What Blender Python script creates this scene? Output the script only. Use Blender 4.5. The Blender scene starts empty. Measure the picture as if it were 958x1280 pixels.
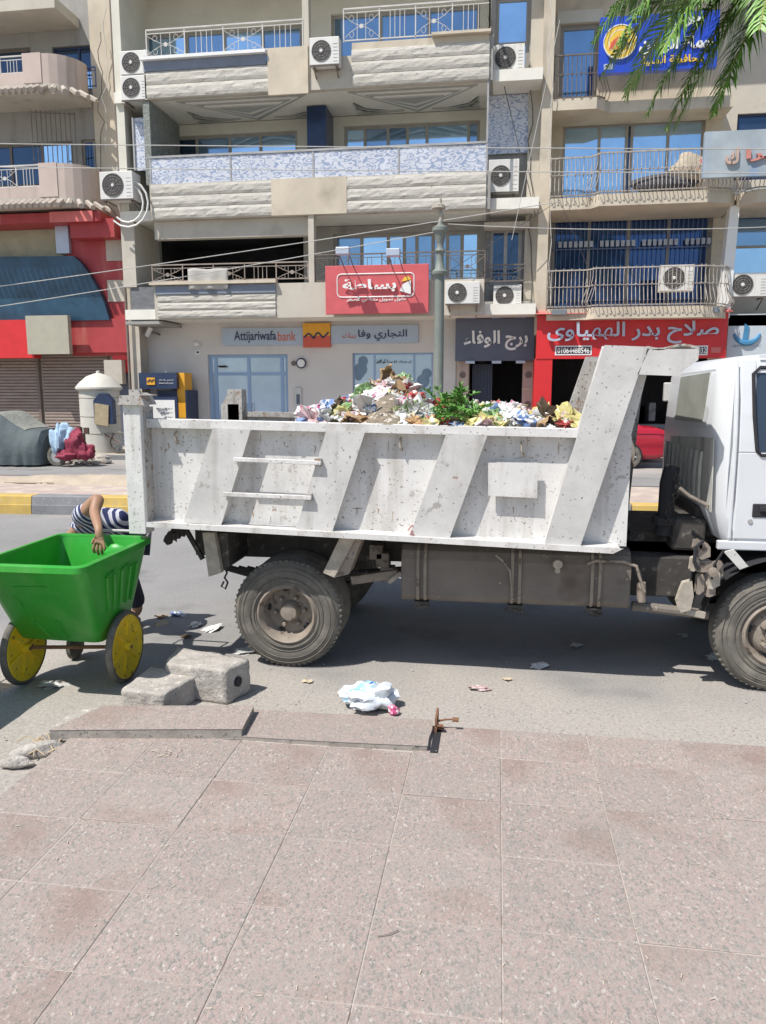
import bpy, math, random
from mathutils import Vector, Matrix, noise as mnoise
R=math.radians
random.seed(7)
scn=bpy.context.scene
# ---------------- camera, sky, sun, exposure ----------------
CAM=Vector((0,0,2.0)); YAW=R(8.4); PIT=R(9.05); FPX=961.0
cd=bpy.data.cameras.new('camera'); co=bpy.data.objects.new('camera',cd); scn.collection.objects.link(co)
cd.sensor_fit='VERTICAL'; cd.sensor_height=36; cd.lens=36*FPX/1280; cd.clip_end=2000; cd.clip_start=.05
co.location=CAM; co.rotation_euler=(R(90)-PIT,0,YAW); scn.camera=co
SL=Vector((.42,.45,-1)).normalized()
SEL=math.asin(-SL.z); SAZ=math.atan2(-SL.x,-SL.y)
w=bpy.data.worlds.new('World'); scn.world=w; w.use_nodes=True
nt=w.node_tree; bg=nt.nodes['Background']; sk=nt.nodes.new('ShaderNodeTexSky'); sk.sky_type='NISHITA'
sk.sun_disc=False; sk.sun_elevation=SEL; sk.sun_rotation=SAZ%(2*math.pi); sk.air_density=1.1; sk.dust_density=1.0; sk.ozone_density=1.5
nt.links.new(sk.outputs[0],bg.inputs[0]); bg.inputs[1].default_value=.105
sl=bpy.data.lights.new('sun','SUN'); sl.energy=4.4; sl.angle=R(.5); sl.color=(1,.955,.89)
so=bpy.data.objects.new('sun',sl); scn.collection.objects.link(so); so.rotation_euler=SL.to_track_quat('-Z','Y').to_euler(); so.location=(-8,-8,18)
scn.view_settings.view_transform='Standard'; scn.view_settings.look='None'; scn.view_settings.exposure=0.37; scn.view_settings.gamma=1
# ---------------- survey helpers: photograph point -> place ----------------
_F=Vector((-math.sin(YAW)*math.cos(PIT),math.cos(YAW)*math.cos(PIT),-math.sin(PIT)))
_R=Vector((math.cos(YAW),math.sin(YAW),0)); _U=_R.cross(_F)
def ray(px,py): return _R*((px-479)/FPX)+_U*((640-py)/FPX)+_F
def PY(px,py,Y): d=ray(px,py); return CAM+d*((Y-CAM.y)/d.y)
def PZ(px,py,z=0.): d=ray(px,py); return CAM+d*((z-CAM.z)/d.z)
def XZ(px,py,Y): p=PY(px,py,Y); return (p.x,p.z)
def RX(x0,y0,x1,y1,Y):   # rectangle of the facade plane
    return (PY(x0,(y0+y1)/2,Y).x,PY(x1,(y0+y1)/2,Y).x,PY((x0+x1)/2,y1,Y).z,PY((x0+x1)/2,y0,Y).z)
# ---------------- materials ----------------
MATS={}
def M(name,col,rough=.7,metal=0.,var=.15,scale=3.,bump=0.,bscale=40.,speck=None,speck2=None,speck3=None,spec=.5,streak=None,rnd=0.,stretch=(1,1,1),detail=5):
    if name in MATS: return MATS[name]
    m=bpy.data.materials.new(name); m.use_nodes=True; n=m.node_tree.nodes; L=m.node_tree.links
    b=n['Principled BSDF']; b.inputs['Roughness'].default_value=rough; b.inputs['Metallic'].default_value=metal
    b.inputs['Specular IOR Level'].default_value=spec
    tc=n.new('ShaderNodeTexCoord'); mp=n.new('ShaderNodeMapping'); L.new(tc.outputs['Object'],mp.inputs[0]); mp.inputs['Scale'].default_value=stretch
    oi=n.new('ShaderNodeObjectInfo'); vm=n.new('ShaderNodeVectorMath'); vm.operation='ADD'
    cb=n.new('ShaderNodeCombineXYZ'); mu=n.new('ShaderNodeMath'); mu.operation='MULTIPLY'; mu.inputs[1].default_value=37.
    L.new(oi.outputs['Random'],mu.inputs[0]); L.new(mu.outputs[0],cb.inputs[0]); L.new(mu.outputs[0],cb.inputs[1])
    L.new(mp.outputs[0],vm.inputs[0]); L.new(cb.outputs[0],vm.inputs[1]); vec=vm.outputs[0]
    def nz(sc,det=detail,v=None,ro=.6):
        t=n.new('ShaderNodeTexNoise'); t.inputs['Scale'].default_value=sc; t.inputs['Detail'].default_value=det; t.inputs['Roughness'].default_value=ro
        L.new(v or vec,t.inputs['Vector']); return t.outputs[0]
    def mix(f,a,c):
        x=n.new('ShaderNodeMix'); x.data_type='RGBA'; x.clamp_factor=True
        for s,v in ((x.inputs[0],f),(x.inputs[6],a),(x.inputs[7],c)):
            if hasattr(v,'links'): L.new(v,s)
            elif isinstance(v,(int,float)): s.default_value=v
            else: s.default_value=(*v[:3],1)
        return x.outputs[2]
    def ramp(src,lo,hi):
        r=n.new('ShaderNodeMapRange'); r.inputs[1].default_value=lo; r.inputs[2].default_value=hi; r.clamp=True; L.new(src,r.inputs[0]); return r.outputs[0]
    lo=tuple(c*(1-var) for c in col); hi=tuple(min(1,c*(1+var)) for c in col)
    c=mix(ramp(nz(scale),.3,.7),lo,hi)
    if streak:   # (colour, scale, lo, hi) drips running down
        mp2=n.new('ShaderNodeMapping'); mp2.inputs['Scale'].default_value=(1,1,.12); L.new(vec,mp2.inputs[0])
        c=mix(ramp(nz(streak[1],6,mp2.outputs[0]),streak[2],streak[3]),c,streak[0])
    for s in (speck,speck2,speck3):
        if s: c=mix(ramp(nz(s[1],3),s[2],s[2]+(s[3] if len(s)>3 else .03)),c,s[0])
    if rnd:
        hs=n.new('ShaderNodeHueSaturation'); r=n.new('ShaderNodeMapRange'); r.inputs[3].default_value=1-rnd; r.inputs[4].default_value=1+rnd
        L.new(oi.outputs['Random'],r.inputs[0]); L.new(r.outputs[0],hs.inputs['Value']); L.new(c,hs.inputs['Color']); c=hs.outputs[0]
    L.new(c,b.inputs['Base Color'])
    if bump:
        bn=n.new('ShaderNodeBump'); bn.inputs['Strength'].default_value=1; bn.inputs['Distance'].default_value=bump
        L.new(nz(bscale,6),bn.inputs['Height']); L.new(bn.outputs[0],b.inputs['Normal'])
    MATS[name]=m; return m
def glass(name,col,rough=.06,metal=.85,wav=.0006):
    if name in MATS: return MATS[name]
    return M(name,col,rough,metal,var=.12,scale=.8,bump=wav,bscale=1.5)
# ---------------- mesh builder ----------------
def rootloc(p):
    while p.parent: p=p.parent
    return p.location.copy()
class MB:
    def __init__(s): s.v=[]; s.f=[]
    def add(s,vs,fs):
        k=len(s.v); s.v+= [tuple(v) for v in vs]; s.f+=[tuple(i+k for i in f) for f in fs]; return s
    def box(s,x0,x1,y0,y1,z0,z1):
        if x0>x1:x0,x1=x1,x0
        if y0>y1:y0,y1=y1,y0
        if z0>z1:z0,z1=z1,z0
        return s.add([(x0,y0,z0),(x1,y0,z0),(x1,y1,z0),(x0,y1,z0),(x0,y0,z1),(x1,y0,z1),(x1,y1,z1),(x0,y1,z1)],
          [(0,3,2,1),(4,5,6,7),(0,1,5,4),(1,2,6,5),(2,3,7,6),(3,0,4,7)])
    def prism(s,pts,d0,d1,ax='y'):
        n=len(pts)
        def mk(p,d): return {'y':(p[0],d,p[1]),'x':(d,p[0],p[1]),'z':(p[0],p[1],d)}[ax]
        vs=[mk(p,d0) for p in pts]+[mk(p,d1) for p in pts]
        return s.add(vs,[tuple(range(n)),tuple(range(2*n-1,n-1,-1))]+[(i,(i+1)%n,(i+1)%n+n,i+n) for i in range(n)])
    def bar(s,a,b,w,h=None,up=(0,0,1)):
        a=Vector(a);b=Vector(b);h=h or w;d=(b-a)
        if d.length<1e-6: return s
        d.normalize();u=Vector(up)
        if abs(d.dot(u))>.97:u=Vector((1,0,0))
        r=d.cross(u).normalized()*w/2;q=r.cross(d).normalized()*h/2
        vs=[a-r-q,a+r-q,a+r+q,a-r+q,b-r-q,b+r-q,b+r+q,b-r+q]
        return s.add(vs,[(0,3,2,1),(4,5,6,7),(0,1,5,4),(1,2,6,5),(2,3,7,6),(3,0,4,7)])
    def tube(s,pts,r,n=6,cap=True):
        pts=[Vector(p) for p in pts]; rs=r if isinstance(r,(list,tuple)) else [r]*len(pts); k=len(s.v); ref=None
        for i,p in enumerate(pts):
            d=(pts[min(i+1,len(pts)-1)]-pts[max(i-1,0)])
            if d.length<1e-9:d=Vector((0,0,1))
            d.normalize()
            if ref is None: ref=Vector((0,0,1)) if abs(d.z)<.9 else Vector((1,0,0))
            a=(ref-d*ref.dot(d)); a=a.normalized() if a.length>1e-6 else d.orthogonal().normalized(); ref=a; b=d.cross(a)
            for j in range(n):
                t=2*math.pi*j/n; s.v.append(tuple(p+(a*math.cos(t)+b*math.sin(t))*rs[i]))
        for i in range(len(pts)-1):
            for j in range(n): s.f.append((k+i*n+j,k+i*n+(j+1)%n,k+(i+1)*n+(j+1)%n,k+(i+1)*n+j))
        if cap: s.f.append(tuple(k+j for j in range(n))[::-1]); s.f.append(tuple(k+(len(pts)-1)*n+j for j in range(n)))
        return s
    def lathe(s,prof,c,ax='z',n=24,a0=0,a1=2*math.pi):
        k=len(s.v); full=abs(a1-a0-2*math.pi)<1e-6; m=n if full else n+1
        for r,h in prof:
            for j in range(m):
                t=a0+(a1-a0)*j/n; u=r*math.cos(t); v=r*math.sin(t)
                p={'z':(u,v,h),'y':(u,h,v),'x':(h,u,v)}[ax]; s.v.append((c[0]+p[0],c[1]+p[1],c[2]+p[2]))
        for i in range(len(prof)-1):
            for j in range(n):
                j2=(j+1)%m; s.f.append((k+i*m+j,k+i*m+j2,k+(i+1)*m+j2,k+(i+1)*m+j))
        return s
    def blob(s,c,r,seed=0,amp=.3,fr=1.5,nu=12,nv=8,rot=None):
        k=len(s.v)
        for i in range(nv+1):
            ph=math.pi*i/nv
            for j in range(nu):
                t=2*math.pi*j/nu; d=Vector((math.sin(ph)*math.cos(t),math.sin(ph)*math.sin(t),math.cos(ph)))
                g=1+amp*mnoise.noise(d*fr+Vector((seed*7.3,seed*3.1,seed)))
                q=Vector((d.x*r[0],d.y*r[1],d.z*r[2]))*g
                if rot: q=rot@q
                s.v.append(tuple(Vector(c)+q))
        for i in range(nv):
            for j in range(nu): s.f.append((k+i*nu+j,k+(i+1)*nu+j,k+(i+1)*nu+(j+1)%nu,k+i*nu+(j+1)%nu))
        return s
    def build(s,name,mat,parent=None,smooth=False,bevel=0,label=None,kind=None,sub=0,origin=None):
        me=bpy.data.meshes.new(name); off=rootloc(parent) if parent else (Vector(origin) if origin else Vector((0,0,0)))
        me.from_pydata([(v[0]-off.x,v[1]-off.y,v[2]-off.z) for v in s.v],[],s.f); me.validate()
        o=bpy.data.objects.new(name,me); scn.collection.objects.link(o); me.materials.append(mat)
        if parent: o.parent=parent
        else: o.location=off
        if smooth:
            me.polygons.foreach_set('use_smooth',[True]*len(me.polygons)); me.set_sharp_from_angle(angle=R(40))
        if bevel:
            b=o.modifiers.new('bevel','BEVEL'); b.width=bevel; b.segments=2; b.limit_method='ANGLE'
        if sub: q=o.modifiers.new('sub','SUBSURF'); q.levels=sub; q.render_levels=sub
        if label:o['label']=label
        if kind:o['kind']=kind
        return o
def thing(name,label,cat,loc=(0,0,0),group=None,kind=None):
    o=bpy.data.objects.new(name,None); scn.collection.objects.link(o); o.location=loc; o.empty_display_size=.2
    if kind: o['kind']=kind
    if label:o['label']=label
    if cat:o['category']=cat
    if group:o['group']=group
    return o
def tag(o,label,cat,group=None):
    o['label']=label;o['category']=cat
    if group:o['group']=group
    return o
def kids(o): return [c for c in bpy.data.objects if c.parent==o]
def copy_tree(o,parent=None):
    c=o.copy(); scn.collection.objects.link(c); c.parent=parent
    for ch in kids(o): copy_tree(ch,c)
    return c
def holes(mb,x0,x1,z0,z1,Y,hs,dep=.2,Yb=None):
    """front face of a wall with rectangular openings and their reveals"""
    xs=sorted({x0,x1,*[v for h in hs for v in h[:2]]}); zs=sorted({z0,z1,*[v for h in hs for v in h[2:4]]})
    xs=[x for x in xs if x0<=x<=x1]; zs=[z for z in zs if z0<=z<=z1]
    for i in range(len(xs)-1):
        for j in range(len(zs)-1):
            cx=(xs[i]+xs[i+1])/2; cz=(zs[j]+zs[j+1])/2
            if any(h[0]<cx<h[1] and h[2]<cz<h[3] for h in hs): continue
            mb.add([(xs[i],Y,zs[j]),(xs[i+1],Y,zs[j]),(xs[i+1],Y,zs[j+1]),(xs[i],Y,zs[j+1])],[(0,1,2,3)])
    for h in hs:
        a,b,c,d=h[:4]; Z=Y+dep
        mb.add([(a,Y,c),(b,Y,c),(b,Y,d),(a,Y,d),(a,Z,c),(b,Z,c),(b,Z,d),(a,Z,d)],[(0,4,5,1),(1,5,6,2),(2,6,7,3),(3,7,4,0)])
    return mb
# Arabic shaping with presentation forms, laid left to right for the text object
_AR={'ء':(0xFE80,1),'آ':(0xFE81,2),'أ':(0xFE83,2),'ؤ':(0xFE85,2),'إ':(0xFE87,2),'ئ':(0xFE89,4),'ا':(0xFE8D,2),'ب':(0xFE8F,4),'ة':(0xFE93,2),'ت':(0xFE95,4),'ث':(0xFE99,4),'ج':(0xFE9D,4),'ح':(0xFEA1,4),'خ':(0xFEA5,4),'د':(0xFEA9,2),'ذ':(0xFEAB,2),'ر':(0xFEAD,2),'ز':(0xFEAF,2),'س':(0xFEB1,4),'ش':(0xFEB5,4),'ص':(0xFEB9,4),'ض':(0xFEBD,4),'ط':(0xFEC1,4),'ظ':(0xFEC5,4),'ع':(0xFEC9,4),'غ':(0xFECD,4),'ف':(0xFED1,4),'ق':(0xFED5,4),'ك':(0xFED9,4),'ل':(0xFEDD,4),'م':(0xFEE1,4),'ن':(0xFEE5,4),'ه':(0xFEE9,4),'و':(0xFEED,2),'ى':(0xFEEF,2),'ي':(0xFEF1,4),'\u0001':(0xFEFB,2)}
def shape_ar(t):
    t=t.replace('لا','\u0001'); out=[]
    for i,ch in enumerate(t):
        if ch not in _AR: out.append(ch); continue
        b,n=_AR[ch]; pj=i>0 and t[i-1] in _AR and _AR[t[i-1]][1]==4 and n>1
        nj=n==4 and i+1<len(t) and t[i+1] in _AR and _AR[t[i+1]][1]>1
        out.append(chr(b+((3 if nj else 1) if pj else (2 if nj else 0))))
    return ''.join(reversed(out))
def text(t,x0,x1,z0,z1,Y,mat,parent,name='lettering',bold=.0,ext=.01,ar=True,keep=False):
    c=bpy.data.curves.new('txt','FONT'); c.body=shape_ar(t) if ar else t; c.offset=bold; c.resolution_u=3
    o=bpy.data.objects.new('txt',c); scn.collection.objects.link(o)
    dg=bpy.context.evaluated_depsgraph_get(); dg.update(); me=bpy.data.meshes.new_from_object(o.evaluated_get(dg)); bpy.data.objects.remove(o)
    vs=[v.co.copy() for v in me.vertices]; a=min(v.x for v in vs);b=max(v.x for v in vs);q=min(v.y for v in vs);d=max(v.y for v in vs)
    par=list(range(len(vs)))
    def fd(i):
        while par[i]!=i: par[i]=par[par[i]]; i=par[i]
        return i
    for p in me.polygons:
        q_=p.vertices
        for k_ in q_[1:]: par[fd(k_)]=fd(q_[0])
    ids={}; off=[ids.setdefault(fd(i),len(ids))*.0009 for i in range(len(vs))]
    mb=MB(); sx=(x1-x0)/(b-a); sz=(z1-z0)/(d-q)
    pv=[(x0+(v.x-a)*sx,Y-off[i],z0+(v.y-q)*sz) for i,v in enumerate(vs)]; fs=[tuple(p.vertices) for p in me.polygons]
    mb.add(pv,fs); mb.add([(p[0],Y-ext,p[2]) for p in pv],fs)
    ec={}
    for f in fs:
        for i in range(len(f)):
            e=(f[i],f[(i+1)%len(f)]); kk=tuple(sorted(e)); ec.setdefault(kk,[]).append(e)
    n=len(pv)
    mb.f+=[(e[0][0],e[0][1],e[0][1]+n,e[0][0]+n) for e in ec.values() if len(e)==1]
    bpy.data.meshes.remove(me)
    return mb.build(name,mat,parent)
def skin(name,mat,parent,joints,edges,rot=0,sub=2):
    """one continuous body from joints (x,y,z,r[,r2])"""
    off=rootloc(parent) if parent else Vector((0,0,0))
    me=bpy.data.meshes.new(name); me.from_pydata([Vector(j[:3])-off for j in joints],edges,[])
    o=bpy.data.objects.new(name,me); scn.collection.objects.link(o)
    if parent:o.parent=parent
    m=o.modifiers.new('skin','SKIN'); m.use_smooth_shade=True; m.branch_smoothing=.5
    for i,j in enumerate(joints):
        sv=me.skin_vertices[0].data[i]; sv.radius=(j[3],j[4] if len(j)>4 else j[3]); sv.use_root=(i==0)
    q=o.modifiers.new('sub','SUBSURF'); q.levels=sub; q.render_levels=sub
    dg=bpy.context.evaluated_depsgraph_get(); dg.update(); m2=bpy.data.meshes.new_from_object(o.evaluated_get(dg)); o.modifiers.clear(); o.data=m2
    m2.materials.clear(); m2.materials.append(mat)
    m2.polygons.foreach_set('use_smooth',[True]*len(m2.polygons)); return o
# ================= MATERIALS =================
granite=M('granite',(.3,.25,.22),.75,var=.1,scale=3,bump=.0012,bscale=120,rnd=.045)
def _gr():
    n=granite.node_tree.nodes;L=granite.node_tree.links;b=n['Principled BSDF']
    hs=[x for x in n if x.type=='HUE_SAT'][0]; vec=[x for x in n if x.type=='VECT_MATH'][0].outputs[0]
    ns=n.new('ShaderNodeTexNoise');ns.inputs['Scale'].default_value=60;ns.inputs['Detail'].default_value=3;L.new(vec,ns.inputs[0])
    va=n.new('ShaderNodeVectorMath');va.operation='MULTIPLY_ADD';L.new(ns.outputs[1],va.inputs[0]);va.inputs[1].default_value=(.02,.02,.02);L.new(vec,va.inputs[2])
    mp=n.new('ShaderNodeMapping');mp.inputs['Rotation'].default_value=(0,0,.5);mp.inputs['Scale'].default_value=(1,.55,1);L.new(va.outputs[0],mp.inputs[0])
    def vor(sc):
        v=n.new('ShaderNodeTexVoronoi');v.inputs['Scale'].default_value=sc;L.new(mp.outputs[0],v.inputs['Vector']);s_=n.new('ShaderNodeSeparateColor');L.new(v.outputs['Color'],s_.inputs[0]);return s_.outputs[0]
    def cr(src,st):
        r=n.new('ShaderNodeValToRGB');r.color_ramp.interpolation='CONSTANT';e=r.color_ramp.elements
        while len(e)<len(st): e.new(.5)
        for i,(p,c) in enumerate(st): e[i].position=p;e[i].color=(*c,1)
        L.new(src,r.inputs[0]);return r.outputs[0]
    c1=cr(vor(135),[(0,(.15,.16,.145)),(.16,(.26,.235,.21)),(.36,(.325,.243,.218)),(.62,(.37,.283,.252)),(.86,(.34,.3,.27)),(.968,(.52,.48,.43))])
    c2=cr(vor(280),[(0,(.2,.19,.175)),(.25,(.31,.25,.225)),(.55,(.38,.3,.265)),(.9,(.52,.47,.42))])
    def mix(f,a,c):
        x=n.new('ShaderNodeMix');x.data_type='RGBA'
        for s_,v in ((x.inputs[0],f),(x.inputs[6],a),(x.inputs[7],c)):
            if hasattr(v,'links'):L.new(v,s_)
            elif isinstance(v,float):s_.default_value=v
            else:s_.default_value=(*v,1)
        return x.outputs[2]
    c=mix(.35,c1,c2)
    def rg(sc,lo,hi,m):
        t=n.new('ShaderNodeTexNoise');t.inputs['Scale'].default_value=sc;t.inputs['Detail'].default_value=5;L.new(vec,t.inputs[0]);r=n.new('ShaderNodeMapRange');r.inputs[1].default_value=lo;r.inputs[2].default_value=hi;r.inputs[4].default_value=m;L.new(t.outputs[0],r.inputs[0]);return r.outputs[0]
    c=mix(rg(2.2,.3,.75,.45),c,(.31,.27,.24)); c=mix(rg(1.3,.55,.7,.62),c,(.22,.145,.115)); c=mix(rg(5,.55,.8,.4),c,(.24,.24,.215))
    L.new(c,hs.inputs['Color'])
_gr()
edgem=M('slab_edge',(.3,.27,.24),.9,var=.2,scale=12,bump=.004,speck=((.15,.14,.12),40,.6,.05))
asphalt=M('asphalt',(.2,.195,.19),.9,var=.12,scale=.7,bump=.004,bscale=90,speck=((.3,.29,.27),120,.6,.05),speck2=((.09,.09,.09),150,.62,.03))
kyel=M('kerb_yellow',(.52,.36,.1),.8,var=.14,scale=4,bump=.003,speck=((.4,.37,.3),25,.62,.05),rnd=.05)
kgry=M('kerb_grey',(.2,.205,.215),.8,var=.14,scale=4,bump=.003,speck=((.36,.33,.28),25,.62,.05),rnd=.05)
island=M('island_paving',(.42,.34,.3),.85,var=.1,scale=2,bump=.002,speck=((.5,.43,.35),3,.5,.1))
concrete=M('concrete',(.4,.37,.335),.95,var=.2,scale=9,bump=.012,bscale=38,speck=((.22,.2,.18),60,.62,.05),speck2=((.55,.52,.47),18,.6,.06))
sandm=M('sand',(.42,.35,.27),.95,var=.12,scale=3,bump=.01,bscale=25,speck=((.25,.22,.18),60,.62,.04))
cream=M('cream_plaster',(.54,.475,.375),.85,var=.12,scale=1.2,bump=.003,streak=((.3,.26,.21),2.,.58,.8),speck=((.3,.27,.23),40,.68,.03),speck2=((.34,.3,.24),1.1,.56,.3))
creamg=M('warm_plaster',(.5,.46,.39),.85,var=.08,scale=1.2,bump=.003,streak=((.27,.24,.2),1.6,.58,.82),speck2=((.33,.3,.25),1.3,.57,.3))
pinkp=M('pink_plaster',(.5,.41,.36),.85,var=.09,scale=1.2,bump=.003,streak=((.26,.22,.19),1.6,.57,.8))
greyp=M('grey_plaster',(.31,.3,.28),.9,var=.12,scale=1.2,bump=.004,streak=((.18,.165,.15),1.3,.56,.8))
lightp=M('lightened_plaster',(.6,.58,.5),.85,var=.08,scale=1.2)  # recessed walls: base colour lightened in place of fill light
white=M('white_wall',(.62,.59,.57),.8,var=.05,scale=1.,streak=((.5,.46,.42),1.2,.62,.85))
stone=M('rough_stone',(.5,.475,.425),.9,var=.1,scale=3,bump=.012,bscale=9,stretch=(1,1,3.2),speck=((.3,.285,.26),7,.63,.04),rnd=.05)
dstone=M('dark_stone',(.15,.155,.165),.6,var=.25,scale=3,bump=.006,bscale=14,stretch=(1,1,2.5))
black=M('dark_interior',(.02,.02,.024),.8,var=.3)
navy=M('navy_paint',(.02,.035,.085),.4,var=.12)
glassb=glass('blue_window_glass',(.46,.68,.93))
glassd=glass('dark_window_glass',(.06,.1,.17),metal=.7)
glassm=glass('dim_window_glass',(.24,.38,.56),metal=.8)
frameb=M('window_frame',(.3,.28,.25),.5,var=.1)
alum=M('aluminium',(.5,.5,.5),.35,.6,var=.06)
railw=M('rail_white',(.55,.53,.5),.5,var=.15)
raild=M('rail_dark',(.16,.13,.11),.5,var=.2)
railg=M('rail_grey',(.34,.34,.34),.5,var=.15)
wavy=M('wavy_panel',(.56,.58,.64),.45,var=.1,scale=2)
def _wv():
    n=wavy.node_tree.nodes;L=wavy.node_tree.links;b=n['Principled BSDF'];src=b.inputs['Base Color'].links[0].from_socket
    tc=n.new('ShaderNodeTexCoord');mp=n.new('ShaderNodeMapping');mp.inputs['Scale'].default_value=(1,1,1.9);L.new(tc.outputs['Object'],mp.inputs[0])
    t=n.new('ShaderNodeTexNoise');t.inputs['Scale'].default_value=3.2;t.inputs['Detail'].default_value=1.5;L.new(mp.outputs[0],t.inputs[0])
    a=n.new('ShaderNodeMath');a.operation='MULTIPLY';a.inputs[1].default_value=6;L.new(t.outputs[0],a.inputs[0])
    f=n.new('ShaderNodeMath');f.operation='PINGPONG';f.inputs[1].default_value=.5;L.new(a.outputs[0],f.inputs[0])
    r=n.new('ShaderNodeMapRange');r.inputs[1].default_value=.1;r.inputs[2].default_value=.26;L.new(f.outputs[0],r.inputs[0])
    x=n.new('ShaderNodeMix');x.data_type='RGBA';L.new(r.outputs[0],x.inputs[0]);x.inputs[6].default_value=(.27,.33,.46,1);L.new(src,x.inputs[7]);L.new(x.outputs[2],b.inputs['Base Color'])
_wv()
acw=M('ac_white',(.66,.65,.62),.45,var=.06,scale=3,streak=((.45,.4,.34),5,.6,.8))
acg=M('ac_grille',(.06,.055,.05),.5,var=.2)
rust=M('rust',(.2,.1,.055),.85,var=.3,scale=12,bump=.002)
wire=M('cable_dark',(.06,.06,.06),.6)
wirel=M('cable_pale',(.5,.49,.46),.6)
red=M('sign_red',(.6,.025,.03),.42,var=.07)
pred=M('faded_red',(.38,.045,.05),.55,var=.1,streak=((.5,.16,.13),2,.58,.8))
rosy=M('rose_board',(.55,.1,.11),.55,var=.08)
pinkr=M('bleached_red',(.62,.16,.15),.6,var=.12)
letw=M('letter_white',(.75,.75,.73),.4,var=.04)
letg=M('letter_pale_blue',(.45,.5,.6),.35,.2,var=.06)
letd=M('letter_navy',(.03,.04,.09),.5)
letr=M('letter_orange',(.6,.12,.05),.5)
slate=M('slate_board',(.1,.115,.16),.5,var=.06)
bankb=M('bank_blue_board',(.4,.48,.6),.45,var=.04)
bankdoor=M('bank_door_blue',(.27,.4,.6),.4,var=.05)
bankglass=glass('bank_glass',(.42,.55,.72),.12,.35)
orange=M('bank_orange',(.75,.37,.03),.5,var=.04)
bankred=M('bank_red',(.6,.1,.06),.5,var=.04)
blue=M('sign_blue',(.015,.06,.5),.4,var=.06)
yel=M('sign_yellow',(.75,.5,.06),.5,var=.05)
# ================= GROUND =================
def ground():
    def ax(lo,hi,near0,near1,st,far):
        v=[near0+i*st for i in range(int((near1-near0)/st)+1)]; x=near1;k=st
        while x<hi: k*=1.35; x+=k; v.append(min(x,hi))
        x=near0;k=st;u=[]
        while x>lo: k*=1.35; x-=k; u.append(max(x,lo))
        return u[::-1]+v
    xs=ax(-400,400,-4.4,3.2,.1,0); ys=ax(-300,900,1.2,7.2,.1,0)
    def z(x,y):
        if x>-2.25 and y<4.05: return -.12
        if x<=-2.25 and y<4.6 and x>-6:
            t=min(1,(4.6-y)/.6); return t*(.015+.05*max(0,mnoise.noise(Vector((x*1.6,y*1.6,3))))) 
        if y<7: return .006*mnoise.noise(Vector((x*2,y*2,1)))
        return 0
    mb=MB(); n=len(xs)
    mb.v=[(x,y,z(x,y)) for y in ys for x in xs]
    mb.f=[(j*n+i,j*n+i+1,(j+1)*n+i+1,(j+1)*n+i) for j in range(len(ys)-1) for i in range(n-1)]
    m=M('road_surface',(.245,.24,.235),.92,var=.14,scale=.6,bump=.006,bscale=55,speck=((.33,.32,.3),75,.57,.05),speck2=((.1,.1,.1),150,.6,.03),speck3=((.14,.135,.13),1.1,.58,.22))
    m.node_tree.nodes['Principled BSDF']
    # drifted sand lies over the asphalt beside the pavement: position mask with a ragged edge
    n_=m.node_tree.nodes;L=m.node_tree.links;b=n_['Principled BSDF']; src=b.inputs['Base Color'].links[0].from_socket
    tc=n_.new('ShaderNodeTexCoord'); sx=n_.new('ShaderNodeSeparateXYZ'); L.new(tc.outputs['Object'],sx.inputs[0])
    no=n_.new('ShaderNodeTexNoise'); no.inputs['Scale'].default_value=1.1; no.inputs['Detail'].default_value=8; L.new(tc.outputs['Object'],no.inputs[0])
    def math_(op,a,c=None):
        q=n_.new('ShaderNodeMath'); q.operation=op
        for i,v in enumerate((a,c)):
            if v is None: continue
            if isinstance(v,(int,float)): q.inputs[i].default_value=v
            else: L.new(v,q.inputs[i])
        return q.outputs[0]
    yy=math_('ADD',sx.outputs[1],math_('MULTIPLY',math_('SUBTRACT',no.outputs[0],.5),3.2))
    r=n_.new('ShaderNodeMapRange'); r.inputs[1].default_value=6.0; r.inputs[2].default_value=4.7; L.new(yy,r.inputs[0])
    ed=n_.new('ShaderNodeMapRange'); ed.inputs[1].default_value=10.9; ed.inputs[2].default_value=11.7; L.new(yy,ed.inputs[0])
    far=n_.new('ShaderNodeMapRange'); far.inputs[1].default_value=18.6; far.inputs[2].default_value=19.6; L.new(yy,far.inputs[0])
    gate=math_('MULTIPLY',ed.outputs[0],math_('LESS_THAN',sx.outputs[1],13)); 
    f=math_('MAXIMUM',math_('MULTIPLY',r.outputs[0],.8),math_('MAXIMUM',math_('MULTIPLY',gate,.45),math_('MULTIPLY',far.outputs[0],.7)))
    # darker, greyer carriageway behind the truck, dusty pale nearer
    s2=n_.new('ShaderNodeTexNoise'); s2.inputs['Scale'].default_value=45; s2.inputs['Detail'].default_value=6; L.new(tc.outputs['Object'],s2.inputs[0])
    mx0=n_.new('ShaderNodeMix'); mx0.data_type='RGBA'; L.new(s2.outputs[0],mx0.inputs[0]); mx0.inputs[6].default_value=(.2,.185,.165,1); mx0.inputs[7].default_value=(.56,.51,.45,1)
    mx=n_.new('ShaderNodeMix'); mx.data_type='RGBA'; L.new(f,mx.inputs[0]); L.new(src,mx.inputs[6]); L.new(mx0.outputs[2],mx.inputs[7]); L.new(mx.outputs[2],b.inputs['Base Color'])
    o=mb.build('road',m,kind='structure'); o.data.polygons.foreach_set('use_smooth',[True]*len(o.data.polygons))
ground()
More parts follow.
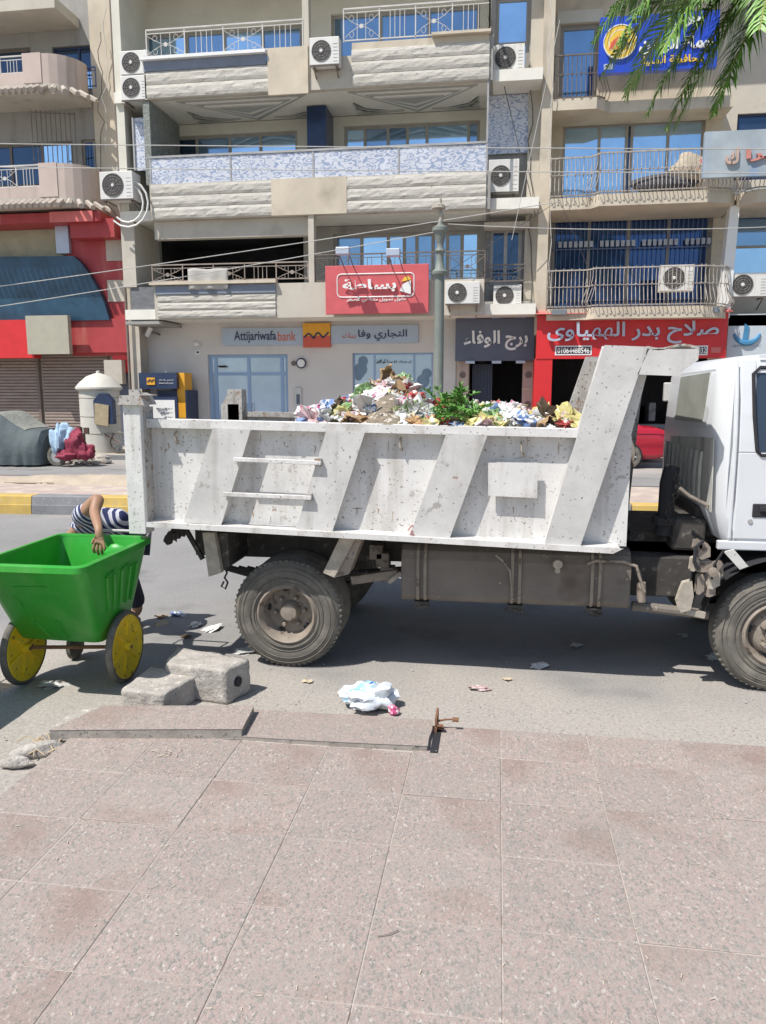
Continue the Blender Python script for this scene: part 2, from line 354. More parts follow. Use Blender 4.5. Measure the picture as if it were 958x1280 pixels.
# ---- near pavement: polished-worn granite slabs, each a piece ----
def pavement():
    base=MB().box(-2.3,9,-1.5,4.2,-.11,.02).build('pavement',concrete,kind='structure')
    base.location=(0,0,0)
    X=[-2.32,-1.83,-1.36,-.87,-.41,.06,.535,1.02,1.5,1.98,2.45,2.93,3.4]; Y=[4.2,3.85,3.41,2.985,2.535,2.12,1.7,1.28,.86,.4,-.1]
    meshes={}
    for i in range(len(X)-1):
        for j in range(len(Y)-1):
            if j==0 and X[i]<-.9 : continue          # lost or lifted slabs are built separately
            if j==0 and i==3: continue
            w_=round(X[i+1]-X[i],3); h_=round(Y[j]-Y[j+1],3); k=(w_,h_)
            if k not in meshes:
                mb=MB(); g=.0022; a,b_=w_/2-g,h_/2-g; c=.0025
                mb.add([(-a,-b_,-.05),(a,-b_,-.05),(a,b_,-.05),(-a,b_,-.05),(-a,-b_,-c),(a,-b_,-c),(a,b_,-c),(-a,b_,-c),(-a+c,-b_+c,0),(a-c,-b_+c,0),(a-c,b_-c,0),(-a+c,b_-c,0)],
                  [(0,1,5,4),(1,2,6,5),(2,3,7,6),(3,0,4,7),(4,5,9,8),(5,6,10,9),(6,7,11,10),(7,4,8,11),(8,9,10,11)])
                me=bpy.data.meshes.new('paving_slab'); me.from_pydata(mb.v,[],mb.f); me.materials.append(granite); meshes[k]=me
            o=bpy.data.objects.new('paving_slab',meshes[k]); scn.collection.objects.link(o); o.parent=base
            o.location=((X[i]+X[i+1])/2,(Y[j]+Y[j+1])/2,.08+random.uniform(-.0015,.0015)); o.rotation_euler=(random.uniform(-.0008,.0008),random.uniform(-.0008,.0008),0)
            if (i,j) in ((1,2),(4,1),(3,1),(6,3),(7,1),(9,2)): o.rotation_euler.y=.004; o.location.z+=.0025
    g=MB(); g.box(-2.32,3.4,-.1,4.2,.021,.0768)     # pale mortar bed in the joints
    mort=M('mortar',(.4,.36,.32),.95,var=.12,scale=8,speck=((.25,.2,.17),14,.55,.08))
    g.build('mortar',mort,base,kind='stuff')
    # the two loose slabs along the edge
    sl=[]
    def slab(pts,z0,z1,tilt,label):
        mb=MB(); cx=sum(p[0] for p in pts)/len(pts); cy=sum(p[1] for p in pts)/len(pts)
        q=[]
        for i in range(len(pts)):                    # chipped outline
            a=pts[i];b=pts[(i+1)%len(pts)]
            for t in (0,.3,.62): q.append((a[0]+(b[0]-a[0])*t+random.uniform(-.006,.006)*(t>0),a[1]+(b[1]-a[1])*t+random.uniform(-.006,.006)*(t>0)))
        mb.prism([(p[0]-cx,p[1]-cy) for p in q],z0,z1,'z')
        o=mb.build('loose_slab',granite,bevel=.003); o.data.materials.append(edgem)
        for pl in o.data.polygons:
            if abs(pl.normal.z)<.5: pl.material_index=1
        o.location=(cx,cy,0); o.rotation_euler=tilt
        tag(o,label,'paving slab','broken paving slabs along the kerb edge'); return o
    def g2(px,py,z=.12): q=PZ(px,py,z); return (q.x,q.y)
    slab([g2(62,914),g2(303,916),g2(318,886),g2(130,884)],.075,.135,(.0,-.015,0),'long lifted granite slab with a broken right end in front of the concrete blocks')
    slab([(-1.42,3.86),(-.33,3.87),(-.33,4.22),(-1.42,4.24)],.045,.1,(-.022,-.012,0),'loose granite kerb slab tilted up beside the rusty bracket and the plastic bag')
    # corner of bare concrete under the lifted slab
    MB().prism([g2(52,918,.07),g2(130,930,.07),g2(140,882,.07),g2(95,888,.07)],-.05,.07,'z').build('slab_bedding',concrete,base)
    # black gap and rusty bracket
    a=PZ(541,938,.08); 
    MB().box(a.x-.012,a.x+.03,a.y-.03,a.y+.3,.0805,.0835).build('gap',black,base)
    t=thing('rusty_bracket','rusty iron bracket sticking out of the gap beside the loose kerb slab','bracket',(a.x,a.y+.27,.08))
    x,y=a.x,a.y+.26
    MB().box(x-.006,x+.006,y-.05,y+.1,.06,.17).build('plate',rust,t)
    MB().tube([(x,y,.13),(x+.05,y+.02,.135),(x+.1,y+.02,.14)],[.008,.006,.005]).box(x+.09,x+.125,y,y+.04,.132,.144).build('arm',rust,t)
    MB().box(x,x+.045,y-.03,y+.0,.095,.103).box(x,x+.04,y-.05,y-.03,.12,.13).build('flange',rust,t)
pavement()
# ---- central reservation with painted kerb ----
def median():
    y0,y1=11.72,14.1
    def yk(x): return 11.35+.042*(x+7.5)            # kerb line
    mb=MB().add([(-60,yk(-60)+.1,.0),(60,yk(60)+.1,.0),(60,14.15,.0),(-60,14.15,.0),(-60,yk(-60)+.1,.285),(60,yk(60)+.1,.285),(60,14.15,.285),(-60,14.15,.285)],[(0,3,2,1),(4,5,6,7),(0,1,5,4),(1,2,6,5),(2,3,7,6),(3,0,4,7)])
    base=mb.build('median_island',island,kind='structure')
    # kerb stones: measured paint changes
    edges=[-25,-24.,-23.,-22,-21,-20,-19,-18,-17,-16,-15,-14,-13,-12,-11,-10,-9,PZ(-45,645,0).x,PZ(32,645,0).x,PZ(112,646,0).x]
    x=edges[-1]
    while x<PZ(790,657,0).x-1.6: x+=1.0; edges.append(x)
    edges.append(PZ(790,657,0).x); x=edges[-1]
    for _ in range(14): x+=1.0; edges.append(x)
    n=len(edges)-1; kx=edges.index(PZ(32,645,0).x)
    for i in range(n):
        a,b=edges[i]+.006,edges[i+1]-.006; gy=(i-kx)%2==0
        if edges[i]>=PZ(790,657,0).x-.01: gy=(round(edges[i]-PZ(790,657,0).x)%2==1)
        elif edges[i+1]>PZ(780,657,0).x-.02: gy=True
        mb=MB(); ya,yb=yk(a),yk(b)
        prof=[(0,0),(0,.15),(.012,.156),(.03,.285),(.05,.3),(.28,.3),(.28,0)]
        vs=[(a,ya+p[0],p[1]) for p in prof]+[(b,yb+p[0],p[1]) for p in prof]; m=len(prof)
        mb.add(vs,[tuple(range(m)),tuple(range(2*m-1,m-1,-1))]+[(k,k+m,(k+1)%m+m,(k+1)%m) for k in range(m)])
        mb.build('kerb_stone',kgry if gy else kyel,base)
    far=MB().box(-60,60,14.151,14.36,0,.2801).build('back_kerb',kgry,base)
    # heap of sand on the island
    mb=MB()
    for k in range(14): mb.blob((-9.2+k*.33+random.uniform(-.1,.1),13.4,.27),(.7,.5,.05+.1*math.sin(k/13*3.1)),seed=k,amp=.3)
    mb.build('sand_drift',sandm,smooth=True,kind='stuff')
median()
# ---- far pavement ----
fp=MB().box(-60,60,20.9,30,0,.12).build('far_pavement',M('far_paving',(.36,.31,.26),.9,var=.15,scale=2,bump=.004,speck=((.45,.4,.33),3,.5,.1)),kind='structure')
MB().box(-60,60,20.72,20.899,0,.13).build('far_kerb',kgry,fp)
# ================= BUILDING PIECES =================
def window(parent,rc,Y,cols,rows=(1.,),gl=None,fm=None,fw=.06,name='window',open_dark=(),pick=None,dep=.07):
    x0,x1,z0,z1=rc; fm=fm or frameb
    mb=MB(); mb.box(x0,x1,Y,Y+dep,z0,z0+fw); mb.box(x0,x1,Y,Y+dep,z1-fw,z1); mb.box(x0,x0+fw,Y,Y+dep,z0+fw,z1-fw); mb.box(x1-fw,x1,Y,Y+dep,z0+fw,z1-fw)
    xs=[x0+fw/2]; t=sum(cols); a=0
    for c in cols: a+=c; xs.append(x0+fw/2+(x1-x0-fw)*a/t)
    for x in xs[1:-1]: mb.box(x-fw/2,x+fw/2,Y+.002,Y+dep-.002,z0+fw,z1-fw)
    zs=[z0+fw/2]; t=sum(rows); a=0
    for c in rows: a+=c; zs.append(z0+fw/2+(z1-z0-fw)*a/t)
    for z in zs[1:-1]: mb.box(x0+fw,x1-fw,Y+.004,Y+dep-.004,z-fw/2,z+fw/2)
    f=mb.build(name,fm,parent)
    for i in range(len(xs)-1):
        for j in range(len(zs)-1):
            g=gl or glassb
            if pick: g=pick(i,j)
            y=Y+dep*.5; tl=random.uniform(-.01,.01); e=fw/2
            m=MB(); m.add([(xs[i]+e,y,zs[j]+e),(xs[i+1]-e,y+tl,zs[j]+e),(xs[i+1]-e,y+tl,zs[j+1]-e),(xs[i]+e,y,zs[j+1]-e),(xs[i]+e,y+.02,zs[j]+e),(xs[i+1]-e,y+tl+.02,zs[j]+e),(xs[i+1]-e,y+tl+.02,zs[j+1]-e),(xs[i]+e,y+.02,zs[j+1]-e)],[(0,1,2,3),(7,6,5,4),(0,4,5,1),(1,5,6,2),(2,6,7,3),(3,7,4,0)])
            m.build('pane',g,f)
    return f
def recess(parent,rc,Y,D,mat,back=None,name='recess_wall'):
    """the open inside of a loggia: back, side walls, ceiling and floor as thin slabs"""
    x0,x1,z0,z1=rc; t=.1
    mb=MB().box(x0-t,x0,Y,Y+D,z0,z1).box(x1,x1+t,Y,Y+D,z0,z1).box(x0-t,x1+t,Y+D,Y+D+t,z0-t,z1+t).box(x0-t,x1+t,Y,Y+D,z1,z1+t).box(x0-t,x1+t,Y,Y+D,z0-t,z0)
    return mb.build(name,mat,parent)
def courses(parent,x0,x1,z0,z1,Y,n,seed=0,vert=0):
    h=(z1-z0)/n
    for i in range(n):
        a=z0+i*h+.008; b=z0+(i+1)*h-.008; mb=MB(); nx=max(6,int((x1-x0)/.16)); nz_=4
        k=0
        for j in range(nz_+1):
            for q in range(nx+1):
                u=q/nx; v=j/nz_; ed=1 if 0<j<nz_ else .0
                d=(.022+.016*mnoise.noise(Vector((q*.35,j*.9+i*7,seed)))+.012*mnoise.noise(Vector((q*.9,j*1.7+i*7,seed+5))))*ed
                if i==0: d=d
                mb.v.append((x0+(x1-x0)*u,Y-.02-d,a+(b-a)*v))
        for j in range(nz_):
            for q in range(nx): mb.f.append((j*(nx+1)+q,j*(nx+1)+q+1,(j+1)*(nx+1)+q+1,(j+1)*(nx+1)+q))
        m=nx+1; mb.add([(x0,Y-.02,a),(x1,Y-.02,a),(x1,Y-.02,b),(x0,Y-.02,b),(x0,Y,a),(x1,Y,a),(x1,Y,b),(x0,Y,b)],[(0,4,5,1),(3,2,6,7),(0,3,7,4),(1,5,6,2)])
        mb.build('stone_course',stone,parent)
def railing(parent,a,b,z0,z1,mat,panel=.95,kind='x',name='railing'):
    a=Vector(a);b=Vector(b);L=(b-a).length; n=max(1,round(L/panel)); mb=MB(); r=.014
    def P(t,z): p=a.lerp(b,t); return (p.x,p.y,z)
    mb.bar(P(0,z1),P(1,z1),.05,.035); mb.bar(P(0,z0+.04),P(1,z0+.04),.03); mb.bar(P(0,z1-.1),P(1,z1-.1),.02)
    for i in range(n+1): mb.bar(P(i/n,z0),P(i/n,z1),.03)
    for i in range(n):
        t0,t1=i/n,(i+1)/n; zc=(z0+z1)/2-.03; tc=(t0+t1)/2; w_=(t1-t0)
        if i%2 and kind=='x':
            for q in (.3,.43,.57,.7): mb.bar(P(t0+w_*q,z0+.04),P(t0+w_*q,z1-.1),.016)
            continue
        for sx in(-1,1):
            for sz in(-1,1):
                pts=[P(tc+sx*w_*.5*u,zc+sz*(z1-z0)*.36*(u**1.5)) for u in (.0,.3,.6,1.)]
                mb.tube(pts,r*.6,4)
                mb.tube([P(tc+sx*w_*.5*(.55+.12*math.cos(th)),zc+sz*(z1-z0)*(.24+.1*math.sin(th))) for th in [k*.8 for k in range(8)]],r*.6,4)
            mb.bar(P(tc+sx*w_*.12,z0+.04),P(tc+sx*w_*.12,z1-.1),.014)
        mb.lathe([(.0,-.01),(.06,-.01),(.06,.01),(0,.01)],P(tc,zc),'y',8)
    return mb.build(name,mat,parent)
def belly_rail(parent,path,z0,z1,mat,step=.13,name='railing',out=(0,-1)):
    """ornate wrought rail whose bars belly outward, on a plan polyline"""
    mb=MB(); pts=[Vector((p[0],p[1],0)) for p in path]; 
    segs=[(pts[i],pts[i+1]) for i in range(len(pts)-1)]
    for a,b in segs:
        d=(b-a); n=max(1,int(d.length/step)); nrm=Vector((d.y,-d.x,0)).normalized()
        if nrm.y>0: nrm=-nrm
        for z,o in ((z1,0),(z0+.03,.0)): mb.bar((a.x,a.y,z),(b.x,b.y,z),.035)
        mb.bar((a+nrm*.04).to_tuple()[:2]+(z0+(z1-z0)*.55,),(b+nrm*.04).to_tuple()[:2]+(z0+(z1-z0)*.55,),.018)
        for i in range(n+1):
            p=a.lerp(b,i/n); H=z1-z0
            prof=[(0,1.05),(0,.8),(.05,.62),(.0,.52),(.1,.3),(.17,.12),(.12,-.02),(.02,-.06)]
            if i%2: prof=[(0,1.0),(0,.75),(.02,.55),(.09,.3),(.16,.12),(.1,.0)]
            mb.tube([(p.x+nrm.x*o,p.y+nrm.y*o,z0+H*h) for o,h in prof],.011,4)
            if i%2==0:
                q=p+nrm*.03; mb.lathe([(0,-.03),(.035,0),(0,.03)],(q.x,q.y,z0+H*.57),'z',6)
    return mb.build(name,mat,parent)
def ac(rc,Y,label,dep=.34,rot=0,group='air conditioner units on the facades',grille='r',bracket=True):
    x0,x1,z0,z1=rc; W=x1-x0;H=z1-z0; t=thing('air_conditioner',label,'air conditioner',((x0+x1)/2,Y,z0),group)
    MB().box(x0,x1,Y,Y+dep,z0+.03,z1).build('casing',acw,t,bevel=.012)
    r=min(H*.42,W*.33); cx=x0+r+W*.07; cz=z0+.03+(H-.03)/2
    g=MB().lathe([(0,-.004),(r,-.004),(r,.004),(0,.004)],(cx,Y-.004,cz),'y',24).build('fan_opening',acg,t)
    m=MB()
    for k in range(1,5): m.lathe([(r*k/4.2,-.004),(r*k/4.2+.006,-.008),(r*k/4.2+.012,-.004)],(cx,Y-.01,cz),'y',24)
    for k in range(10):
        a=k*math.pi/5; m.bar((cx+.05*math.cos(a),Y-.016,cz+.05*math.sin(a)),(cx+r*math.cos(a),Y-.016,cz+r*math.sin(a)),.007)
    m.build('fan_guard',M('guard_grey',(.2,.19,.18),.5),t)
    MB().lathe([(0,-.03),(.04,-.028),(.05,-.01),(.05,0)],(cx,Y-.01,cz),'y',12).build('fan_hub',acw,t)
    m=MB()
    for k in range(6): z=z0+.1+k*(H-.2)/6; m.box(x1-W*.2,x1-W*.05,Y-.006,Y,z,z+.012)
    m.build('louvre',M('louvre_grey',(.4,.4,.39),.5),t,kind='stuff')
    if bracket:
        m=MB()
        for x in (x0+.1,x1-.1): m.bar((x,Y+.02,z0+.01),(x,Y+dep+.25,z0+.01),.035); m.bar((x,Y+.05,z0),(x,Y+dep+.25,z0-.28),.03)
        m.bar((x0,Y+.03,z0+.01),(x1,Y+.03,z0+.01),.03)
        m.build('bracket',raild,t)
    return t
def cable(pts,label,mat=None,r=.012,cat='cable',group=None,sag=0):
    if sag:
        a,b=Vector(pts[0]),Vector(pts[-1]); pts=[a.lerp(b,k/16)-Vector((0,0,sag*4*(k/16)*(1-k/16))) for k in range(17)]
    o=MB().tube(pts,r,5).build('cable',mat or wire); tag(o,label,cat,group); return o

# ================= CENTRAL APARTMENT BUILDING =================
YB,YW=22.9,24.6; YW2=25.15      # balcony fronts, wall behind them
apt=thing('apartment_building','cream apartment block with stone banded balconies over a bank','building',(-5.3,24.6,0))
XL,XR=-11.85,1.02
def r(x0,y0,x1,y1,Y): return RX(x0,y0,x1,y1,Y)
# floor levels
Z1b,Z1=4.12,5.12; Z1r=5.62    # first balcony band bottom/top
Z2b,Z2=PY(400,268,YB).z,PY(400,222,YB).z
Z3b,Z3=PY(400,112,YB).z,PY(400,72,YB).z
xa=PY(190,300,YB).x; xm0=PY(386,300,YB).x; xm1=PY(393,300,YB).x; xb=PY(607,280,YB).x
# ground-floor wall with openings
dr=r(262,443,361,590,YW); dr=(dr[0],dr[1],.12,dr[3]); pw=r(441,441,541,530,YW)
pw=(pw[0],pw[1],.9,pw[3])
ent=r(586,450,652,590,YW+.1); ent=(ent[0],ent[1],.12,ent[3])
xg0=XL+.35; xg1=PY(570,450,YW).x
mb=holes(MB(),xg0,xg1,0,4.5,YW,[dr,pw],.25); mb.build('bank_wall',white,apt)
MB().box(XL,XL+.349,24.0,26,0,17).build('side_pier',creamg,apt)
xe1=PY(668,450,YW).x
mb=holes(MB(),xg1,xe1,0,4.5,YW+.02,[ent],.6); mb.build('entrance_wall',creamg,apt)
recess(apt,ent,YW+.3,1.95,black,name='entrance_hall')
# marble pilasters with dark inlays beside the entrance
for (p0,p1) in ((571,585),(652,666)):
    q=r(p0,452,p1,590,YW); pil=MB().box(q[0],q[1],YW-.12,YW+.02,.12,q[3]).build('entrance_pilaster',pinkp,apt)
    for z in (.7,1.55,2.45):
        MB().lathe([(0,-.01),(.1,-.01),(.1,.01)],((q[0]+q[1])/2,YW-.13,z),'y',10).build('inlay',raild,pil)
        MB().box(q[0]-.01,q[1]+.01,YW-.15,YW-.12,z+.42,z+.5).build('moulding',cream,pil)
# half-open grille door
g=r(590,455,614,590,YW+.25); gd=MB().box(g[0],g[1],YW+.35,YW+.38,.12,g[3]).build('door_leaf',navy,apt)
m=MB()
for i in range(7):
    x=g[0]+(g[1]-g[0])*i/6; m.bar((x,YW+.33,.15),(x,YW+.33,g[3]-.03),.012)
for i in range(16):
    z=.3+i*.17
    for s in (-1,1): m.tube([((g[0]+g[1])/2+s*.17*math.sin(u*2.6),YW+.325,z+u*.15) for u in (0,.3,.6,1)],.006,4)
m.build('grille',M('grille_grey',(.12,.13,.15),.5),gd)
# bank door: frame, transom, two leaves
df=window(apt,dr,YW+.12,[.16,1,1,.16],[2.55,.62],fm=bankdoor,gl=bankglass,fw=.1,name='bank_door')
for s in (-1,1):
    c=(dr[0]+dr[1])/2+s*.12; MB().tube([(c,YW+.1,1.0),(c,YW+.04,1.05),(c,YW+.04,1.5),(c,YW+.1,1.55)],.014,6).build('handle',alum,df)
MB().box(dr[0]+.35,dr[0]+.6,YW+.02,YW+.12,2.72,2.78).build('door_closer',black,df)
window(apt,pw,YW+.12,[1.15,2.2,1.0],gl=bankglass,fm=bankdoor,fw=.05,name='shop_window')
text('لو عندك 16 سنة أو أكثر',*r(470,449,514,454.5,YW+.08),YW+.13,letd,apt,'window_lettering',bold=.01,ext=.002)
for (a,b_,c,d) in ((444,446,458,476),(518,462,540,490)):   # printed figures on the glass reading as dark shapes
    q=r(a,b_,c,d,YW+.1); mm=MB()
    for k in range(5): mm.lathe([(0,-.001),(.11+.05*(k%3),-.001)],(q[0]+(q[1]-q[0])*(.3+.1*k),YW+.14-.001*k,q[2]+(q[3]-q[2])*(.15+.17*k)),'y',10)
    mm.build('poster_print',M('poster_shade',(.16,.24,.33),.4),apt)
# slabs and fronts of the three balcony tiers
def tier(zb,zt,name,cut=None,side=True):
    MB().box(XL+.35,XR,YB+.2,27,zb+.02,zb+.32).build('floor_slab',M('ceiling_white',(.72,.7,.63),.85,var=.06),apt)  # slab undersides: colour raised in place of bounced fill light
    return MB().box(xa,xb,YB,YB+.199,zb,zt).build('balcony_parapet',creamg,apt)
p1=tier(Z1b,Z1,'1'); p2=tier(Z2b,Z2,'2'); p3=tier(Z3b,Z3,'3')
X=lambda px,y=250,Y=YB: PY(px,y,Y).x
courses(p1,X(198,375),X(345,375),Z1b+.02,Z1-.28,YB,3,1); 
MB().box(X(196,375),X(345,375),YB-.06,YB-.002,Z1-.27,Z1-.03).build('painted_shadow_band',M('blue_grey_band',(.2,.23,.29),.8,var=.12),p1)  # blue-grey strip paints in the shadow under the coping
MB().box(X(190,375),X(347,375),YB-.16,YB+.1,Z1+.002,Z1+.09).build('coping',cream,p1)
courses(p2,X(190),X(340),Z2b+.02,Z2-.02,YB,3,2); courses(p2,X(434),xb,Z2b+.02,Z2-.02,YB,3,3)
MB().box(X(340),X(434),YB-.05,YB-.001,Z2b,Z2).build('smooth_panel',cream,p2)
courses(p3,X(183,95),X(336,95),Z3b+.02,Z3-.1,YB,2,4); 
MB().box(X(181,95),X(334,95),YB-.05,YB-.002,Z3-.1,Z3+.17).build('painted_shadow_band',M('blue_grey_band',(.2,.23,.29),.8),p3)  # painted shadow strip below the third floor coping
MB().box(X(178,80),X(334,80),YB-.18,YB+.1,Z3+.175,Z3+.26).build('coping',letw,p3)
MB().box(X(336,90),X(386,90),YB-.08,YB-.001,Z3b-.1,Z3+.3).build('smooth_panel',cream,p3)
courses(p3,X(440,90),xb+.02,Z3b+.02,Z3+.15,YB,3,5)
MB().box(X(540,60),xb+.05,YB-.16,YB+.1,Z3+.33,Z3+.4).build('coping',cream,p3)
MB().box(X(440,60),xb,YB,YB+.15,Z3,Z3+.325).build('upstand',cream,p3)
# right return of the balconies
for (zb,zt,pp) in ((Z2b,Z2,p2),(Z3b,Z3+.3,p3)):
    MB().box(xb-.001,xb+.12,YB+.01,YW,zb,zt).build('side_parapet',greyp,pp)
# ceilings with stepped plaster mouldings
mvw=M('moulding_white',(.7,.68,.64),.8,var=.04); mvg=M('moulding_grey',(.36,.36,.33),.8,var=.04)  # alternating tones stand in for relief shading on the steps
for (x0,x1) in ((X(215,130),X(380,130)),(X(432,130),X(597,130))):
    zc=Z3b+.02; cx=(x0+x1)/2
    for k in range(5):
        w_=(x1-x0)/2*(1-.13*k); MB().prism([(cx-w_,YB+.3+.08*k),(cx+w_,YB+.3+.08*k),(cx,YW2-.1-.26*k)],zc-.03*(k+1),zc-.03*k-.0005,'z').build('ceiling_moulding',mvg if k%2==0 else mvw,apt)
    for sx in (-1,1):
        for k in range(3):
            xa2=x0 if sx<0 else x1
            MB().prism([(xa2,YB+1.15+.42*k),(xa2,YB+1.3+.42*k),(xa2-sx*(.5+.55*k)*.9,YW2-.3),(xa2-sx*(.3+.5*k)*.9,YW2-.3)],zc-.05,zc-.001,'z').build('ceiling_strip',mvg,apt)
m=MB()
for k in range(5):
    m.box(X(215+k*2,10),X(375,10),YB+.2+.25*k,YB+.3+.25*k,13.9+.0,14.02)
for k in range(5): 
    cx=PY(232+k*16,4,YB+.4).x; m.lathe([(0,-.16),(.08,-.1),(.1,0),(.07,.02)],(cx,YB+.45,14.0),'z',8)
m.build('ceiling_moulding',M('moulding_white',(.68,.66,.62),.8,var=.04),apt)
# back walls and windows
mb=MB()
def zY(py,x=400,Y=YW): return PY(x,py,Y).z
W={}
W['1r']=r(417,290,600,362,YW); W['2l']=(*r(212,168,372,205,YW2)[:2],Z2+.02,zY(167,290,YW2)); W['2r']=(*r(430,150,600,195,YW2)[:2],Z2+.02,zY(154,510,YW2))
W['3l']=(*r(175,38,378,82,YW2)[:2],Z3+.02,zY(36,280,YW2)); W['3r']=(*r(414,12,600,60,YW2)[:2],Z3+.02,zY(11,510,YW2))
od=r(205,296,384,362,YW-.7)
holes(mb,XL+.35,xb+.05,4.5,Z2b,YW,[W['1r'],(PY(200,330,YW).x,PY(380,330,YW).x,Z1-.2,zY(296,300))],.2).build('loggia_wall',greyp,apt)
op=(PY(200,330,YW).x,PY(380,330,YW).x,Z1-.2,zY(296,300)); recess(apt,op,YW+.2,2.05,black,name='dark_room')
MB().box(xa,xm0,YB+.22,YB+.5,PY(300,297,YB+.3).z,Z2b-.001).build('lintel_beam',creamg,apt)
holes(MB(),XL+.35,xb+.05,Z2b+.3,Z3b,YW2,[W['2l'],W['2r']],.2).build('loggia_wall',lightp,apt)
holes(MB(),XL+.35,xb+.3,Z3b+.3,14.2,YW2,[W['3l'],(W['3r'][0],W['3r'][1],W['3r'][2],W['3r'][3])],.2).build('loggia_wall',lightp,apt)
pk=lambda s:(lambda i,j:s[i%len(s)])
window(apt,W['1r'],YW+.1,[1.5,1.5,.9,.7,.9,.8,.8,.9],pick=pk([glassm,glassb,glassb,glassm,glassm,glassm,glassm,glassb]),fw=.1)
window(apt,W['2l'],YW2+.1,[1.,1.3,1.2,1.4],pick=pk([glassd,glassm,glassb,glassb]),fw=.09)
window(apt,W['2r'],YW2+.1,[1.,1.2,1,1,2.1,.5],pick=pk([glassb,glassm,glassm,glassb,glassb,glassm]),fw=.09)
window(apt,W['3l'],YW2+.1,[1.2,1,1,1],pick=pk([glassb,glassm,glassb,glassm]),fw=.1)
window(apt,W['3r'],YW2+.1,[1.5,1.5,1.5],pick=pk([glassm,glassm,glassm]),fw=.1)
# columns
for (a,b_,z0,z1,yy) in ((386,393,Z1-.0,Z2b,330),(378,386,Z3+.3,17,30)):
    MB().box(PY(a,yy,YB).x,PY(b_,yy,YB).x,YB+.0,YB+.3,z0+.001,z1-.001).build('column',creamg,apt)
q=r(384,135,408,190,YW-.5); MB().box(q[0],q[1],YW-.5,YW2-.01,Z2,Z3b-.01).build('column',M('dark_blue_tile',(.012,.03,.09),.25,var=.3),apt)
MB().box(XL+.35,XL+.6,YB+.3,YW2,Z2b+.33,14.2).box(xb+.0,xb+.1,YW-.39,YW2,Z2b+.33,14.2).build('side_walls',lightp,apt,kind='stuff')
MB().box(XL+.35,X(166,330),YB+.2,YW,Z1,Z2b).build('side_wall',creamg,apt)
q=X(189,160); MB().box(q-.25,q-.05,YB+.05,YW2,Z2,Z3b).build('pebble_wall',M('pebble_dash',(.2,.215,.2),.8,bump=.02,bscale=22,speck=((.35,.37,.34),25,.55,.05)),apt)
# wavy clad panels (second floor parapet and sides)
n=4; x0,x1=xa+.05,xb
for i in range(n):
    a=x0+(x1-x0)*i/n+.02; b_=x0+(x1-x0)*(i+1)/n-.02; MB().box(a,b_,YB+.02,YB+.06,Z2+.0,Z2+.72).build('wavy_panel',wavy,p2)
m=MB().bar((x0-.05,YB+.04,Z2+.76),(x1,YB+.04,Z2+.76),.09,.06)
for i in range(n+1): x=x0+(x1-x0)*i/n; m.bar((x,YB+.03,Z2),(x,YB+.03,Z2+.74),.05)
m.build('handrail',railg,p2)
q=r(168,147,187,213,YB+.4); MB().box(q[0],q[1],YB+.4,YB+.44,q[2],q[3]).build('wavy_panel',wavy,apt); 
m=MB().bar((q[1],YB+.38,q[2]-.4),(q[1],YB+.38,Z3b),.05).bar((q[0],YB+.38,q[2]),(q[0],YB+.38,q[3]),.05); m.build('panel_frame',railg,apt)
m=MB().bar((xb,YB+.05,Z2+.7),(xb,YB+.05,Z3b),.05).build('post',railg,apt)
# right narrow bay
xr0,xr1=xb+.13,XR
wq=r(612,286,652,356,YW-.4); YR=YW-.4
w3=r(606,10,662,100,YR); w3=(xr0+.02,PY(662,50,YR).x,Z3-.1,zY(10,640,YR)+.3)
holes(MB(),xr0-.1,PY(656,320,YR).x,4.5,Z2b-.3,YR,[wq],.2).build('bay_wall',dstone,apt)
holes(MB(),xr0-.1,PY(664,100,YR).x,Z2b-.3,17,YR,[w3],.2).build('bay_wall',greyp,apt)
window(apt,wq,YR+.08,[1,1],fm=M('shutter_frame',(.33,.32,.31),.5),gl=glassd,fw=.1); window(apt,w3,YR+.08,[1],[1.1,2],fm=frameb,gl=glassb,fw=.1)
q=r(609,119,661,192,YR-.1); MB().box(q[0],q[1],YR-.12,YR-.03,q[2],q[3]).build('wavy_panel',wavy,apt)
for (a,b_,z0,z1) in ((656,668,4.6,Z2b-.25),(662,676,Z2b-.25,17)):
    MB().box(PY(a,300 if z1<8 else 100,YR).x,PY(676,300,YR).x,YR-.25,YR+.3,z0,z1).build('pilaster',creamg,apt)
MB().box(PY(606,390,YR).x,PY(668,390,YR).x,YR-.3,YR+.2,4.35,4.6).build('bay_sill',greyp,apt)
MB().box(PY(606,270,YR).x,PY(662,270,YR).x,YR-.5,YR,Z2b-.35,Z2b-.2).build('bay_ledge',creamg,apt)
MB().box(PY(606,400,YR).x,PY(664,400,YR).x,YR-.02,YW,Z1b-.1,4.6).build('bay_apron',dstone,apt)
railing(apt,(PY(604,340,YR-.5).x,YR-.5,0),(PY(656,340,YR-.5).x,YR-.5,0),zY(353,630,YR-.5),zY(331,630,YR-.5),raild,kind='x')
# railings of first, third floor
railing(p1,(X(190,345),YB+.05,0),(X(385,345),YB+.05,0),Z1+.09,Z1+.6,M('rail_brown',(.3,.25,.21),.6,var=.3),1.05)
railing(p1,(X(394,345),YB+.05,0),(X(606,345),YB+.05,0),Z1+.0,Z1+.78,raild,1.05)
railing(p3,(X(184,70),YB,0),(X(379,70),YB,0),Z3+.27,Z3+1.02,railw,1.1)
railing(p3,(X(430,60),YB,0),(xb,YB,0),Z3+.35,Z3+1.2,railw,1.1)
railing(p3,(xb,YB,0),(xb,YR,0),Z3+.35,Z3+1.2,raild,1.)
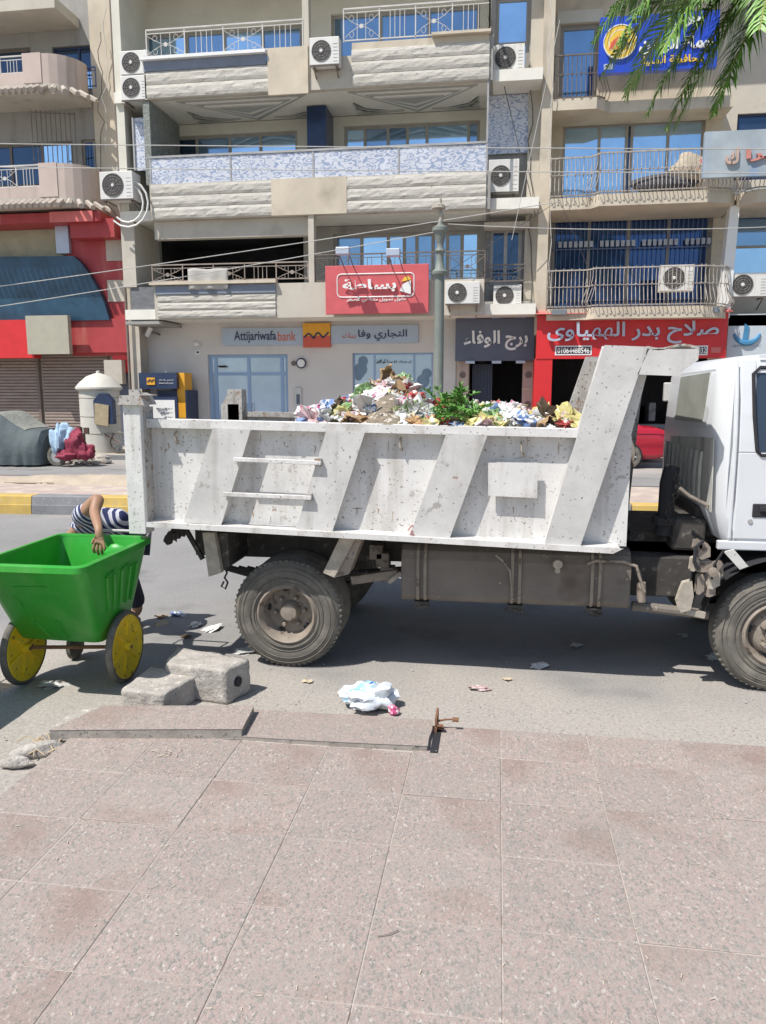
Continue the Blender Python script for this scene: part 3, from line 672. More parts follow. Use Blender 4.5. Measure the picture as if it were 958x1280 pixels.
# grey stone block at left end of first band, and left pier above
q=r(166,372,199,404,YB+.3); MB().box(q[0],q[1],YB+.25,YW,Z1b-.02,Z1+.0).build('corner_block',dstone,apt)
MB().box(XL+.34,X(199,400),YB+.2,YW,Z1b-.12,Z1b-.03).build('soffit',greyp,apt)
# roof and back mass so the block is a block
MB().box(XL+.35,XR,27.0,34,0,17.3).box(XL+.35,XR,24.85,27,17,17.3).build('rear_walls',creamg,apt)
MB().box(xa,xb,YB,YB+.2,14.9,15.7).box(XL+.35,XR,YB+.2,27,14.2,14.5).build('upper_band',creamg,apt)
holes(MB(),XL+.35,XR,14.5,17.3,YW,[(xa+1,xm0-1,15.2,16.6),(xm1+1,xb-1,15.2,16.6)],.2).build('upper_wall',cream,apt)
window(apt,(xa+1,xm0-1,15.2,16.6),YW+.1,[1,1,1],fw=.1); window(apt,(xm1+1,xb-1,15.2,16.6),YW+.1,[1,1,1],fw=.1)
# soft cloth over the first floor rail
q=r(236,336,286,362,YB-.05); m=MB(); nx,nz2=14,8
for j in range(nz2+1):
    for i in range(nx+1):
        u=i/nx;v=j/nz2; m.v.append((q[0]+(q[1]-q[0])*u,YB-.1-.04*math.sin(u*14)*(1-v)-.02*mnoise.noise(Vector((u*5,v*4,0))),q[2]+(q[3]-q[2]+.04*mnoise.noise(Vector((u*3,0,0))))*v))
m.f=[(j*(nx+1)+i,j*(nx+1)+i+1,(j+1)*(nx+1)+i+1,(j+1)*(nx+1)+i) for j in range(nz2) for i in range(nx)]
o=m.build('cloth',M('grey_cloth',(.42,.4,.37),.9,var=.1),smooth=True); o.modifiers.new('s','SOLIDIFY').thickness=.02; tag(o,'pale grey cloth hung over the first floor railing above the bank','cloth')
# ================= AIR CONDITIONERS =================
ac(r(150,63,186,94,YB),YB,'upper unit of the stacked pair left of the third floor balcony',bracket=False)
ac(r(151,94,184,126,YB),YB,'lower unit of the stacked pair left of the third floor balcony')
ac(r(125,214,166,250,YB-.3),YB-.3,'air conditioner with looping white hoses on the pier left of the central block',dep=.55)
ac(r(387,46,424,82,YB-.4),YB-.4,'air conditioner in a cage between the two third floor balconies')
ac(r(616,55,656,90,YR-.5),YR-.5,'air conditioner under the blue window at the top right of the central block')
ac(r(611,199,649,241,YR-.5),YR-.5,'air conditioner on the recessed right bay below the wavy blue panel')
ac(r(557,352,600,381,YB-.35),YB-.35,'air conditioner just right of the lamp post, on the end of the first floor balcony')
ac(r(617,356,652,384,YR-.4),YR-.4,'air conditioner above the grey sign board, right of its neighbour by the lamp post')
# ================= SIGNS ON THE CENTRAL BLOCK =================
Yb=YW-.09
s=thing('bank_sign','long pale blue bank sign in Latin and Arabic lettering with an orange and red emblem','sign',(PY(400,420,Yb).x,Yb,3.6))
q=r(278,409,523,431,Yb); em=r(379,404,413,434,Yb-.04)
MB().box(q[0],em[0]-.01,Yb,YW-.002,q[2],q[3]).build('board',bankb,s); MB().box(em[1]+.01,q[1],Yb,YW-.002,q[2]+.04,q[3]+.04).build('board',bankb,s)
zm=(em[2]+em[3])/2-.02
a=MB().box(em[0],em[1],Yb-.05,YW-.002,zm,em[3]).build('emblem_upper',orange,s); MB().box(em[0],em[1],Yb-.05,YW-.002,em[2],zm-.001).build('emblem_lower',bankred,s)
m=MB(); w_=em[1]-em[0]; pts=[(.04,-.06),(.2,.1),(.27,.06),(.4,-.1),(.52,.12),(.6,.1),(.74,-.08),(.95,.14)]
for i in range(len(pts)-1):
    A=pts[i];B=pts[i+1]; m.bar((em[0]+w_*A[0],Yb-.06,zm+A[1]*w_*.9),(em[0]+w_*B[0],Yb-.06,zm+B[1]*w_*.9),.05,.012,up=(0,1,0))
m.build('zigzag_mark',letd,s)
q=r(293,411,345,429,Yb); q2=r(347,411,371,429,Yb)
text('Attijariwafa',*r(293,414,345.5,430,Yb)[:2],*r(293,413.5,345,429,Yb)[2:],Yb-.002,letd,s,bold=.012,ar=False,ext=.012)
text('bank',*r(347.5,414,370,426,Yb)[:2],*r(347,414.5,370,426,Yb)[2:],Yb-.002,letr,s,ar=False,ext=.012)
text('التجاري وفا',*r(448,412,509,426,Yb),Yb-.002,letd,s,bold=.015,ext=.012)
text('بنك',*r(428,416,445,424,Yb),Yb-.002,letr,s,bold=.0,ext=.012)
# rose board with two spot lamps
Yq=YB-.3
s=thing('rose_sign','rose red finance sign with raised white Arabic lettering and two spotlights','sign',(PY(470,360,Yq).x,Yq,4.2))
q=r(407,331,536,392,Yq); MB().box(q[0],q[1],Yq,Yq+.12,q[2],q[3]).build('board',rosy,s,bevel=.01)
MB().box(q[0]+.1,q[1]-.1,Yq+.12,YB-.07,q[2]+.2,q[3]-.2).build('back_frame',raild,s)
f=r(422,342,518,371,Yq); m=MB(); rr=.12; pts=[]
for cx,cz,a0 in ((f[1]-rr,f[3]-rr,0),(f[0]+rr,f[3]-rr,90),(f[0]+rr,f[2]+rr,180),(f[1]-rr,f[2]+rr,270)):
    for k in range(5): t=R(a0+k*22.5); pts.append((cx+rr*math.cos(t),Yq-.006,cz+rr*math.sin(t)))
m.tube(pts+[pts[0]],.018,4).build('border_line',letw,s)
text('بساطة',*r(429,349,496,365,Yq),Yq-.03,letw,s,bold=.03,ext=.05)
text('حلول تمويل متناهي الصغر',*r(434,372,508,378,Yq),Yq-.002,letw,s,bold=.02,ext=.008)
g=r(500,346,514,368,Yq); m=MB().prism([(g[0],g[2]+.1),(g[1],g[2]),(g[1],g[3]-.1),(g[0]+.1,g[3]-.2)],Yq-.05,Yq-.002); m.build('emblem_panel',letw,s)
MB().prism([(g[0]+.05,g[3]-.14),(g[1],g[3]-.08),(g[1]-.05,g[3]),(g[0]+.15,g[3]+.0)],Yq-.05,Yq-.003).build('emblem_flame',yel,s)
for (px,pt) in ((434,327),(495,329)):
    p=PY(px+2,pt+5,Yq-.02); o=Vector((p.x-.02,Yq-.75,p.z+.18))
    lam=MB().box(o.x-.19,o.x+.19,o.y-.1,o.y+.14,o.z,o.z+.2).build('spotlight',letg,s,bevel=.02)
    MB().bar((p.x-.14,Yq+.05,p.z-.05),(o.x-.14,o.y+.1,o.z+.05),.025).bar((p.x+.14,Yq+.05,p.z-.05),(o.x+.14,o.y+.1,o.z+.05),.025).build('arm',raild,lam)
# dark slate board over the entrance
Ys=24.05
s=thing('slate_sign','dark slate sign board with white Arabic lettering over the dark entrance','sign',(PY(619,425,Ys).x,Ys,3.0))
q=r(569.5,398,668,451,Ys); MB().box(q[0],q[1],Ys,Ys+.15,q[2],q[3]).build('board',slate,s)
text('برج الوفاء',*r(580,413,660,438,Ys),Ys-.002,letw,s,bold=.03,ext=.03)
m=MB()
for px in (588,621,651):
    p=PY(px,400,Ys); m.box(p.x-.14,p.x+.14,Ys-.25,Ys+.1,q[3]+.001,q[3]+.06); p=PY(px,450,Ys); m.box(p.x-.14,p.x+.14,Ys-.05,Ys+.1,q[2]-.08,q[2]-.002)
m.build('fixing_clip',letg,s); MB().box(q[0],q[1],Ys+.15,24.6,q[2]+.1,q[3]-.05).build('box_body',slate,s)
# small wall boxes
p=r(165.5,409,178,432,YW-.2); s=thing('wall_emblem','small square bank emblem plate on the white wall at far left','sign',(p[0],YW-.2,p[2]))
MB().box(p[0],p[1],YW-.2,YW-.02,p[2]+.25,p[3]).build('plate',orange,s); MB().box(p[0],p[1],YW-.2,YW-.02,p[2]+.0,p[2]+.249).build('plate_foot',bankred,s)
MB().bar((p[0]+.05,YW-.21,p[3]-.25),(p[0]+.12,YW-.21,p[3]-.12),.03).bar((p[0]+.12,YW-.21,p[3]-.12),(p[0]+.2,YW-.21,p[3]-.25),.03).bar((p[0]+.2,YW-.21,p[3]-.25),(p[1]-.03,YW-.21,p[3]-.12),.03).build('mark',letd,s)
p=PY(188,414,YW-.3); s=thing('floodlight','white tube floodlight on a short arm on the bank wall','lamp',tuple(p))
MB().tube([(p.x+.1,YW-.45,p.z+.12),(p.x-.1,YW-.35,p.z-.15)],.08,10).build('tube',letw,s); MB().bar((p.x+.05,YW-.4,p.z),(p.x+.2,YW,p.z-.1),.04).build('arm',raild,s)
p=PY(246,432,YW-.1); s=thing('wall_camera','small white security camera above its little sticker on the bank wall','camera',tuple(p))
MB().blob((p.x,YW-.1,p.z+.05),(.11,.1,.08),amp=.05).build('dome',letw,s,smooth=True); MB().box(p.x-.09,p.x+.09,YW-.03,YW-.003,p.z-.28,p.z-.14).build('sticker',letw,s); MB().box(p.x-.04,p.x+.05,YW-.036,YW-.031,p.z-.24,p.z-.18).build('mark',letd,s)
p=PY(375,454,YW-.1); s=thing('alarm_box','round white alarm sounder beside a small dark disc','alarm',tuple(p))
MB().lathe([(0,-.06),(.12,-.05),(.13,0)],(p.x+.05,YW-.1,p.z),'y',18).build('sounder',letw,s); MB().lathe([(.13,-.03),(.17,-.02),(.17,0)],(p.x+.05,YW-.1,p.z),'y',18).build('ring',letd,s); MB().lathe([(0,-.04),(.08,-.03),(.08,0)],(p.x-.22,YW-.03,p.z),'y',14).build('disc',raild,s)
p=r(369,485,377,511,YW-.05); s=thing('intercom','narrow grey entry panel beside the bank door','intercom',(p[0],YW-.05,p[2]))
MB().box(p[0],p[1],YW-.06,YW-.002,p[2],p[3]).build('case',alum,s); MB().box(p[0]+.05,p[1]-.05,YW-.07,YW-.061,p[2]+.15,p[3]-.2).build('panel',slate,s)
# cash machines
q=r(180,466,238,590,23.6); s=thing('cash_machine','navy cash machine with an orange side, screen and lit header by the bank wall','cash machine',((q[0]+q[1])/2,23.6,.12))
zA=PY(210,466,23.6).z; xo=PY(222,490,23.6).x
MB().box(PY(197,500,23.6).x,xo+.3,23.61,24.55,.12,zA-.55).build('cabinet',navy,s)
MB().box(q[0],PY(221,480,23.4).x,23.4,24.5,PY(200,486,23.4).z,zA).build('header',navy,s)
MB().box(xo,PY(233,490,23.7).x,23.6,24.2,.12,zA).build('side_casing',orange,s)
e=r(184,472,194,481,23.39); MB().box(e[0],e[1],23.37,23.399,e[2],e[3]).build('emblem',orange,s); MB().bar((e[0]+.02,23.365,e[2]+.1),((e[0]+e[1])/2,23.365,e[2]+.17),.03).bar(((e[0]+e[1])/2,23.365,e[2]+.1),(e[1]-.02,23.365,e[2]+.17),.03).build('mark',letd,s)
text('التجاري وفا بنك',*r(199,474,217,476.5,23.39),23.395,letw,s,bold=.0,ext=.004); text('Attijariwafa bank',*r(199,478,217,480,23.39),23.395,letw,s,ar=False,ext=.004)
q=r(183,496,222,530,23.2); q=(q[0],q[1],.5,q[3]); s2=thing('notice_stand','white notice panel in a dark frame in front of the cash machine','notice board',((q[0]+q[1])/2,23.2,.12))
MB().box(q[0],q[1],23.2,23.3,q[2],q[3]).build('frame',navy,s2); e=r(187.5,500,219,528,23.19); MB().box(e[0],e[1],23.18,23.199,e[2],e[3]).build('notice',letw,s2)
for k in range(3): z=e[3]-.3-.13*k; text(['الصراف الآلي في خدمتك','ساعات العمل طوال اليوم','مرحبا بكم'][k],e[1]-.6+.12*k,e[1]-.08,z,z+.06,23.178,letd,s2,ext=.002)
MB().box(q[0]+.1,q[0]+.2,23.2,23.3,.12,.5).box(q[1]-.2,q[1]-.1,23.2,23.3,.12,.5).build('leg',navy,s2)

# ================= RIGHT BUILDING =================
YF=23.6; YT=24.8
rb=thing('balcony_building','plastered block with blue windows and ornate white iron balconies over the red shop','building',(4.5,24.8,0))
x0=XR+.001; x1=PY(908,300,YF).x
def zr(py,Y=YT,px=790): return PY(px,py,Y).z
sz1=zr(390,YF-.7); f1=zr(384,YF-.6); f2=zr(243,YF-.6); f3=zr(112,YF-.6)
w1=r(690,262,888,378,YT); w1=(w1[0],w1[1],f1+.1,w1[3]); w2=r(703,152,880,242,YT); w2=(w2[0],w2[1],f2+.1,w2[3]); w3_=r(700,30,748,100,YT); w3_=(w3_[0],w3_[1],f3-.1,w3_[3])
sh=r(688,448,905,590,YT); sh=(sh[0],sh[1],.12,sh[3])
holes(MB(),x0,x1,0,17,YT,[w1,w2,w3_,sh],.25).build('front_wall',cream,rb)
MB().box(x0,x1+8,27.5,35,0,17.2).box(x0,x0+.1,YT+.26,27.5,0,17.2).build('rear_walls',cream,rb)
MB().box(x0+.01,x0+.3,YF-.2,YT-.001,3.6,17).build('left_pier',cream,rb)
def slabb(z,xa_,xb_,yf,round_=False):
    pts=[(xa_,YT-.002),(xa_,yf+.15),(xa_+1.1,yf+.1),(xa_+1.3,yf-.2),(xb_-.8,yf-.25),(xb_-.25,yf-.05),(xb_,yf+.4),(xb_,YT-.002)]
    MB().prism(pts,z-.32,z,'z').build('balcony_slab',cream,rb); return pts
for z in (f1,f2):
    P_=slabb(z,x0+.31,x1+.1,YF-.6); belly_rail(rb,P_[1:7],z+.02,z+1.05,M('rail_weathered',(.38,.34,.3),.6,var=.3,scale=6),.105)
# upper floor (signs cover it): small balcony and soffit
MB().prism([(x0+.31,YT-.002),(x0+.31,YF-.2),(x0+1.5,YF-.2),(x0+1.9,YF+.2),(x1,YF+.2),(x1,YT-.002)],f3-.3,f3,'z').build('balcony_slab',cream,rb)
belly_rail(rb,[(x0+.33,YF-.1),(x0+1.55,YF-.1),(x0+1.75,YF+.1)],f3+.02,f3+1.15,raild,.12)
MB().box(x0+.3,x1+6,YF-.3,YT,13.9,14.3).build('top_slab',creamg,rb)
# windows
window(rb,w2,YT+.1,[1.7,1.3,.25,1.7,1.6],pick=pk([glassb,glassb,glassd,glassb,glassb]),fw=.08)
def grille_window(rc):
    f=window(rb,rc,YT+.1,[1,1.1,1.1,1.1],gl=glass('navy_glass',(.05,.11,.28),metal=.6),fw=.09)
    m=MB(); n=34
    for i in range(n+1): x=rc[0]+(rc[1]-rc[0])*i/n; m.bar((x,YT-.02,rc[2]),(x,YT-.02,rc[3]-.05),.018)
    for zz in (.1,.62,.94): m.bar((rc[0],YT-.02,rc[2]+(rc[3]-rc[2])*zz),(rc[1],YT-.02,rc[2]+(rc[3]-rc[2])*zz),.03)
    m.build('security_bars',M('bar_blue_grey',(.1,.13,.22),.5),f)
    m=MB()
    for i in range(30):
        if i%8==0: continue
        x=rc[0]+(rc[1]-rc[0])*(i+.2)/30; m.box(x,x+.1,YT-.04,YT-.03,rc[2]+(rc[3]-rc[2])*.64,rc[2]+(rc[3]-rc[2])*.70)
    m.build('bar_plates',M('plate_grey',(.4,.44,.52),.5),f,kind='stuff')
grille_window(w1)
window(rb,w3_,YT+.1,[1],gl=glassm,fw=.12)
MB().box(w3_[0]-.1,w3_[1]+.1,YT-.05,YT,w3_[3]+.02,w3_[3]+.35).build('lintel',lightp,rb)
# roller hood of middle window
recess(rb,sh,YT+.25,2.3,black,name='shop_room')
# goods standing in the dark shop, seen as faint shapes
m=MB()
for k in range(16): xx=sh[0]+.5+k*.3; m.box(xx,xx+.2,YT+1.2+.1*(k%3),YT+1.4,.9+.1*(k%4),1.1+.12*(k%5))
m.box(sh[0]+.4,sh[1]-.4,YT+1.1,YT+1.6,.12,.9); m.build('shop_goods',M('dim_goods',(.16,.17,.2),.4,var=.6,scale=5),rb,kind='stuff')
# red shop front
Yr=23.3
s=thing('red_shop_sign','broad red shop sign with pale blue Arabic lettering and phone number panels','sign',(PY(790,420,Yr).x,Yr,3.0))
q=r(671,395,909,446,Yr); q=(q[0],q[1],PY(780,448,Yr).z,PY(780,393,Yr).z)
MB().box(q[0],q[1],Yr,Yr+.25,q[2],q[3]).build('board',red,s)
MB().prism([(Yr-.25,q[3]+.02),(Yr+.3,q[3]+.2),(Yr+.3,q[3]+.02),],q[0]-.05,q[1]+.05,'x').build('rim',pinkr,s)
m=MB()
for px in (698,748,788,831,885): p=PY(px,388,Yr); m.box(p.x-.2,p.x+.2,Yr-.45,Yr-.2,q[3]-.02,q[3]+.12)
m.build('lamp_box',M('lamp_grey',(.17,.19,.21),.5),s)
text('صلاح بدر الههياوى',*r(684,402,898,430,Yr),Yr-.025,letg,s,bold=.018,ext=.05)
for (a,b_,t_,ta,tb) in ((694,740,'01064488546',697,737),(840,885,'01001259032',843,883)):
    e=r(a,432,b_,444,Yr-.01); MB().box(e[0],e[1],Yr-.012,Yr-.001,e[2],e[3]).build('number_panel',letw,s); MB().box(e[0]+.04,e[1]-.04,Yr-.016,Yr-.0125,e[2]+.04,e[3]-.04).build('number_ground',black,s)
    text(t_,*r(ta,434.5,tb,441.5,Yr-.01),Yr-.0165,letw,s,'number',bold=.02,ext=.004,ar=False)
e=r(889,434,901,441,Yr); MB().box(e[0],e[1],Yr-.01,Yr-.001,e[2],e[3]).build('sticker',pinkr,s)
s=thing('shop_portal','red cladding post at the left of the open shop front','shop front',(PY(678,480,Yr).x,Yr,.12))
q=r(668,448,690,505,Yr); MB().box(q[0],q[1],Yr+.02,YT-.001,1.35,q[3]-.01).build('cladding',red,s); MB().box(q[0],q[1],Yr+.05,YT-.001,.12,1.349).build('plinth',slate,s)
# next property to the right: white column, window, pale board
rb2=thing('corner_building','right-hand block with a white painted column and blue glazing','building',(9,24.8,0))
xx0=x1+.001; xx1=xx0+6
wA=r(917,300,1010,345,YT); wA=(xx0+.35,xx1-1,f1+.5,zr(262,YT,930)); wB=(xx0+.4,xx1-1,f2+.7,zr(142,YT,930))
holes(MB(),xx0,xx1,0,17,YT,[wA,wB],.2).build('front_wall',creamg,rb2)
window(rb2,wA,YT+.08,[1,1,1],[1.2,.9],gl=glassm,fw=.07,pick=lambda i,j: glassb if j==0 else glassm); window(rb2,wB,YT+.08,[1,1,1,1],gl=glassd,fw=.07,fm=navy)
MB().box(xx0+.35,xx1-1,YT-.12,YT-.01,wA[3]+.01,wA[3]+.55).build('blind_box',M('pale_blue_panel',(.35,.42,.46),.6,var=.06),rb2)
q=r(902,252,916,372,YF-.1); MB().prism([(q[0],f1-.3),(q[0]+.3,f1-.3),(q[0]+.37,f2-.3),(q[0]+.12,f2-.3)],YF-.25,YF+.1).build('column',letw,rb2)
MB().prism([(xx0+.15,YT-.002),(xx0+.15,YF-.4),(xx0+.5,YF-.8),(xx1,YF-.8),(xx1,YT-.002)],f2-.35,f2-.02,'z').build('balcony_slab',cream,rb2)
belly_rail(rb2,[(xx0+.15,YF-.4),(xx0+.5,YF-.8),(xx1,YF-.8)],f2+.0,f2+1.05,M('rail_weathered',(.38,.34,.3),.6,var=.3,scale=6),.105)
MB().box(xx0+.0,xx1,YF+.0,YT-.002,f1-.5,f1-.2).build('ledge',greyp,rb2)
ac(r(912,341,961,372,YF-.2),YF-.2,'air conditioner beside the white column at the right edge',group='air conditioner units on the facades')
ac(r(826,331,868,365,YF-.35),YF-.35,'air conditioner standing behind the ornate rail above the red shop',bracket=False)
# pale shop board on the far right, with a blue curl emblem
s=thing('pale_shop_sign','pale shop board with a blue curled emblem behind the truck cab','sign',(PY(940,415,Yr+.3).x,Yr+.3,3))
q=r(910,392,1010,440,Yr+.3); MB().box(q[0],q[1],Yr+.3,Yr+.5,q[2]-.2,q[3]).build('board',M('pale_board',(.48,.53,.57),.5,var=.06),s)
p=PY(934,418,Yr+.3); m=MB(); m.tube([(p.x+.36*math.cos(t),Yr+.285,p.z+.1+.34*math.sin(t)) for t in [R(195+k*15) for k in range(11)]],[.03,.05,.06,.07,.08,.08,.08,.07,.06,.05,.03],6)
m.prism([(p.x-.12,p.z-.2),(p.x+.02,p.z-.25),(p.x+.05,p.z+.2),(p.x-.08,p.z+.3)],Yr+.27,Yr+.298); m.build('emblem',M('emblem_blue',(.06,.22,.4),.4),s)
text('لخدمات المحمول',*r(915,430,951,434,Yr+.3),Yr+.298,M('letter_grey',(.35,.4,.45),.5),s,ext=.004)
# blue party board
Yp=YF-.4
s=thing('blue_sign','bright blue party sign with a round yellow emblem and white lettering behind the palm leaves','sign',(PY(820,50,Yp).x,Yp,f3))
q=r(750,17,898,90,Yp); zl=PY(750,55,Yp); 
MB().box(q[0],q[1],Yp,Yp+.22,q[2]+.05,q[3]).build('board',blue,s)
c=PY(775,53,Yp); rr=PY(795,53,Yp).x-c.x
MB().lathe([(0,-.05),(rr,-.05),(rr,0)],(c.x,Yp,c.z),'y',36).build('emblem_disc',yel,s); m=MB().lathe([(rr*.98,-.06),(rr*1.04,-.06),(rr*1.04,0)],(c.x,Yp,c.z),'y',36); m.lathe([(rr*.68,-.053),(rr*.72,-.053)],(c.x,Yp,c.z),'y',30).build('emblem_ring',letw,s)
m=MB()
for k in range(6): m.prism([(c.x-rr*.1-.05*k,c.z-rr*.5),(c.x-rr*(.1+.09*k),c.z+rr*(.5-.1*k)),(c.x-rr*(.02+.05*k),c.z+rr*.1)],Yp-.056-.001*k,Yp-.051)
m.build('emblem_wing',bankred,s)
m=MB()
for k in range(5): m.prism([(c.x+rr*.1+.03*k,c.z-rr*.5),(c.x+rr*(.12+.1*k),c.z+rr*(.45-.12*k)),(c.x+rr*(.3+.03*k),c.z-rr*.1)],Yp-.057-.001*k,Yp-.051)
m.build('emblem_wing',letd,s)
text('حزب',*r(834,17,878,36,Yp),Yp-.002,letw,s,bold=.035,ext=.05)
text('حماة الوطن',*r(799,44,893,66,Yp)[:2],*r(840,46,842,67,Yp)[2:],Yp-.002,letw,s,bold=.035,ext=.05)
text('محافظة المنيا',*r(804,68,880,82,Yp)[:2],*r(820,70,840,82,Yp)[2:],Yp-.002,yel,s,bold=.02,ext=.04)
e=r(755,80,766,87,Yp); MB().box(e[0],e[1],Yp-.01,Yp-.001,e[2],e[3]).build('sticker',letg,s)
# weathered grey-blue board with raised letters
Yw=YF-1.25
s=thing('weathered_sign','weathered pale board with worn reddish Arabic letters hung on the right balcony','sign',(PY(930,190,Yw).x,Yw,f2))
q=r(880,162,1000,220,Yw); MB().box(q[0],q[1],Yw,Yw+.12,q[2],q[3]).build('board',M('weathered_board',(.34,.39,.42),.6,var=.2,scale=1.2,streak=((.16,.28,.5),1.4,.5,.75)),s)
text('ك',*r(907,185,923,206,Yw),Yw-.01,M('old_letter',(.5,.36,.3),.6),s,bold=.03,ext=.06); text('مرا',*r(932,186,975,202,Yw),Yw-.01,M('old_letter_red',(.55,.22,.18),.6),s,bold=.03,ext=.06)
# laundry and bundle on the second floor balcony
p=PY(862,195,YF-.3); s=thing('laundry_bundle','patterned blanket bundle behind the second floor rail next to the weathered sign','laundry',(p.x,YF-.3,f2))
MB().blob((p.x,YF-.3,f2+.6),(.5,.3,.42),3,.5).build('blanket',M('patterned_cloth',(.42,.36,.28),.9,var=.3,scale=6,speck=((.5,.1,.1),6,.6,.05)),s,smooth=True)
p=PY(842,222,YF-.4); MB().blob((p.x-.2,YF-.35,f2+.3),(.9,.25,.28),5,.4).build('dark_cloth',M('dark_cloth',(.06,.06,.07),.9),s,smooth=True)
# ================= LEFT BUILDING =================
YL=24.6
lb=thing('red_front_building','left block with a faded red shop front, curved blue fascia and pink rounded balconies','building',(-15,25,0))
xl1=XL-.0; xl0=-24.
def xl(px,py=300,Y=YL): return PY(px,py,Y).x
def zl_(py,px=60,Y=YL): return PY(px,py,Y).z
zsh=zl_(440,70,YL); 
holes(MB(),xl0,xl(118,100),6.9,17,YL,[(xl(66,75),xl(124,75),zl_(113,95),zl_(57,95)),(xl0+1,xl(40,90),zl_(113,20),zl_(60,20)),(xl(0,200)-3,xl(92,200),zl_(232,45),zl_(178,45)),(xl(103,200),xl(127,200),zl_(214,115),zl_(174,115))],.2).build('upper_wall',greyp,lb)
window(lb,(xl(66,75),xl(124,75),zl_(113,95),zl_(57,95)),YL+.1,[1.2,1],[1,1.1],pick=lambda i,j:glassd if j or i==0 else glassb,fw=.07,fm=navy)
window(lb,(xl0+1,xl(40,90),zl_(113,20),zl_(60,20)),YL+.1,[1]*6,gl=glassd,fw=.08,fm=raild)
window(lb,(xl(0,200)-3,xl(92,200),zl_(232,45),zl_(178,45)),YL+.1,[1.]*5,pick=pk([glassd,glassd,glassd,glassd,glassb]),fw=.08,fm=raild)
window(lb,(xl(103,200),xl(127,200),zl_(214,115),zl_(174,115)),YL+.1,[1.4,1],pick=pk([glassd,glassb]),fw=.06)
# cream pier between the buildings, with its shaded flank
MB().box(xl(118,100),XL-.002,YL-.15,YL+2,6.95,17).build('corner_pier',cream,lb)
MB().box(xl0,XL-.002,27,34,0,17.3).box(xl0,XL-.3,YL+.21,27,17,17.2).build('rear_walls',creamg,lb)
# rounded balconies
def rbal(pxr,zb,zt,ztile,nm):
    xr_=pxr; pts=[(xl0,YL-.01),(xl0,YL-1.35),(xr_-1.0,YL-1.35)]
    for k in range(7): t=R(-90+k*15); pts.append((xr_-1.0+.95*math.cos(t),YL-.4+.95*math.sin(t)))
    pts.append((xr_-.05,YL-.01))
    MB().prism(pts,zb,zb+.3,'z').build('balcony_slab',creamg,lb)
    # parapet following the curve
    m=MB(); path=pts[1:-1]
    lowtop=zb+.62
    for i in range(len(path)-1):
        a,b_=Vector((*path[i],0)),Vector((*path[i+1],0)); m.prism([(a.x,a.y),(b_.x,b_.y),(b_.x-.02,b_.y+.12),(a.x,a.y+.12)],zb+.301,(lowtop if i<1 else zt),'z')
    m.build('parapet',pinkp,lb)
    m=MB()
    for px_ in ((xr_-1.3),): m.box(px_-.28,px_+.32,YL-1.37,YL-1.15,zb+.302,zt+.02)
    m.build('parapet_post',pinkp,lb)
    railing(lb,(xl0+.2,YL-1.25,0),(xr_-1.6,YL-1.25,0),lowtop,zt,railw,.8)
    # tiled skirt
    tm=M('roof_tile',(.42,.37,.32),.85,var=.15,rnd=.1)
    sk_=[]; 
    d=0; pth=[Vector((p[0],p[1],0)) for p in pts[1:-1]]
    k=0
    for i in range(len(pth)-1):
        a,b_=pth[i],pth[i+1]; n=max(1,int((b_-a).length/.2))
        for q_ in range(n):
            c0=a.lerp(b_,(q_+.5)/n); 
            if c0.x<-20.5: continue
            nr=Vector(((b_-a).y,-(b_-a).x,0)).normalized(); nr=nr if nr.y<0.01 else -nr
            m=MB(); m.tube([(c0.x+nr.x*.02,c0.y+nr.y*.02,ztile+.12),(c0.x+nr.x*.42,c0.y+nr.y*.42,ztile-.1)],.085,6); m.build('roof_tile',tm,lb); k+=1
    return pts
zq=zl_(262,50,YL-1.3); rbal(xl(96,240,YL-1.3)+.4,zq+.05,zl_(204,80,YL-1.3),zq+.12,'a')
zq3=zl_(120,50,YL-1.3); rbal(xl(80,100,YL-1.3)+.3,zq3+.05,zl_(66,70,YL-1.3),zq3+.12,'b')
q=RX(-30,0,65,12,YL-1.2); MB().box(xl0,q[1]+.2,YL-1.4,YL-.01,13.2,13.5).build('balcony_slab',creamg,lb)
# caged end of the second-floor balcony
m=MB(); 
xa_,xb_=xl(46,180,YL-.7),xl(92,180,YL-.7)
for k in range(10): x=xa_+(xb_-xa_)*k/9; m.bar((x,YL-.9+.04*k,zl_(205,70,YL-.8)),(x,YL-.9+.04*k,zl_(137,70,YL-.8)),.02)
for z in (zl_(205,70,YL-.8),zl_(178,70,YL-.8),zl_(140,70,YL-.8)): m.bar((xa_,YL-.9,z),(xb_,YL-.55,z),.03)
m.build('cage',raild,lb)
railing(lb,(xl(72,100),YL-.15,0),(xl(123,100),YL-.15,0),zl_(113,95,YL),zl_(88,95,YL),M('rail_blue',(.08,.12,.3),.5),.6)
# red ground-floor front
zr0=zl_(290,60,YL-1)
MB().box(xl0,xl(130,290,YL-.9),YL-1.1,YL-.02,zl_(278,60,YL-1.1),zl_(266,60,YL-1.1)).build('red_band',pred,lb)
MB().box(xl(62,270,YL-1.15),xl(116,270,YL-1.15),YL-1.16,YL-1.101,zl_(277,90,YL-1.15),zl_(264,90,YL-1.15)).build('pink_band',pinkr,lb)
MB().box(xl(88,290),XL-.01,YL-.35,YL,zl_(445,130),zl_(283,130)).build('red_cladding',pred,lb)
MB().box(xl(96,280,YL-.5),xl(150,280,YL-.5),YL-.9,YL-.351,zl_(300,120,YL-.5),zl_(277,120,YL-.5)).build('red_hood',pred,lb)
for (a,b_,c,d) in ((133,157,300,326),(135,160,350,377)):
    q=RX(a,c,b_,d,YL-.36); MB().box(q[0],q[1],YL-.38,YL-.351,q[2],q[3]).build('cream_panel',creamg,lb)
MB().box(xl0,xl(88,300),YL-.1,YL,zl_(330,60),zl_(280,60)).build('upper_band',M('dull_yellow',(.42,.4,.28),.85),lb)  # one even dull yellow
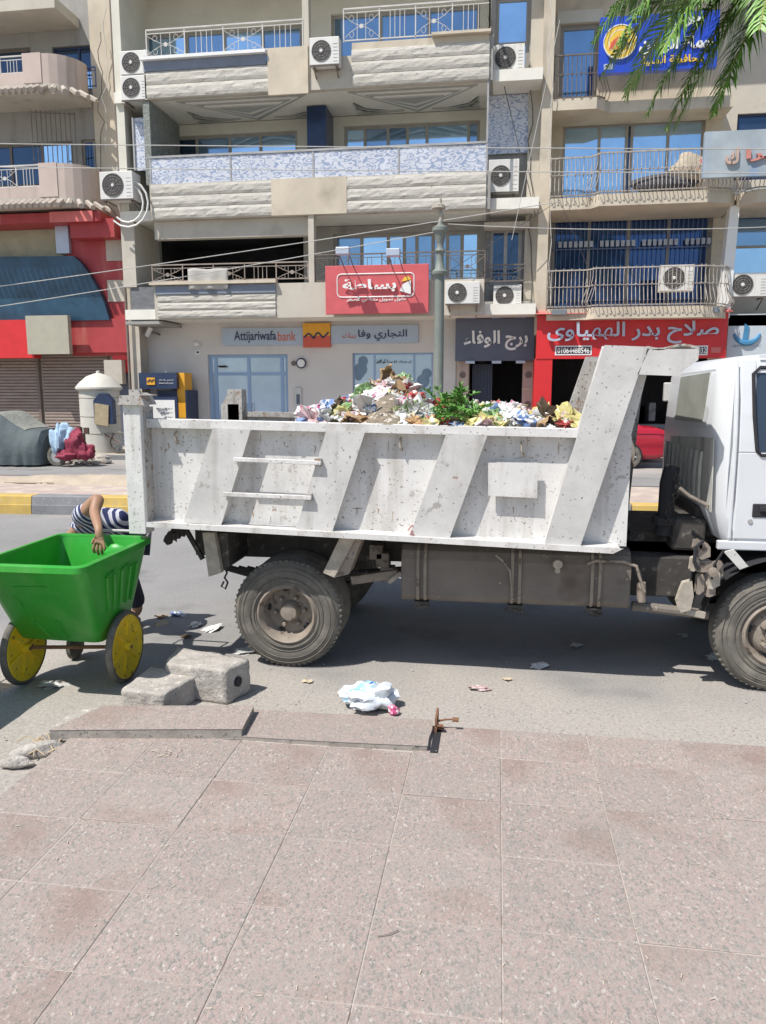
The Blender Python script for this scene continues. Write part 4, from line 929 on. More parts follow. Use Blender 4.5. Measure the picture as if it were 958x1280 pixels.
q=RX(74,283,90,318,YL-.3); MB().box(q[0],q[1],YL-.5,YL-.101,q[2],q[3]).build('pillar_stub',letg,lb)
# blue curved fascia
f_=lambda px,py:XZ(px,py,YL-.6)
pts=[f_(-160,322),f_(92,320)]+[f_(x,y) for x,y in ((101,328),(110,340),(118,353),(125,366),(131,380),(137,400))]+[f_(-160,404)]
MB().prism([(p[0],p[1]) for p in pts],YL-.6,YL-.36).build('blue_fascia',M('fascia_blue',(.02,.065,.115),.32,var=.4,scale=1.5,detail=8),lb)
MB().box(xl0,f_(137,400)[0]+.9,YL-.5,YL-.351,zl_(442,60),zl_(401,60)).build('red_board',pred,lb)
q=RX(-120,401,44,448,YL-.8); MB().box(q[0],q[1],YL-.9,YL-.502,q[2],q[3]).build('red_box',red,lb)
q=RX(38,395,90,443,YL-.9); MB().box(q[0],q[1],YL-1.1,YL-.903,q[2],q[3]).build('cream_box',M('cream_metal',(.4,.38,.3),.45,var=.06),lb)
# shutters with their slats
sz0,sz1_=.12,zl_(441,60,YL-.2)
sm=M('shutter_metal',(.3,.245,.215),.6,var=.1,streak=((.22,.17,.14),2,.5,.8)); sb=thing('shutter_set','','') ; bpy.data.objects.remove(sb)
me=None
for (a,b_) in ((-120,51),(54,137)):
    xa_,xb_=xl(a,500,YL-.15),xl(b_,500,YL-.15); h=.105; n=int((sz1_-sz0)/h)
    sh_=MB().box(xa_,xb_,YL-.05,YL-.01,sz0,sz1_).build('shutter',sm,lb)
    for k in range(n):
        z=sz0+k*h; m=MB(); m.prism([(YL-.06,z),(YL-.1,z+.02),(YL-.1,z+.08),(YL-.06,z+h-.004)],xa_,xb_,'x'); m.build('slat',sm,sh_)
MB().box(xl(51,500),xl(54,500),YL-.14,YL,sz0,sz1_).build('guide_rail',raild,lb)
MB().box(xl0,xl(137,500),YL+.0,YL+.1,0,sz1_+.4).box(xl(137,500)+.0,XL-.003,YL-.0,YL+.2,0,6.9).build('ground_wall',creamg,lb)
q=RX(143,440,165,500,YL-.3); MB().box(q[0],XL-.01,YL-.34,YL-.001,PY(155,466,YL).z,zl_(445,130)-.001).build('red_pillar',red,lb); MB().box(q[0]+.15,XL-.01,YL-.3,YL-.001,.12,PY(155,467,YL).z).build('dark_pillar',slate,lb)
q=RX(131,450,153,480,YL-.6); MB().box(q[0],q[1],YL-.62,YL-.35,q[2],q[3]).build('cream_panel',creamg,lb)
# downpipe at the joint
pp=XL+.02
o=MB().tube([(pp,YL-.75,13.8),(pp,YL-.75,7.2),(pp,YL-.75,.2)],.045,8).build('drain_pipe',M('pipe_brown',(.17,.14,.12),.7)); o.location=(0,0,0); tag(o,'brown drain pipe running down the joint left of the central block','drain pipe')
# ragged loose cables down the facade
def loose(px,py0,py1,Y,seed,label,mat=None,amp=.12,rr=.012):
    pts=[]; n=14
    for k in range(n+1):
        p=PY(px+ (mnoise.noise(Vector((k*.6,seed,0))))*10,py0+(py1-py0)*k/n,Y); pts.append((p.x,Y-.05*math.sin(k),p.z))
    cable(pts,label,mat or wirel,rr,group=None)
loose(688,0,385,YF-.4,1,'loose pale cable hanging down the joint beside the ornate balconies')
loose(664,90,390,YR-.3,2,'grey cable running down the pilaster right of the narrow bay',wire)
loose(132,0,190,YL-.4,3,'thin cable dangling on the cream pier left of the stacked air conditioners')
loose(126,40,215,YL-.35,4,'second thin cable tangled down the cream pier to the lone air conditioner',wire)
# hose loops at the left unit
for k,(rx,rz) in enumerate(((.55,.75),(.42,.6))):
    c=PY(168,250,YB-.1); pts=[(c.x-.2+rx*math.sin(t)*1.2,YB-.15,c.z-.1+rz*math.cos(t)*.9) for t in [i*math.pi/8 for i in range(1,11)]]
    cable(pts,['outer white hose looping from the left air conditioner','inner white hose looping from the left air conditioner'][k],acw,.03,'hose',group='hoses of the left air conditioner')
for k in range(2):
    pts=[PY(x,y,YL-.4) for x,y in (((176,150),(160,158),(153,175),(149,200),(147,215)) if k==0 else ((172,156),(158,166),(151,185),(146,214)))]
    cable(pts,['white hose bending down the pier to the left air conditioner','second white hose beside the first on the cream pier'][k],acw,.035,'hose',group='hoses of the left air conditioner')
# ================= TIPPER TRUCK =================
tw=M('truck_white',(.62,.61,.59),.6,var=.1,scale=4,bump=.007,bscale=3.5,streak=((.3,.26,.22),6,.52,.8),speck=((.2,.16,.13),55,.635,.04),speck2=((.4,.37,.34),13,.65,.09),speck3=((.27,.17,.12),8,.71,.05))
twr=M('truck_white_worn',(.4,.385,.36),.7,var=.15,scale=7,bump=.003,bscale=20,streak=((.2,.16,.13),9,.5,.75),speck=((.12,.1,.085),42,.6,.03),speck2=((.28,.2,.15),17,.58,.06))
ribm=M('truck_rib_grey',(.52,.51,.49),.55,var=.12,scale=5,bump=.003,bscale=10,speck3=((.26,.15,.1),6,.68,.05),speck2=((.34,.32,.3),11,.64,.07),streak=((.3,.275,.25),7,.55,.85),speck=((.17,.15,.13),45,.66,.03))
cabm=M('cab_white',(.62,.64,.66),.28,var=.03,scale=2,streak=((.5,.5,.48),4,.62,.85))
cabd=M('cab_dirty',(.5,.5,.46),.6,var=.16,scale=4,streak=((.22,.21,.18),6,.48,.72))
grime=M('underbody_grime',(.055,.05,.045),.85,var=.35,scale=8,bump=.003,speck=((.16,.14,.12),16,.6,.08))
tankm=M('tank_dust',(.16,.14,.12),.75,var=.16,scale=3,bump=.002,speck=((.1,.075,.06),2.2,.58,.1),speck2=((.3,.27,.23),30,.66,.04))
tyrem=M('tyre_rubber',(.13,.12,.105),.9,var=.18,scale=9,bump=.002,speck=((.22,.2,.165),6,.48,.2))
rimm=M('rim_dusty',(.26,.22,.18),.65,var=.2,scale=9,speck=((.13,.1,.08),16,.58,.06))
pale=M('pale_dirty_metal',(.38,.34,.28),.7,var=.25,scale=14,bump=.003)
YT0=5.0
tk=thing('tipper_truck','white tipper truck with a scratched ribbed side bed heaped with rubbish','truck',(-.3,6.0,0))
YP=5.12; bw=2.02; YE=YP+bw
def P2(px,py,Y=YP): return XZ(px,py,Y)
# --- bed ---
tl,tr=P2(180,530),P2(790,545); bl,br_=P2(180,655),P2(783,683)
bed=MB().prism([tl,tr,br_,bl],YP,YP+.025).build('bed_side',tw,tk)
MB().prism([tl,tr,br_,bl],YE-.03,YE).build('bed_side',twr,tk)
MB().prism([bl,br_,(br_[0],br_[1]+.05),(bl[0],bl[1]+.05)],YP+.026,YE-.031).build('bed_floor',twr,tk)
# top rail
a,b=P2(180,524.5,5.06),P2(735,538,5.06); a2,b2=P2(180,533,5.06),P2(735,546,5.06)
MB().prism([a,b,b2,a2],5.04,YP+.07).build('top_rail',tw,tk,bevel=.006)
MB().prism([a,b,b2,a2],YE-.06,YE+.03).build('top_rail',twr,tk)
# bottom ledge (lit shelf) with turned down lip
l0,l1=P2(178,650.5,4.97),P2(783,684,4.97)
MB().prism([(l0[0],l0[1]-.012),(l1[0]-.03,l1[1]-.012),(l1[0]-.08,l1[1]-.04),(l0[0],l0[1]-.04)],4.965,YP-.001).build('ledge',tw,tk,bevel=.004)
def rib(p,dep=.1,nm='rib',mat=None):
    q=[P2(x,y,YP-dep) for x,y in p]
    return MB().prism(q,YP-dep,YP-.001).build(nm,mat or ribm,tk,bevel=.006)
# lower ends rest on the ledge
rib([(267,536),(312,538),(276,655),(231,652)]); rib([(409,539),(455,541),(414,666),(371,662)]); rib([(559,543),(608,545),(561,673),(514,668)])
big=[P2(x,y,YP-.12) for x,y in ((757,433),(808,435),(724,683),(682,681))]
br=MB().prism(big,YP-.12,YP-.001).build('front_brace',ribm,tk,bevel=.008)
# rungs with little end tabs
for (xa_,ya,xb_,yb) in ((293,574,402,578.5),(280,617.5,390,622)):
    p,q=PY(xa_,ya,YP-.12),PY(xb_,yb,YP-.12)
    MB().bar((p.x,YP-.125,p.z),(q.x,YP-.125,q.z),.03,.028).build('rung',tw,tk,bevel=.003)
    MB().box(q.x-.045,q.x,YP-.135,YP-.102,q.z-.022,q.z+.028).build('rung_tab',twr,tk)
rr_=random.Random(9); rsm=M('rust_run',(.34,.24,.17),.85,var=.25,scale=20)
for k in range(26):
    px=rr_.uniform(190,700); top=rr_.random()<.5; y0_=rr_.uniform(536,560) if top else rr_.uniform(632,650); L_=rr_.uniform(5,16); p=PY(px,y0_,YP); w_=rr_.uniform(.002,.006); h_=L_*.0053
    MB().prism([(p.x-w_,p.z),(p.x+w_,p.z-.01),(p.x+w_*.4,p.z-h_),(p.x-w_*.3,p.z-h_*.9)],YP-.0015,YP-.0005).build('rust_run',rsm,tk)
for k in range(9):
    px=rr_.uniform(200,700); p=PY(px,rr_.uniform(560,640),YP); a=rr_.uniform(-.6,.6); L_=rr_.uniform(.02,.07)
    MB().bar((p.x,YP-.001,p.z),(p.x+L_*math.cos(a),YP-.001,p.z+L_*math.sin(a)),.003,.002).build('scratch',grime,tk)
# plate
q=[P2(x,y,YP-.06) for x,y in ((611,579),(672,579),(671,622),(611,619))]
MB().prism(q,YP-.065,YP-.055).build('number_plate_blank',tw,tk,bevel=.003); 
m=MB(); 
for x in (622,660): p=PY(x,600,YP-.03); m.box(p.x-.02,p.x+.02,YP-.054,YP-.001,p.z-.02,p.z+.02)
m.build('plate_mount',twr,tk)
# small hanging hooks
for x,y in ((219,540),(500,548),(652,553)):
    p=PY(x,y,YP-.04); MB().tube([(p.x,YP-.01,p.z),(p.x,YP-.05,p.z-.01),(p.x+.005,YP-.045,p.z-.06),(p.x+.012,YP-.02,p.z-.085),(p.x+.02,YP-.035,p.z-.06)],.007,5).build('hook',pale,tk)
p=PY(522,662,YP-.1); MB().tube([(p.x-.03,YP-.103,p.z+.03),(p.x-.06,YP-.103,p.z+.0),(p.x-.03,YP-.103,p.z-.01),(p.x-.06,YP-.103,p.z-.03),(p.x-.02,YP-.103,p.z-.035)],.004,4).build('paint_mark',M('paint_red',(.35,.05,.05),.6),tk)
# rear post
a=P2(153,505,4.96); b=P2(179,668,4.96)
rp=MB().box(a[0],P2(179,590,4.96)[0],4.96,5.1,b[1],a[1]).build('rear_post',tw,tk,bevel=.006)
MB().box(P2(179,590,4.96)[0]+.001,P2(186,590,5.05)[0],5.0,5.16,b[1]+.05,a[1]-.02).build('post_flange',twr,tk)
c=P2(149,506,4.95); d=P2(182,498,4.95)
MB().prism([(c[0],c[1]),(c[0]+.02,d[1]+.02),(d[0]-.03,d[1]+.02),(d[0],c[1])],4.93,5.12).build('hinge_block',twr,rp)
e=P2(160,503,4.95); g=P2(171,487,4.95)
MB().prism([(e[0],d[1]+.021),(e[0],g[1]),(g[0],g[1]),(g[0]+.02,d[1]+.021)],4.97,5.0).prism([(g[0]+.021,d[1]+.021),(g[0]+.021,g[1]-.02),(g[0]+.04,g[1]-.03),(g[0]+.1,d[1]+.021)],4.97,5.06).build('hinge_lug',twr,rp)
# far post and tailgate
MB().box(a[0],a[0]+.14,YE-.1,YE+.04,b[1],a[1]+.1).build('rear_post',twr,tk)
MB().box(a[0]+.03,a[0]+.08,5.11,YE-.12,bl[1]+.02,tl[1]-.1).build('tailgate',twr,tk)
# far hinge seen above the rail as a little open box
p=r(281,497,303,522,YE); MB().box(p[0],p[1],YE-.1,YE+.05,p[2]-.05,p[3]-.06).prism([(p[0],p[3]-.06),(p[1],p[3]-.06),(p[1]-.01,p[3]+.03),(p[0]+.05,p[3]+.03)],YE-.06,YE-.03).build('hinge_lug',twr,tk)
# headboard (front wall) and its side cheeks
h0=P2(790,545)[0]; ztop=P2(790,437)[1]
hb=MB().prism([P2(808,436,YP),P2(814,448,YP),P2(789,545,YP),P2(783,660,YP),P2(768,686,YP),P2(726,684,YP)],YP+.001,YP+.02).build('front_cheek',tw,tk)
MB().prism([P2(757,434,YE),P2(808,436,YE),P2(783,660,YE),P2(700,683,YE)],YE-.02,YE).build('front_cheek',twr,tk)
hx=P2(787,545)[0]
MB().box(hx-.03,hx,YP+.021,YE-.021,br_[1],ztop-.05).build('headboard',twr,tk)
# far diagonal brace whose dirty inner face shows over the heap
q=[P2(x,y,YE-.1) for x,y in ((733,446),(750,446),(727,540),(700,540))]
MB().prism(q,YE-.12,YE-.03).build('front_brace',twr,tk)
# cab protector
q0=P2(757,433,5.02); q1=P2(873,438,5.02)
x_a,x_b=q0[0],q1[0]; zc=q0[1]
pr=MB(); n=10
for i in range(n+1):
    x=x_a+.25+(x_b-x_a-.25)*i/n
    pr.v+=[(x,5.0,zc-.012*math.sin(i*.7)),(x,YE,zc-.012*math.sin(i*.9+1)),(x,5.0,zc-.012*math.sin(i*.7)-.015),(x,YE,zc-.012*math.sin(i*.9+1)-.015)]
for i in range(n): k=i*4; pr.f+=[(k,k+4,k+5,k+1),(k+2,k+3,k+7,k+6),(k,k+2,k+6,k+4),(k+1,k+5,k+7,k+3)]
pr.f+=[(0,1,3,2),(n*4,n*4+2,n*4+3,n*4+1)]
pr.build('cab_protector',twr,tk)
fz=P2(840,470,5.0)[1]
MB().prism([(x_a+.26,zc-.02),(x_b,zc-.02),(P2(873,450,5)[0],P2(873,450,5)[1]),(P2(845,471,5)[0],fz),(P2(797,468,5)[0],fz+.01)],5.0,5.012).build('protector_fascia',ribm,tk)
MB().box(hx-.03,hx,YP+.021,YE-.021,ztop-.049,zc-.03).build('protector_wall',twr,tk)
MB().prism([(x_a+.3,zc-.02),(x_b,zc-.02),(x_b-.1,fz+.1),(x_a+.3,fz)],YE-.02,YE-.008).build('protector_fascia',twr,tk)
# --- chassis ---
for yy in (5.62,6.5):
    MB().box(P2(245,690,yy)[0],3.7,yy,yy+.07,.72,.93).build('chassis_rail',grime,tk)
m=MB()
for x in (-1.9,-.9,-.2,.5,1.2,2.2): m.box(x,x+.09,5.691,6.5,.76,.9)
m.build('cross_member',grime,tk)
MB().box(-2.3,hx-.1,5.5,5.6,.95,1.02).box(-2.3,hx-.1,6.6,6.7,.95,1.02).build('bed_subframe',grime,tk)
MB().box(P2(255,700,5.45)[0],hx+.1,5.615,5.7,.931,1.03).build('inner_web',grime,tk)
q=[P2(x,y,5.15) for x,y in ((253,666),(268,666),(277,716),(261,721))]
MB().prism(q,5.15,5.2).build('rear_bracket',pale,tk); MB().prism([P2(x,y,5.22) for x,y in ((268,666),(286,666),(288,706),(276,716))],5.2001,5.75).build('rear_crossbeam',grime,tk)
p,q=PY(234,664,5.3),PY(254,699,5.3); MB().bar(p,q,.03).build('strut',grime,tk)
m=MB()
for k in range(5): m.blob(tuple(PY(212+k*5,672-k*3,5.25+.03*k)),(.035,.04,.05),k,.6,2,7,5)
m.build('rag',grime,tk)
m=MB().tube([PY(x,y,5.3) for x,y in ((281,708),(284,716),(281,722),(285,728),(282,736),(277,733),(280,727))],.008,5).build('hanging_wire',grime,tk)
# fender bracket in front of the tyre
q=[P2(x,y,5.08) for x,y in ((425,672),(445,672),(418,722),(404,716))]
MB().prism(q,5.08,5.1).build('fender_bracket',pale,tk)
q=[P2(x,y,5.1) for x,y in ((445,672),(452,676),(436,718),(418,722))]
MB().prism(q,5.1001,5.3).build('fender_web',rimm,tk)
# springs, axle, brake parts
for yy in (5.66,6.48):
    m=MB()
    for k in range(5): m.tube([(-1.5-.62+.07*k,yy,.62-.0*k),(-1.5,yy,.47+.0*k+.022*k),(-1.5+.62-.07*k,yy,.62)],.02,5)
    m.build('leaf_spring',grime,tk)
MB().tube([(-1.5,5.4,.41),(-1.5,6.8,.41)],.07,12).build('axle',grime,tk); MB().blob((-1.5,6.1,.42),(.2,.18,.19),amp=.03).build('differential',grime,tk,smooth=True)
MB().tube([(-1.4,6.1,.45),(-.3,6.1,.58),(1.4,6.1,.68)],.045,10).build('drive_shaft',grime,tk)
p,q=PY(440,725,5.4),PY(498,717,5.4); MB().bar(p,q,.05,.06).build('spring_hanger',rimm,tk)
for x,y in ((478,700),(484,718),(470,690)):
    p=PY(x,y,5.5); MB().box(p.x-.05,p.x+.05,5.5,5.62,p.z-.06,p.z+.05).build('hanger_plate',rimm,tk,bevel=.008)
MB().bar(PY(486,728,5.35),PY(502,716,5.35),.03).build('pipe_end',pale,tk)
# --- wheels ---
def wheel(cx,cz,yf,rad,wid,dual=False,front=False,yin=1):
    """outer face at yf, extends away in +y*yin"""
    s=yin; c=(cx,yf,cz)
    R0=rad; ri=rad*.545
    prof=[(ri,.02),(ri+.012,.004),(ri+.03,.0),(ri+.05,.006),(R0*.72,-.004),(R0*.84,.0),(R0*.9,.012),(R0*.935,.02),(R0*.955,.028),(R0*.985,.045),(R0,.06)]
    g=[]; nn=4
    for k in range(nn):
        a=.06+(wid-.12)*k/nn; bb=.06+(wid-.12)*(k+1)/nn
        g+=[(R0,a+.006),(R0,bb-.008),(R0-.011,bb-.006),(R0-.011,bb)]
    prof=prof+g+[(R0,wid-.06),(R0*.95,wid-.03),(R0*.8,wid),(ri,wid-.01)]
    t=MB().lathe([(a,b*s) for a,b in prof],c,'y',56).build('tyre',tyrem,tk,smooth=True)
    m=MB()          # tread lugs along the shoulder
    for k in range(60):
        th=2*math.pi*k/60; rr=R0*.985
        m.bar((cx+rr*.985*math.cos(th),yf+s*.03,cz+rr*.985*math.sin(th)),(cx+R0*math.cos(th)*.982,yf+s*.06,cz+R0*math.sin(th)*.982),.022,.012)
    m.build('tread_lugs',tyrem,t,kind='stuff')
    m=MB()          # raised rings of the sidewall
    for rr in (.6,.67,.8,.88): m.lathe([(R0*rr,-.001*s),(R0*rr+.003,-.006*s),(R0*rr+.006,-.001*s)],c,'y',56)
    m.build('sidewall_ring',tyrem,t)
    if front: dish=[(ri+.006,.012),(ri-.012,-.006),(ri-.03,.012),(ri-.045,.06),(ri-.05,.09),(ri*.78,.085),(ri*.68,.05),(ri*.55,.03),(ri*.36,.028),(ri*.34,-.02),(ri*.2,-.045),(0,-.05)]
    else: dish=[(ri+.006,.012),(ri-.012,-.006),(ri-.03,.015),(ri-.038,.1),(ri-.05,.125),(ri*.78,.13),(ri*.72,.128),(ri*.36,.13),(ri*.3,.07),(ri*.26,.055),(0,.05)]
    w_=MB().lathe([(a,b*s) for a,b in dish],c,'y',40).build('rim',rimm,tk,smooth=True)
    m=MB(); yb=.122 if not front else .062
    for k in range(5):
        th=2*math.pi*k/5+.5; rr=ri*.75; x,z=cx+rr*math.cos(th),cz+rr*math.sin(th)
        tx,tz=-math.sin(th),math.cos(th)
        m.bar((x-tx*.022,yf+s*(yb+.0),z-tz*.022),(x+tx*.022,yf+s*(yb+.0),z+tz*.022),.028,.012,up=(0,1,0))
    for k in range(5):
        m.build if 0 else None
    m.build('vent_holes',black,w_,kind='stuff')
    for k in range(6 if not front else 5):
        th=2*math.pi*k/(6 if not front else 5)+.1; rr=ri*.5; x,z=cx+rr*math.cos(th),cz+rr*math.sin(th); y0=(.13 if not front else .03)
        MB().lathe([(0,(y0-.045)*s),(.013,(y0-.045)*s),(.017,(y0-.03)*s),(.017,y0*s)],(x,yf,z),'y',6).build('wheel_nut',rimm,w_)
    if dual:
        off=wid+.04
        MB().lathe([(a,(b+off)*s) for a,b in prof],c,'y',40).build('tyre',tyrem,tk,smooth=True)
    return t
RW=.4
rc=PY(358,763.5,5.18); rc2=(rc.x,RW)
wheel(rc.x,RW,5.18,RW,.2,dual=True); wheel(rc.x,RW,7.0,RW,.2,dual=True,yin=-1)
fc=PY(973,794,5.2); wheel(fc.x,RW,5.2,RW,.21,front=True); wheel(fc.x,RW,6.95,RW,.21,front=True,yin=-1)
MB().tube([(fc.x,5.35,.4),(fc.x,6.8,.4)],.05,10).build('axle',grime,tk)
# --- fuel tank ---
x0_,x1_=P2(502,700,5.2)[0],P2(788,735,5.2)[0]; zt,zb=P2(640,687,5.2)[1],P2(640,757,5.2)[1]
prof=[(5.22,zb+.02),(5.2,zb+.05),(5.2,zt-.09),(5.225,zt-.03),(5.28,zt),(5.5,zt),(5.56,zt-.05),(5.56,zb+.05),(5.5,zb),(5.25,zb)]
tank=MB().prism(prof,x0_,x1_,'x').build('fuel_tank',tankm,tk,bevel=.006)
for px in (527,645,745):
    x=P2(px,730,5.19)[0]; m=MB(); 
    for dx in (-.025,.025): m.tube([(x+dx,y-(.012 if y<5.4 else -.012),z) for y,z in (prof[5],prof[4],prof[3],prof[2],prof[1],prof[0])],.012,6)
    m.build('tank_strap',rimm,tank)
    m=MB().box(x-.05,x+.05,5.21,5.26,zb-.03,zb-.001)
    for k in range(4): m.tube([(x-.045+.03*k,5.22,zb-.02),(x-.05+.03*k+.01*(k-2),5.21,zb-.04-.015*(k%2))],[.009,.006],5)
    m.blob((x+.01,5.22,zb-.035),(.035,.02,.018),px,.6)
    m.build('strap_bolt',grime,tank)
p=PY(697,704,5.19); MB().lathe([(0,-.06),(.03,-.06),(.034,-.04),(.026,-.03),(.026,0)],(p.x,5.2,p.z),'y',12).build('tank_cap',pale,tank); MB().lathe([(0,-.05),(.018,-.05),(.018,0)],(p.x,5.2,p.z-.045),'y',10).build('tank_valve',pale,tank)
MB().tube([PY(x,y,5.17) for x,y in ((620,694),(630,702),(638,714),(640,735),(641,750))],.008,5).build('tank_hose',rimm,tank)
MB().tube([PY(x,y,5.19) for x,y in ((734,705),(745,701),(780,702),(796,708),(800,722),(806,740))],.011,6).build('fuel_pipe',rimm,tk)
# gear between tank and cab
MB().box(P2(790,720,5.35)[0],P2(868,720,5.35)[0],5.4,5.6,.58,.86).build('battery_box',grime,tk,bevel=.01)
MB().tube([PY(790,757,5.3),PY(885,768,5.3)],.035,10).build('side_pipe',tankm,tk)
MB().tube([PY(x,y,5.25) for x,y in ((802,728),(802,752))],.03,8).build('filter',rimm,tk)
m=MB(); m.prism([P2(x,y,5.1) for x,y in ((856,730),(864,728),(866,745),(862,762),(852,764),(848,752),(852,740))],5.1,5.16).build('spring_shackle',pale,tk,bevel=.008)
MB().bar(PY(857,764,5.15),PY(881,769,5.15),.03,.04).build('step_bar',pale,tk)
for k,(x,y,a,b_) in enumerate(((880,688,.03,.045),(884,708,.055,.03),(892,722,.03,.06),(876,730,.018,.06),(868,704,.02,.04),(889,738,.022,.035),(872,680,.02,.025),(899,712,.02,.05))):
    p=PY(x,y,5.12); y0=5.1+.02*(k%2); m=MB().prism([(p.x-a,p.z-b_),(p.x-a*.3,p.z-b_*1.1),(p.x+a,p.z-b_*.7),(p.x+a*.9,p.z+b_*.5),(p.x+a*.3,p.z+b_),(p.x-a*.8,p.z+b_*.8)],y0,y0+.05)
    m.build('cab_mount_part',pale if k in (2,4) else rimm,tk,bevel=.008)
MB().lathe([(0,-.05),(.03,-.045),(.034,0),(0,0)],tuple(PY(890,714,5.1)),'y',12).build('cab_mount_bolt',rimm,tk)
m=MB().tube([PY(x,y,5.08) for x,y in ((880,676),(870,684),(868,702),(874,712))],.012,6).tube([PY(x,y,5.08) for x,y in ((905,688),(893,706),(890,724))],.008,5).build('cab_hose',black,tk)
MB().prism([P2(x,y,5.15) for x,y in ((905,690),(918,687),(936,708),(925,712))],5.15,5.17).build('mud_plate',ribm,tk)
MB().tube([PY(x,y,5.5) for x,y in ((842,582),(838,592),(835,604),(832,650),(828,668))],[.05,.055,.055,.055,.06],10).build('air_intake_pipe',black,tk)
MB().lathe([(.06,0),(.085,.01),(.085,.06),(.06,.07)],tuple(PY(830,656,5.5)),'z',14).build('pipe_clamp',black,tk)
m=MB()
for k in range(12): p=PY(845-.6*k+4*math.sin(k*.5),592+k*5.5,5.4); m.lathe([(.016,-.005),(.022,0),(.016,.005)],(p.x,5.4,p.z),'xyz'[k%2],8)
m.build('chain',grime,tk)
MB().tube([PY(x,y,5.3) for x,y in ((850,610),(862,620),(874,626),(885,632))],.012,6).build('cab_cable',rimm,tk)
m=MB().box(fc.x-1.05,fc.x+1.3,5.62,6.5,.55,.98).box(1.38,1.6,5.55,6.3,.98,1.2).build('engine',grime,tk,bevel=.02)
p=RX(838,650,880,690,5.5); MB().box(p[0],p[1],5.45,5.9,.9,1.12).build('engine_cover',grime,tk,bevel=.02)
MB().box(P2(788,660,5.6)[0],P2(880,660,5.6)[0],5.6,6.6,.931,1.0).build('deck_plate',grime,tk)
# wheel arch liner
MB().lathe([(.5,-.02),(.5,.45)],(fc.x,5.18,.42),'y',20,R(10),R(170)).build('wheel_arch',black,tk)
# --- cab ---
YC=5.25; XC=P2(905,560,YC)[0]; CL=1.72; CW=1.72
zr_=PY(930,441,YC+.1).z; zfl=PY(930,682,YC).z
# outline of the cab in side view, rear at the left
side=[(XC+.04,zfl+.02),(XC-.05,1.2),(XC-.05,1.7),(XC-.03,2.1),(XC+.015,2.17),(XC+.1,2.215),(XC+.3,zr_-.0),(XC+1.1,zr_+.01),(XC+1.38,zr_-.08),(XC+1.6,1.65),(XC+1.72,1.45),(XC+1.76,1.1),(XC+1.74,.8),(XC+1.2,.78),(XC+1.15,zfl),(XC+.4,zfl-.0)]
def loftcab():
    mb=MB(); ys=[0,.015,.04,.08,.14,CW-.14,CW-.08,CW-.04,CW-.015,CW]; n=len(side)
    cx,cz=XC+.8,1.5
    for y in ys:
        e=min(y,CW-y); k=max(0,1-e/.14); sh=1-.06*k**2.2
        tumble=0
        for x,z in side:
            t=max(0,(z-1.45)/.8); yy=y+( .11*t*t if y<CW/2 else -.11*t*t)*1.0*(1-min(1,e/.6))
            xx=cx+(x-cx)*(1-.07*k**2) if x>cx else x+ (.09*k**2)*(1 if x<XC+.45 else 0)
            zz=z-( .045*k**2 if z>1.9 else 0)
            mb.v.append((xx,YC+yy,zz))
    for i in range(len(ys)-1):
        for j in range(n): mb.f.append((i*n+j,(i+1)*n+j,(i+1)*n+(j+1)%n,i*n+(j+1)%n))
    mb.f.append(tuple(range(n))); mb.f.append(tuple(range(len(ys)*n-1,(len(ys)-1)*n-1,-1)))
    return mb
cab=loftcab().build('cab_body',cabm,tk,smooth=True,bevel=0)
# door as a proud skin with seams, on the near side
yd=YC-.002
def side_poly(pts,y,th,mat,name,parent,bev=0):
    """panel following the tumblehome of the cab side"""
    vs=[];n=len(pts)
    for o in (0,th):
        for px,py in pts:
            p=PY(px,py,YC); t=max(0,(p.z-1.45)/.8); vs.append((p.x,YC+.11*t*t+y+o,p.z))
    mb=MB().add(vs,[tuple(range(n)),tuple(range(2*n-1,n-1,-1))]+[(i,(i+1)%n,(i+1)%n+n,i+n) for i in range(n)])
    return mb.build(name,mat,parent,bevel=bev)
def grid_panel(x0,x1,zs,y,th,mat,name,parent):
    mb=MB(); m=len(zs)
    for o in (0,th):
        for z,xa__,xb__ in zs:
            t=max(0,(z-1.45)/.8)
            mb.v+=[(xa__,YC+.11*t*t+y+o,z),(xb__,YC+.11*t*t+y+o,z)]
    for i in range(m-1): 
        k=2*i; mb.f+=[(k,k+1,k+3,k+2),(k+2*m,k+2*m+2,k+2*m+3,k+2*m+1),(k,k+2,k+2*m+2,k+2*m),(k+1,k+1+2*m,k+3+2*m,k+3)]
    mb.f+=[(0,2*m,2*m+1,1),(2*m-2,2*m-1,4*m-1,4*m-2)]
    return mb.build(name,mat,parent,bevel=.006)
xd0=P2(924,560,YC)[0]; wx0=P2(946,520,YC)[0]; wz0=PY(950,566,YC).z; wz1=PY(955,466,YC).z; zdt=PY(930,449,YC).z
zz=[zfl+.04,1.1,1.25,1.45]
# door lower skin, pillar above left of the window, header above the window
door=grid_panel(0,0,[(z,xd0,XC+1.35) for z in (zfl+.045,1.1,1.3,wz0)],-.012,.014,cabm,'door',tk)
grid_panel(0,0,[(z,xd0,wx0+.02*(z<wz0+.08)) for z in (wz0+.001,wz0+.08,wz0+.25,wz1-.05,zdt)],-.012,.014,cabm,'door_pillar',tk)
grid_panel(0,0,[(z,wx0+.001,XC+1.2) for z in (wz1,(wz1+zdt)/2,zdt)],-.012,.014,cabm,'door_header',tk)
rear_q=grid_panel(0,0,[(z,XC+.06+.0*(z-1),xd0-.012) for z in (zfl+.045,1.2,1.45,1.7,1.95,zdt)],-.012,.014,cabm,'rear_quarter',tk)
side_poly([(946,467),(956,461),(1075,461),(1075,569),(952,569),(946,563)],-.003,.01,glass('cab_glass',(.05,.07,.1),.05,.3),'door_window',door)
m=MB(); w0=[(946,563),(944,520),(946,467),(955,459),(1075,459)]
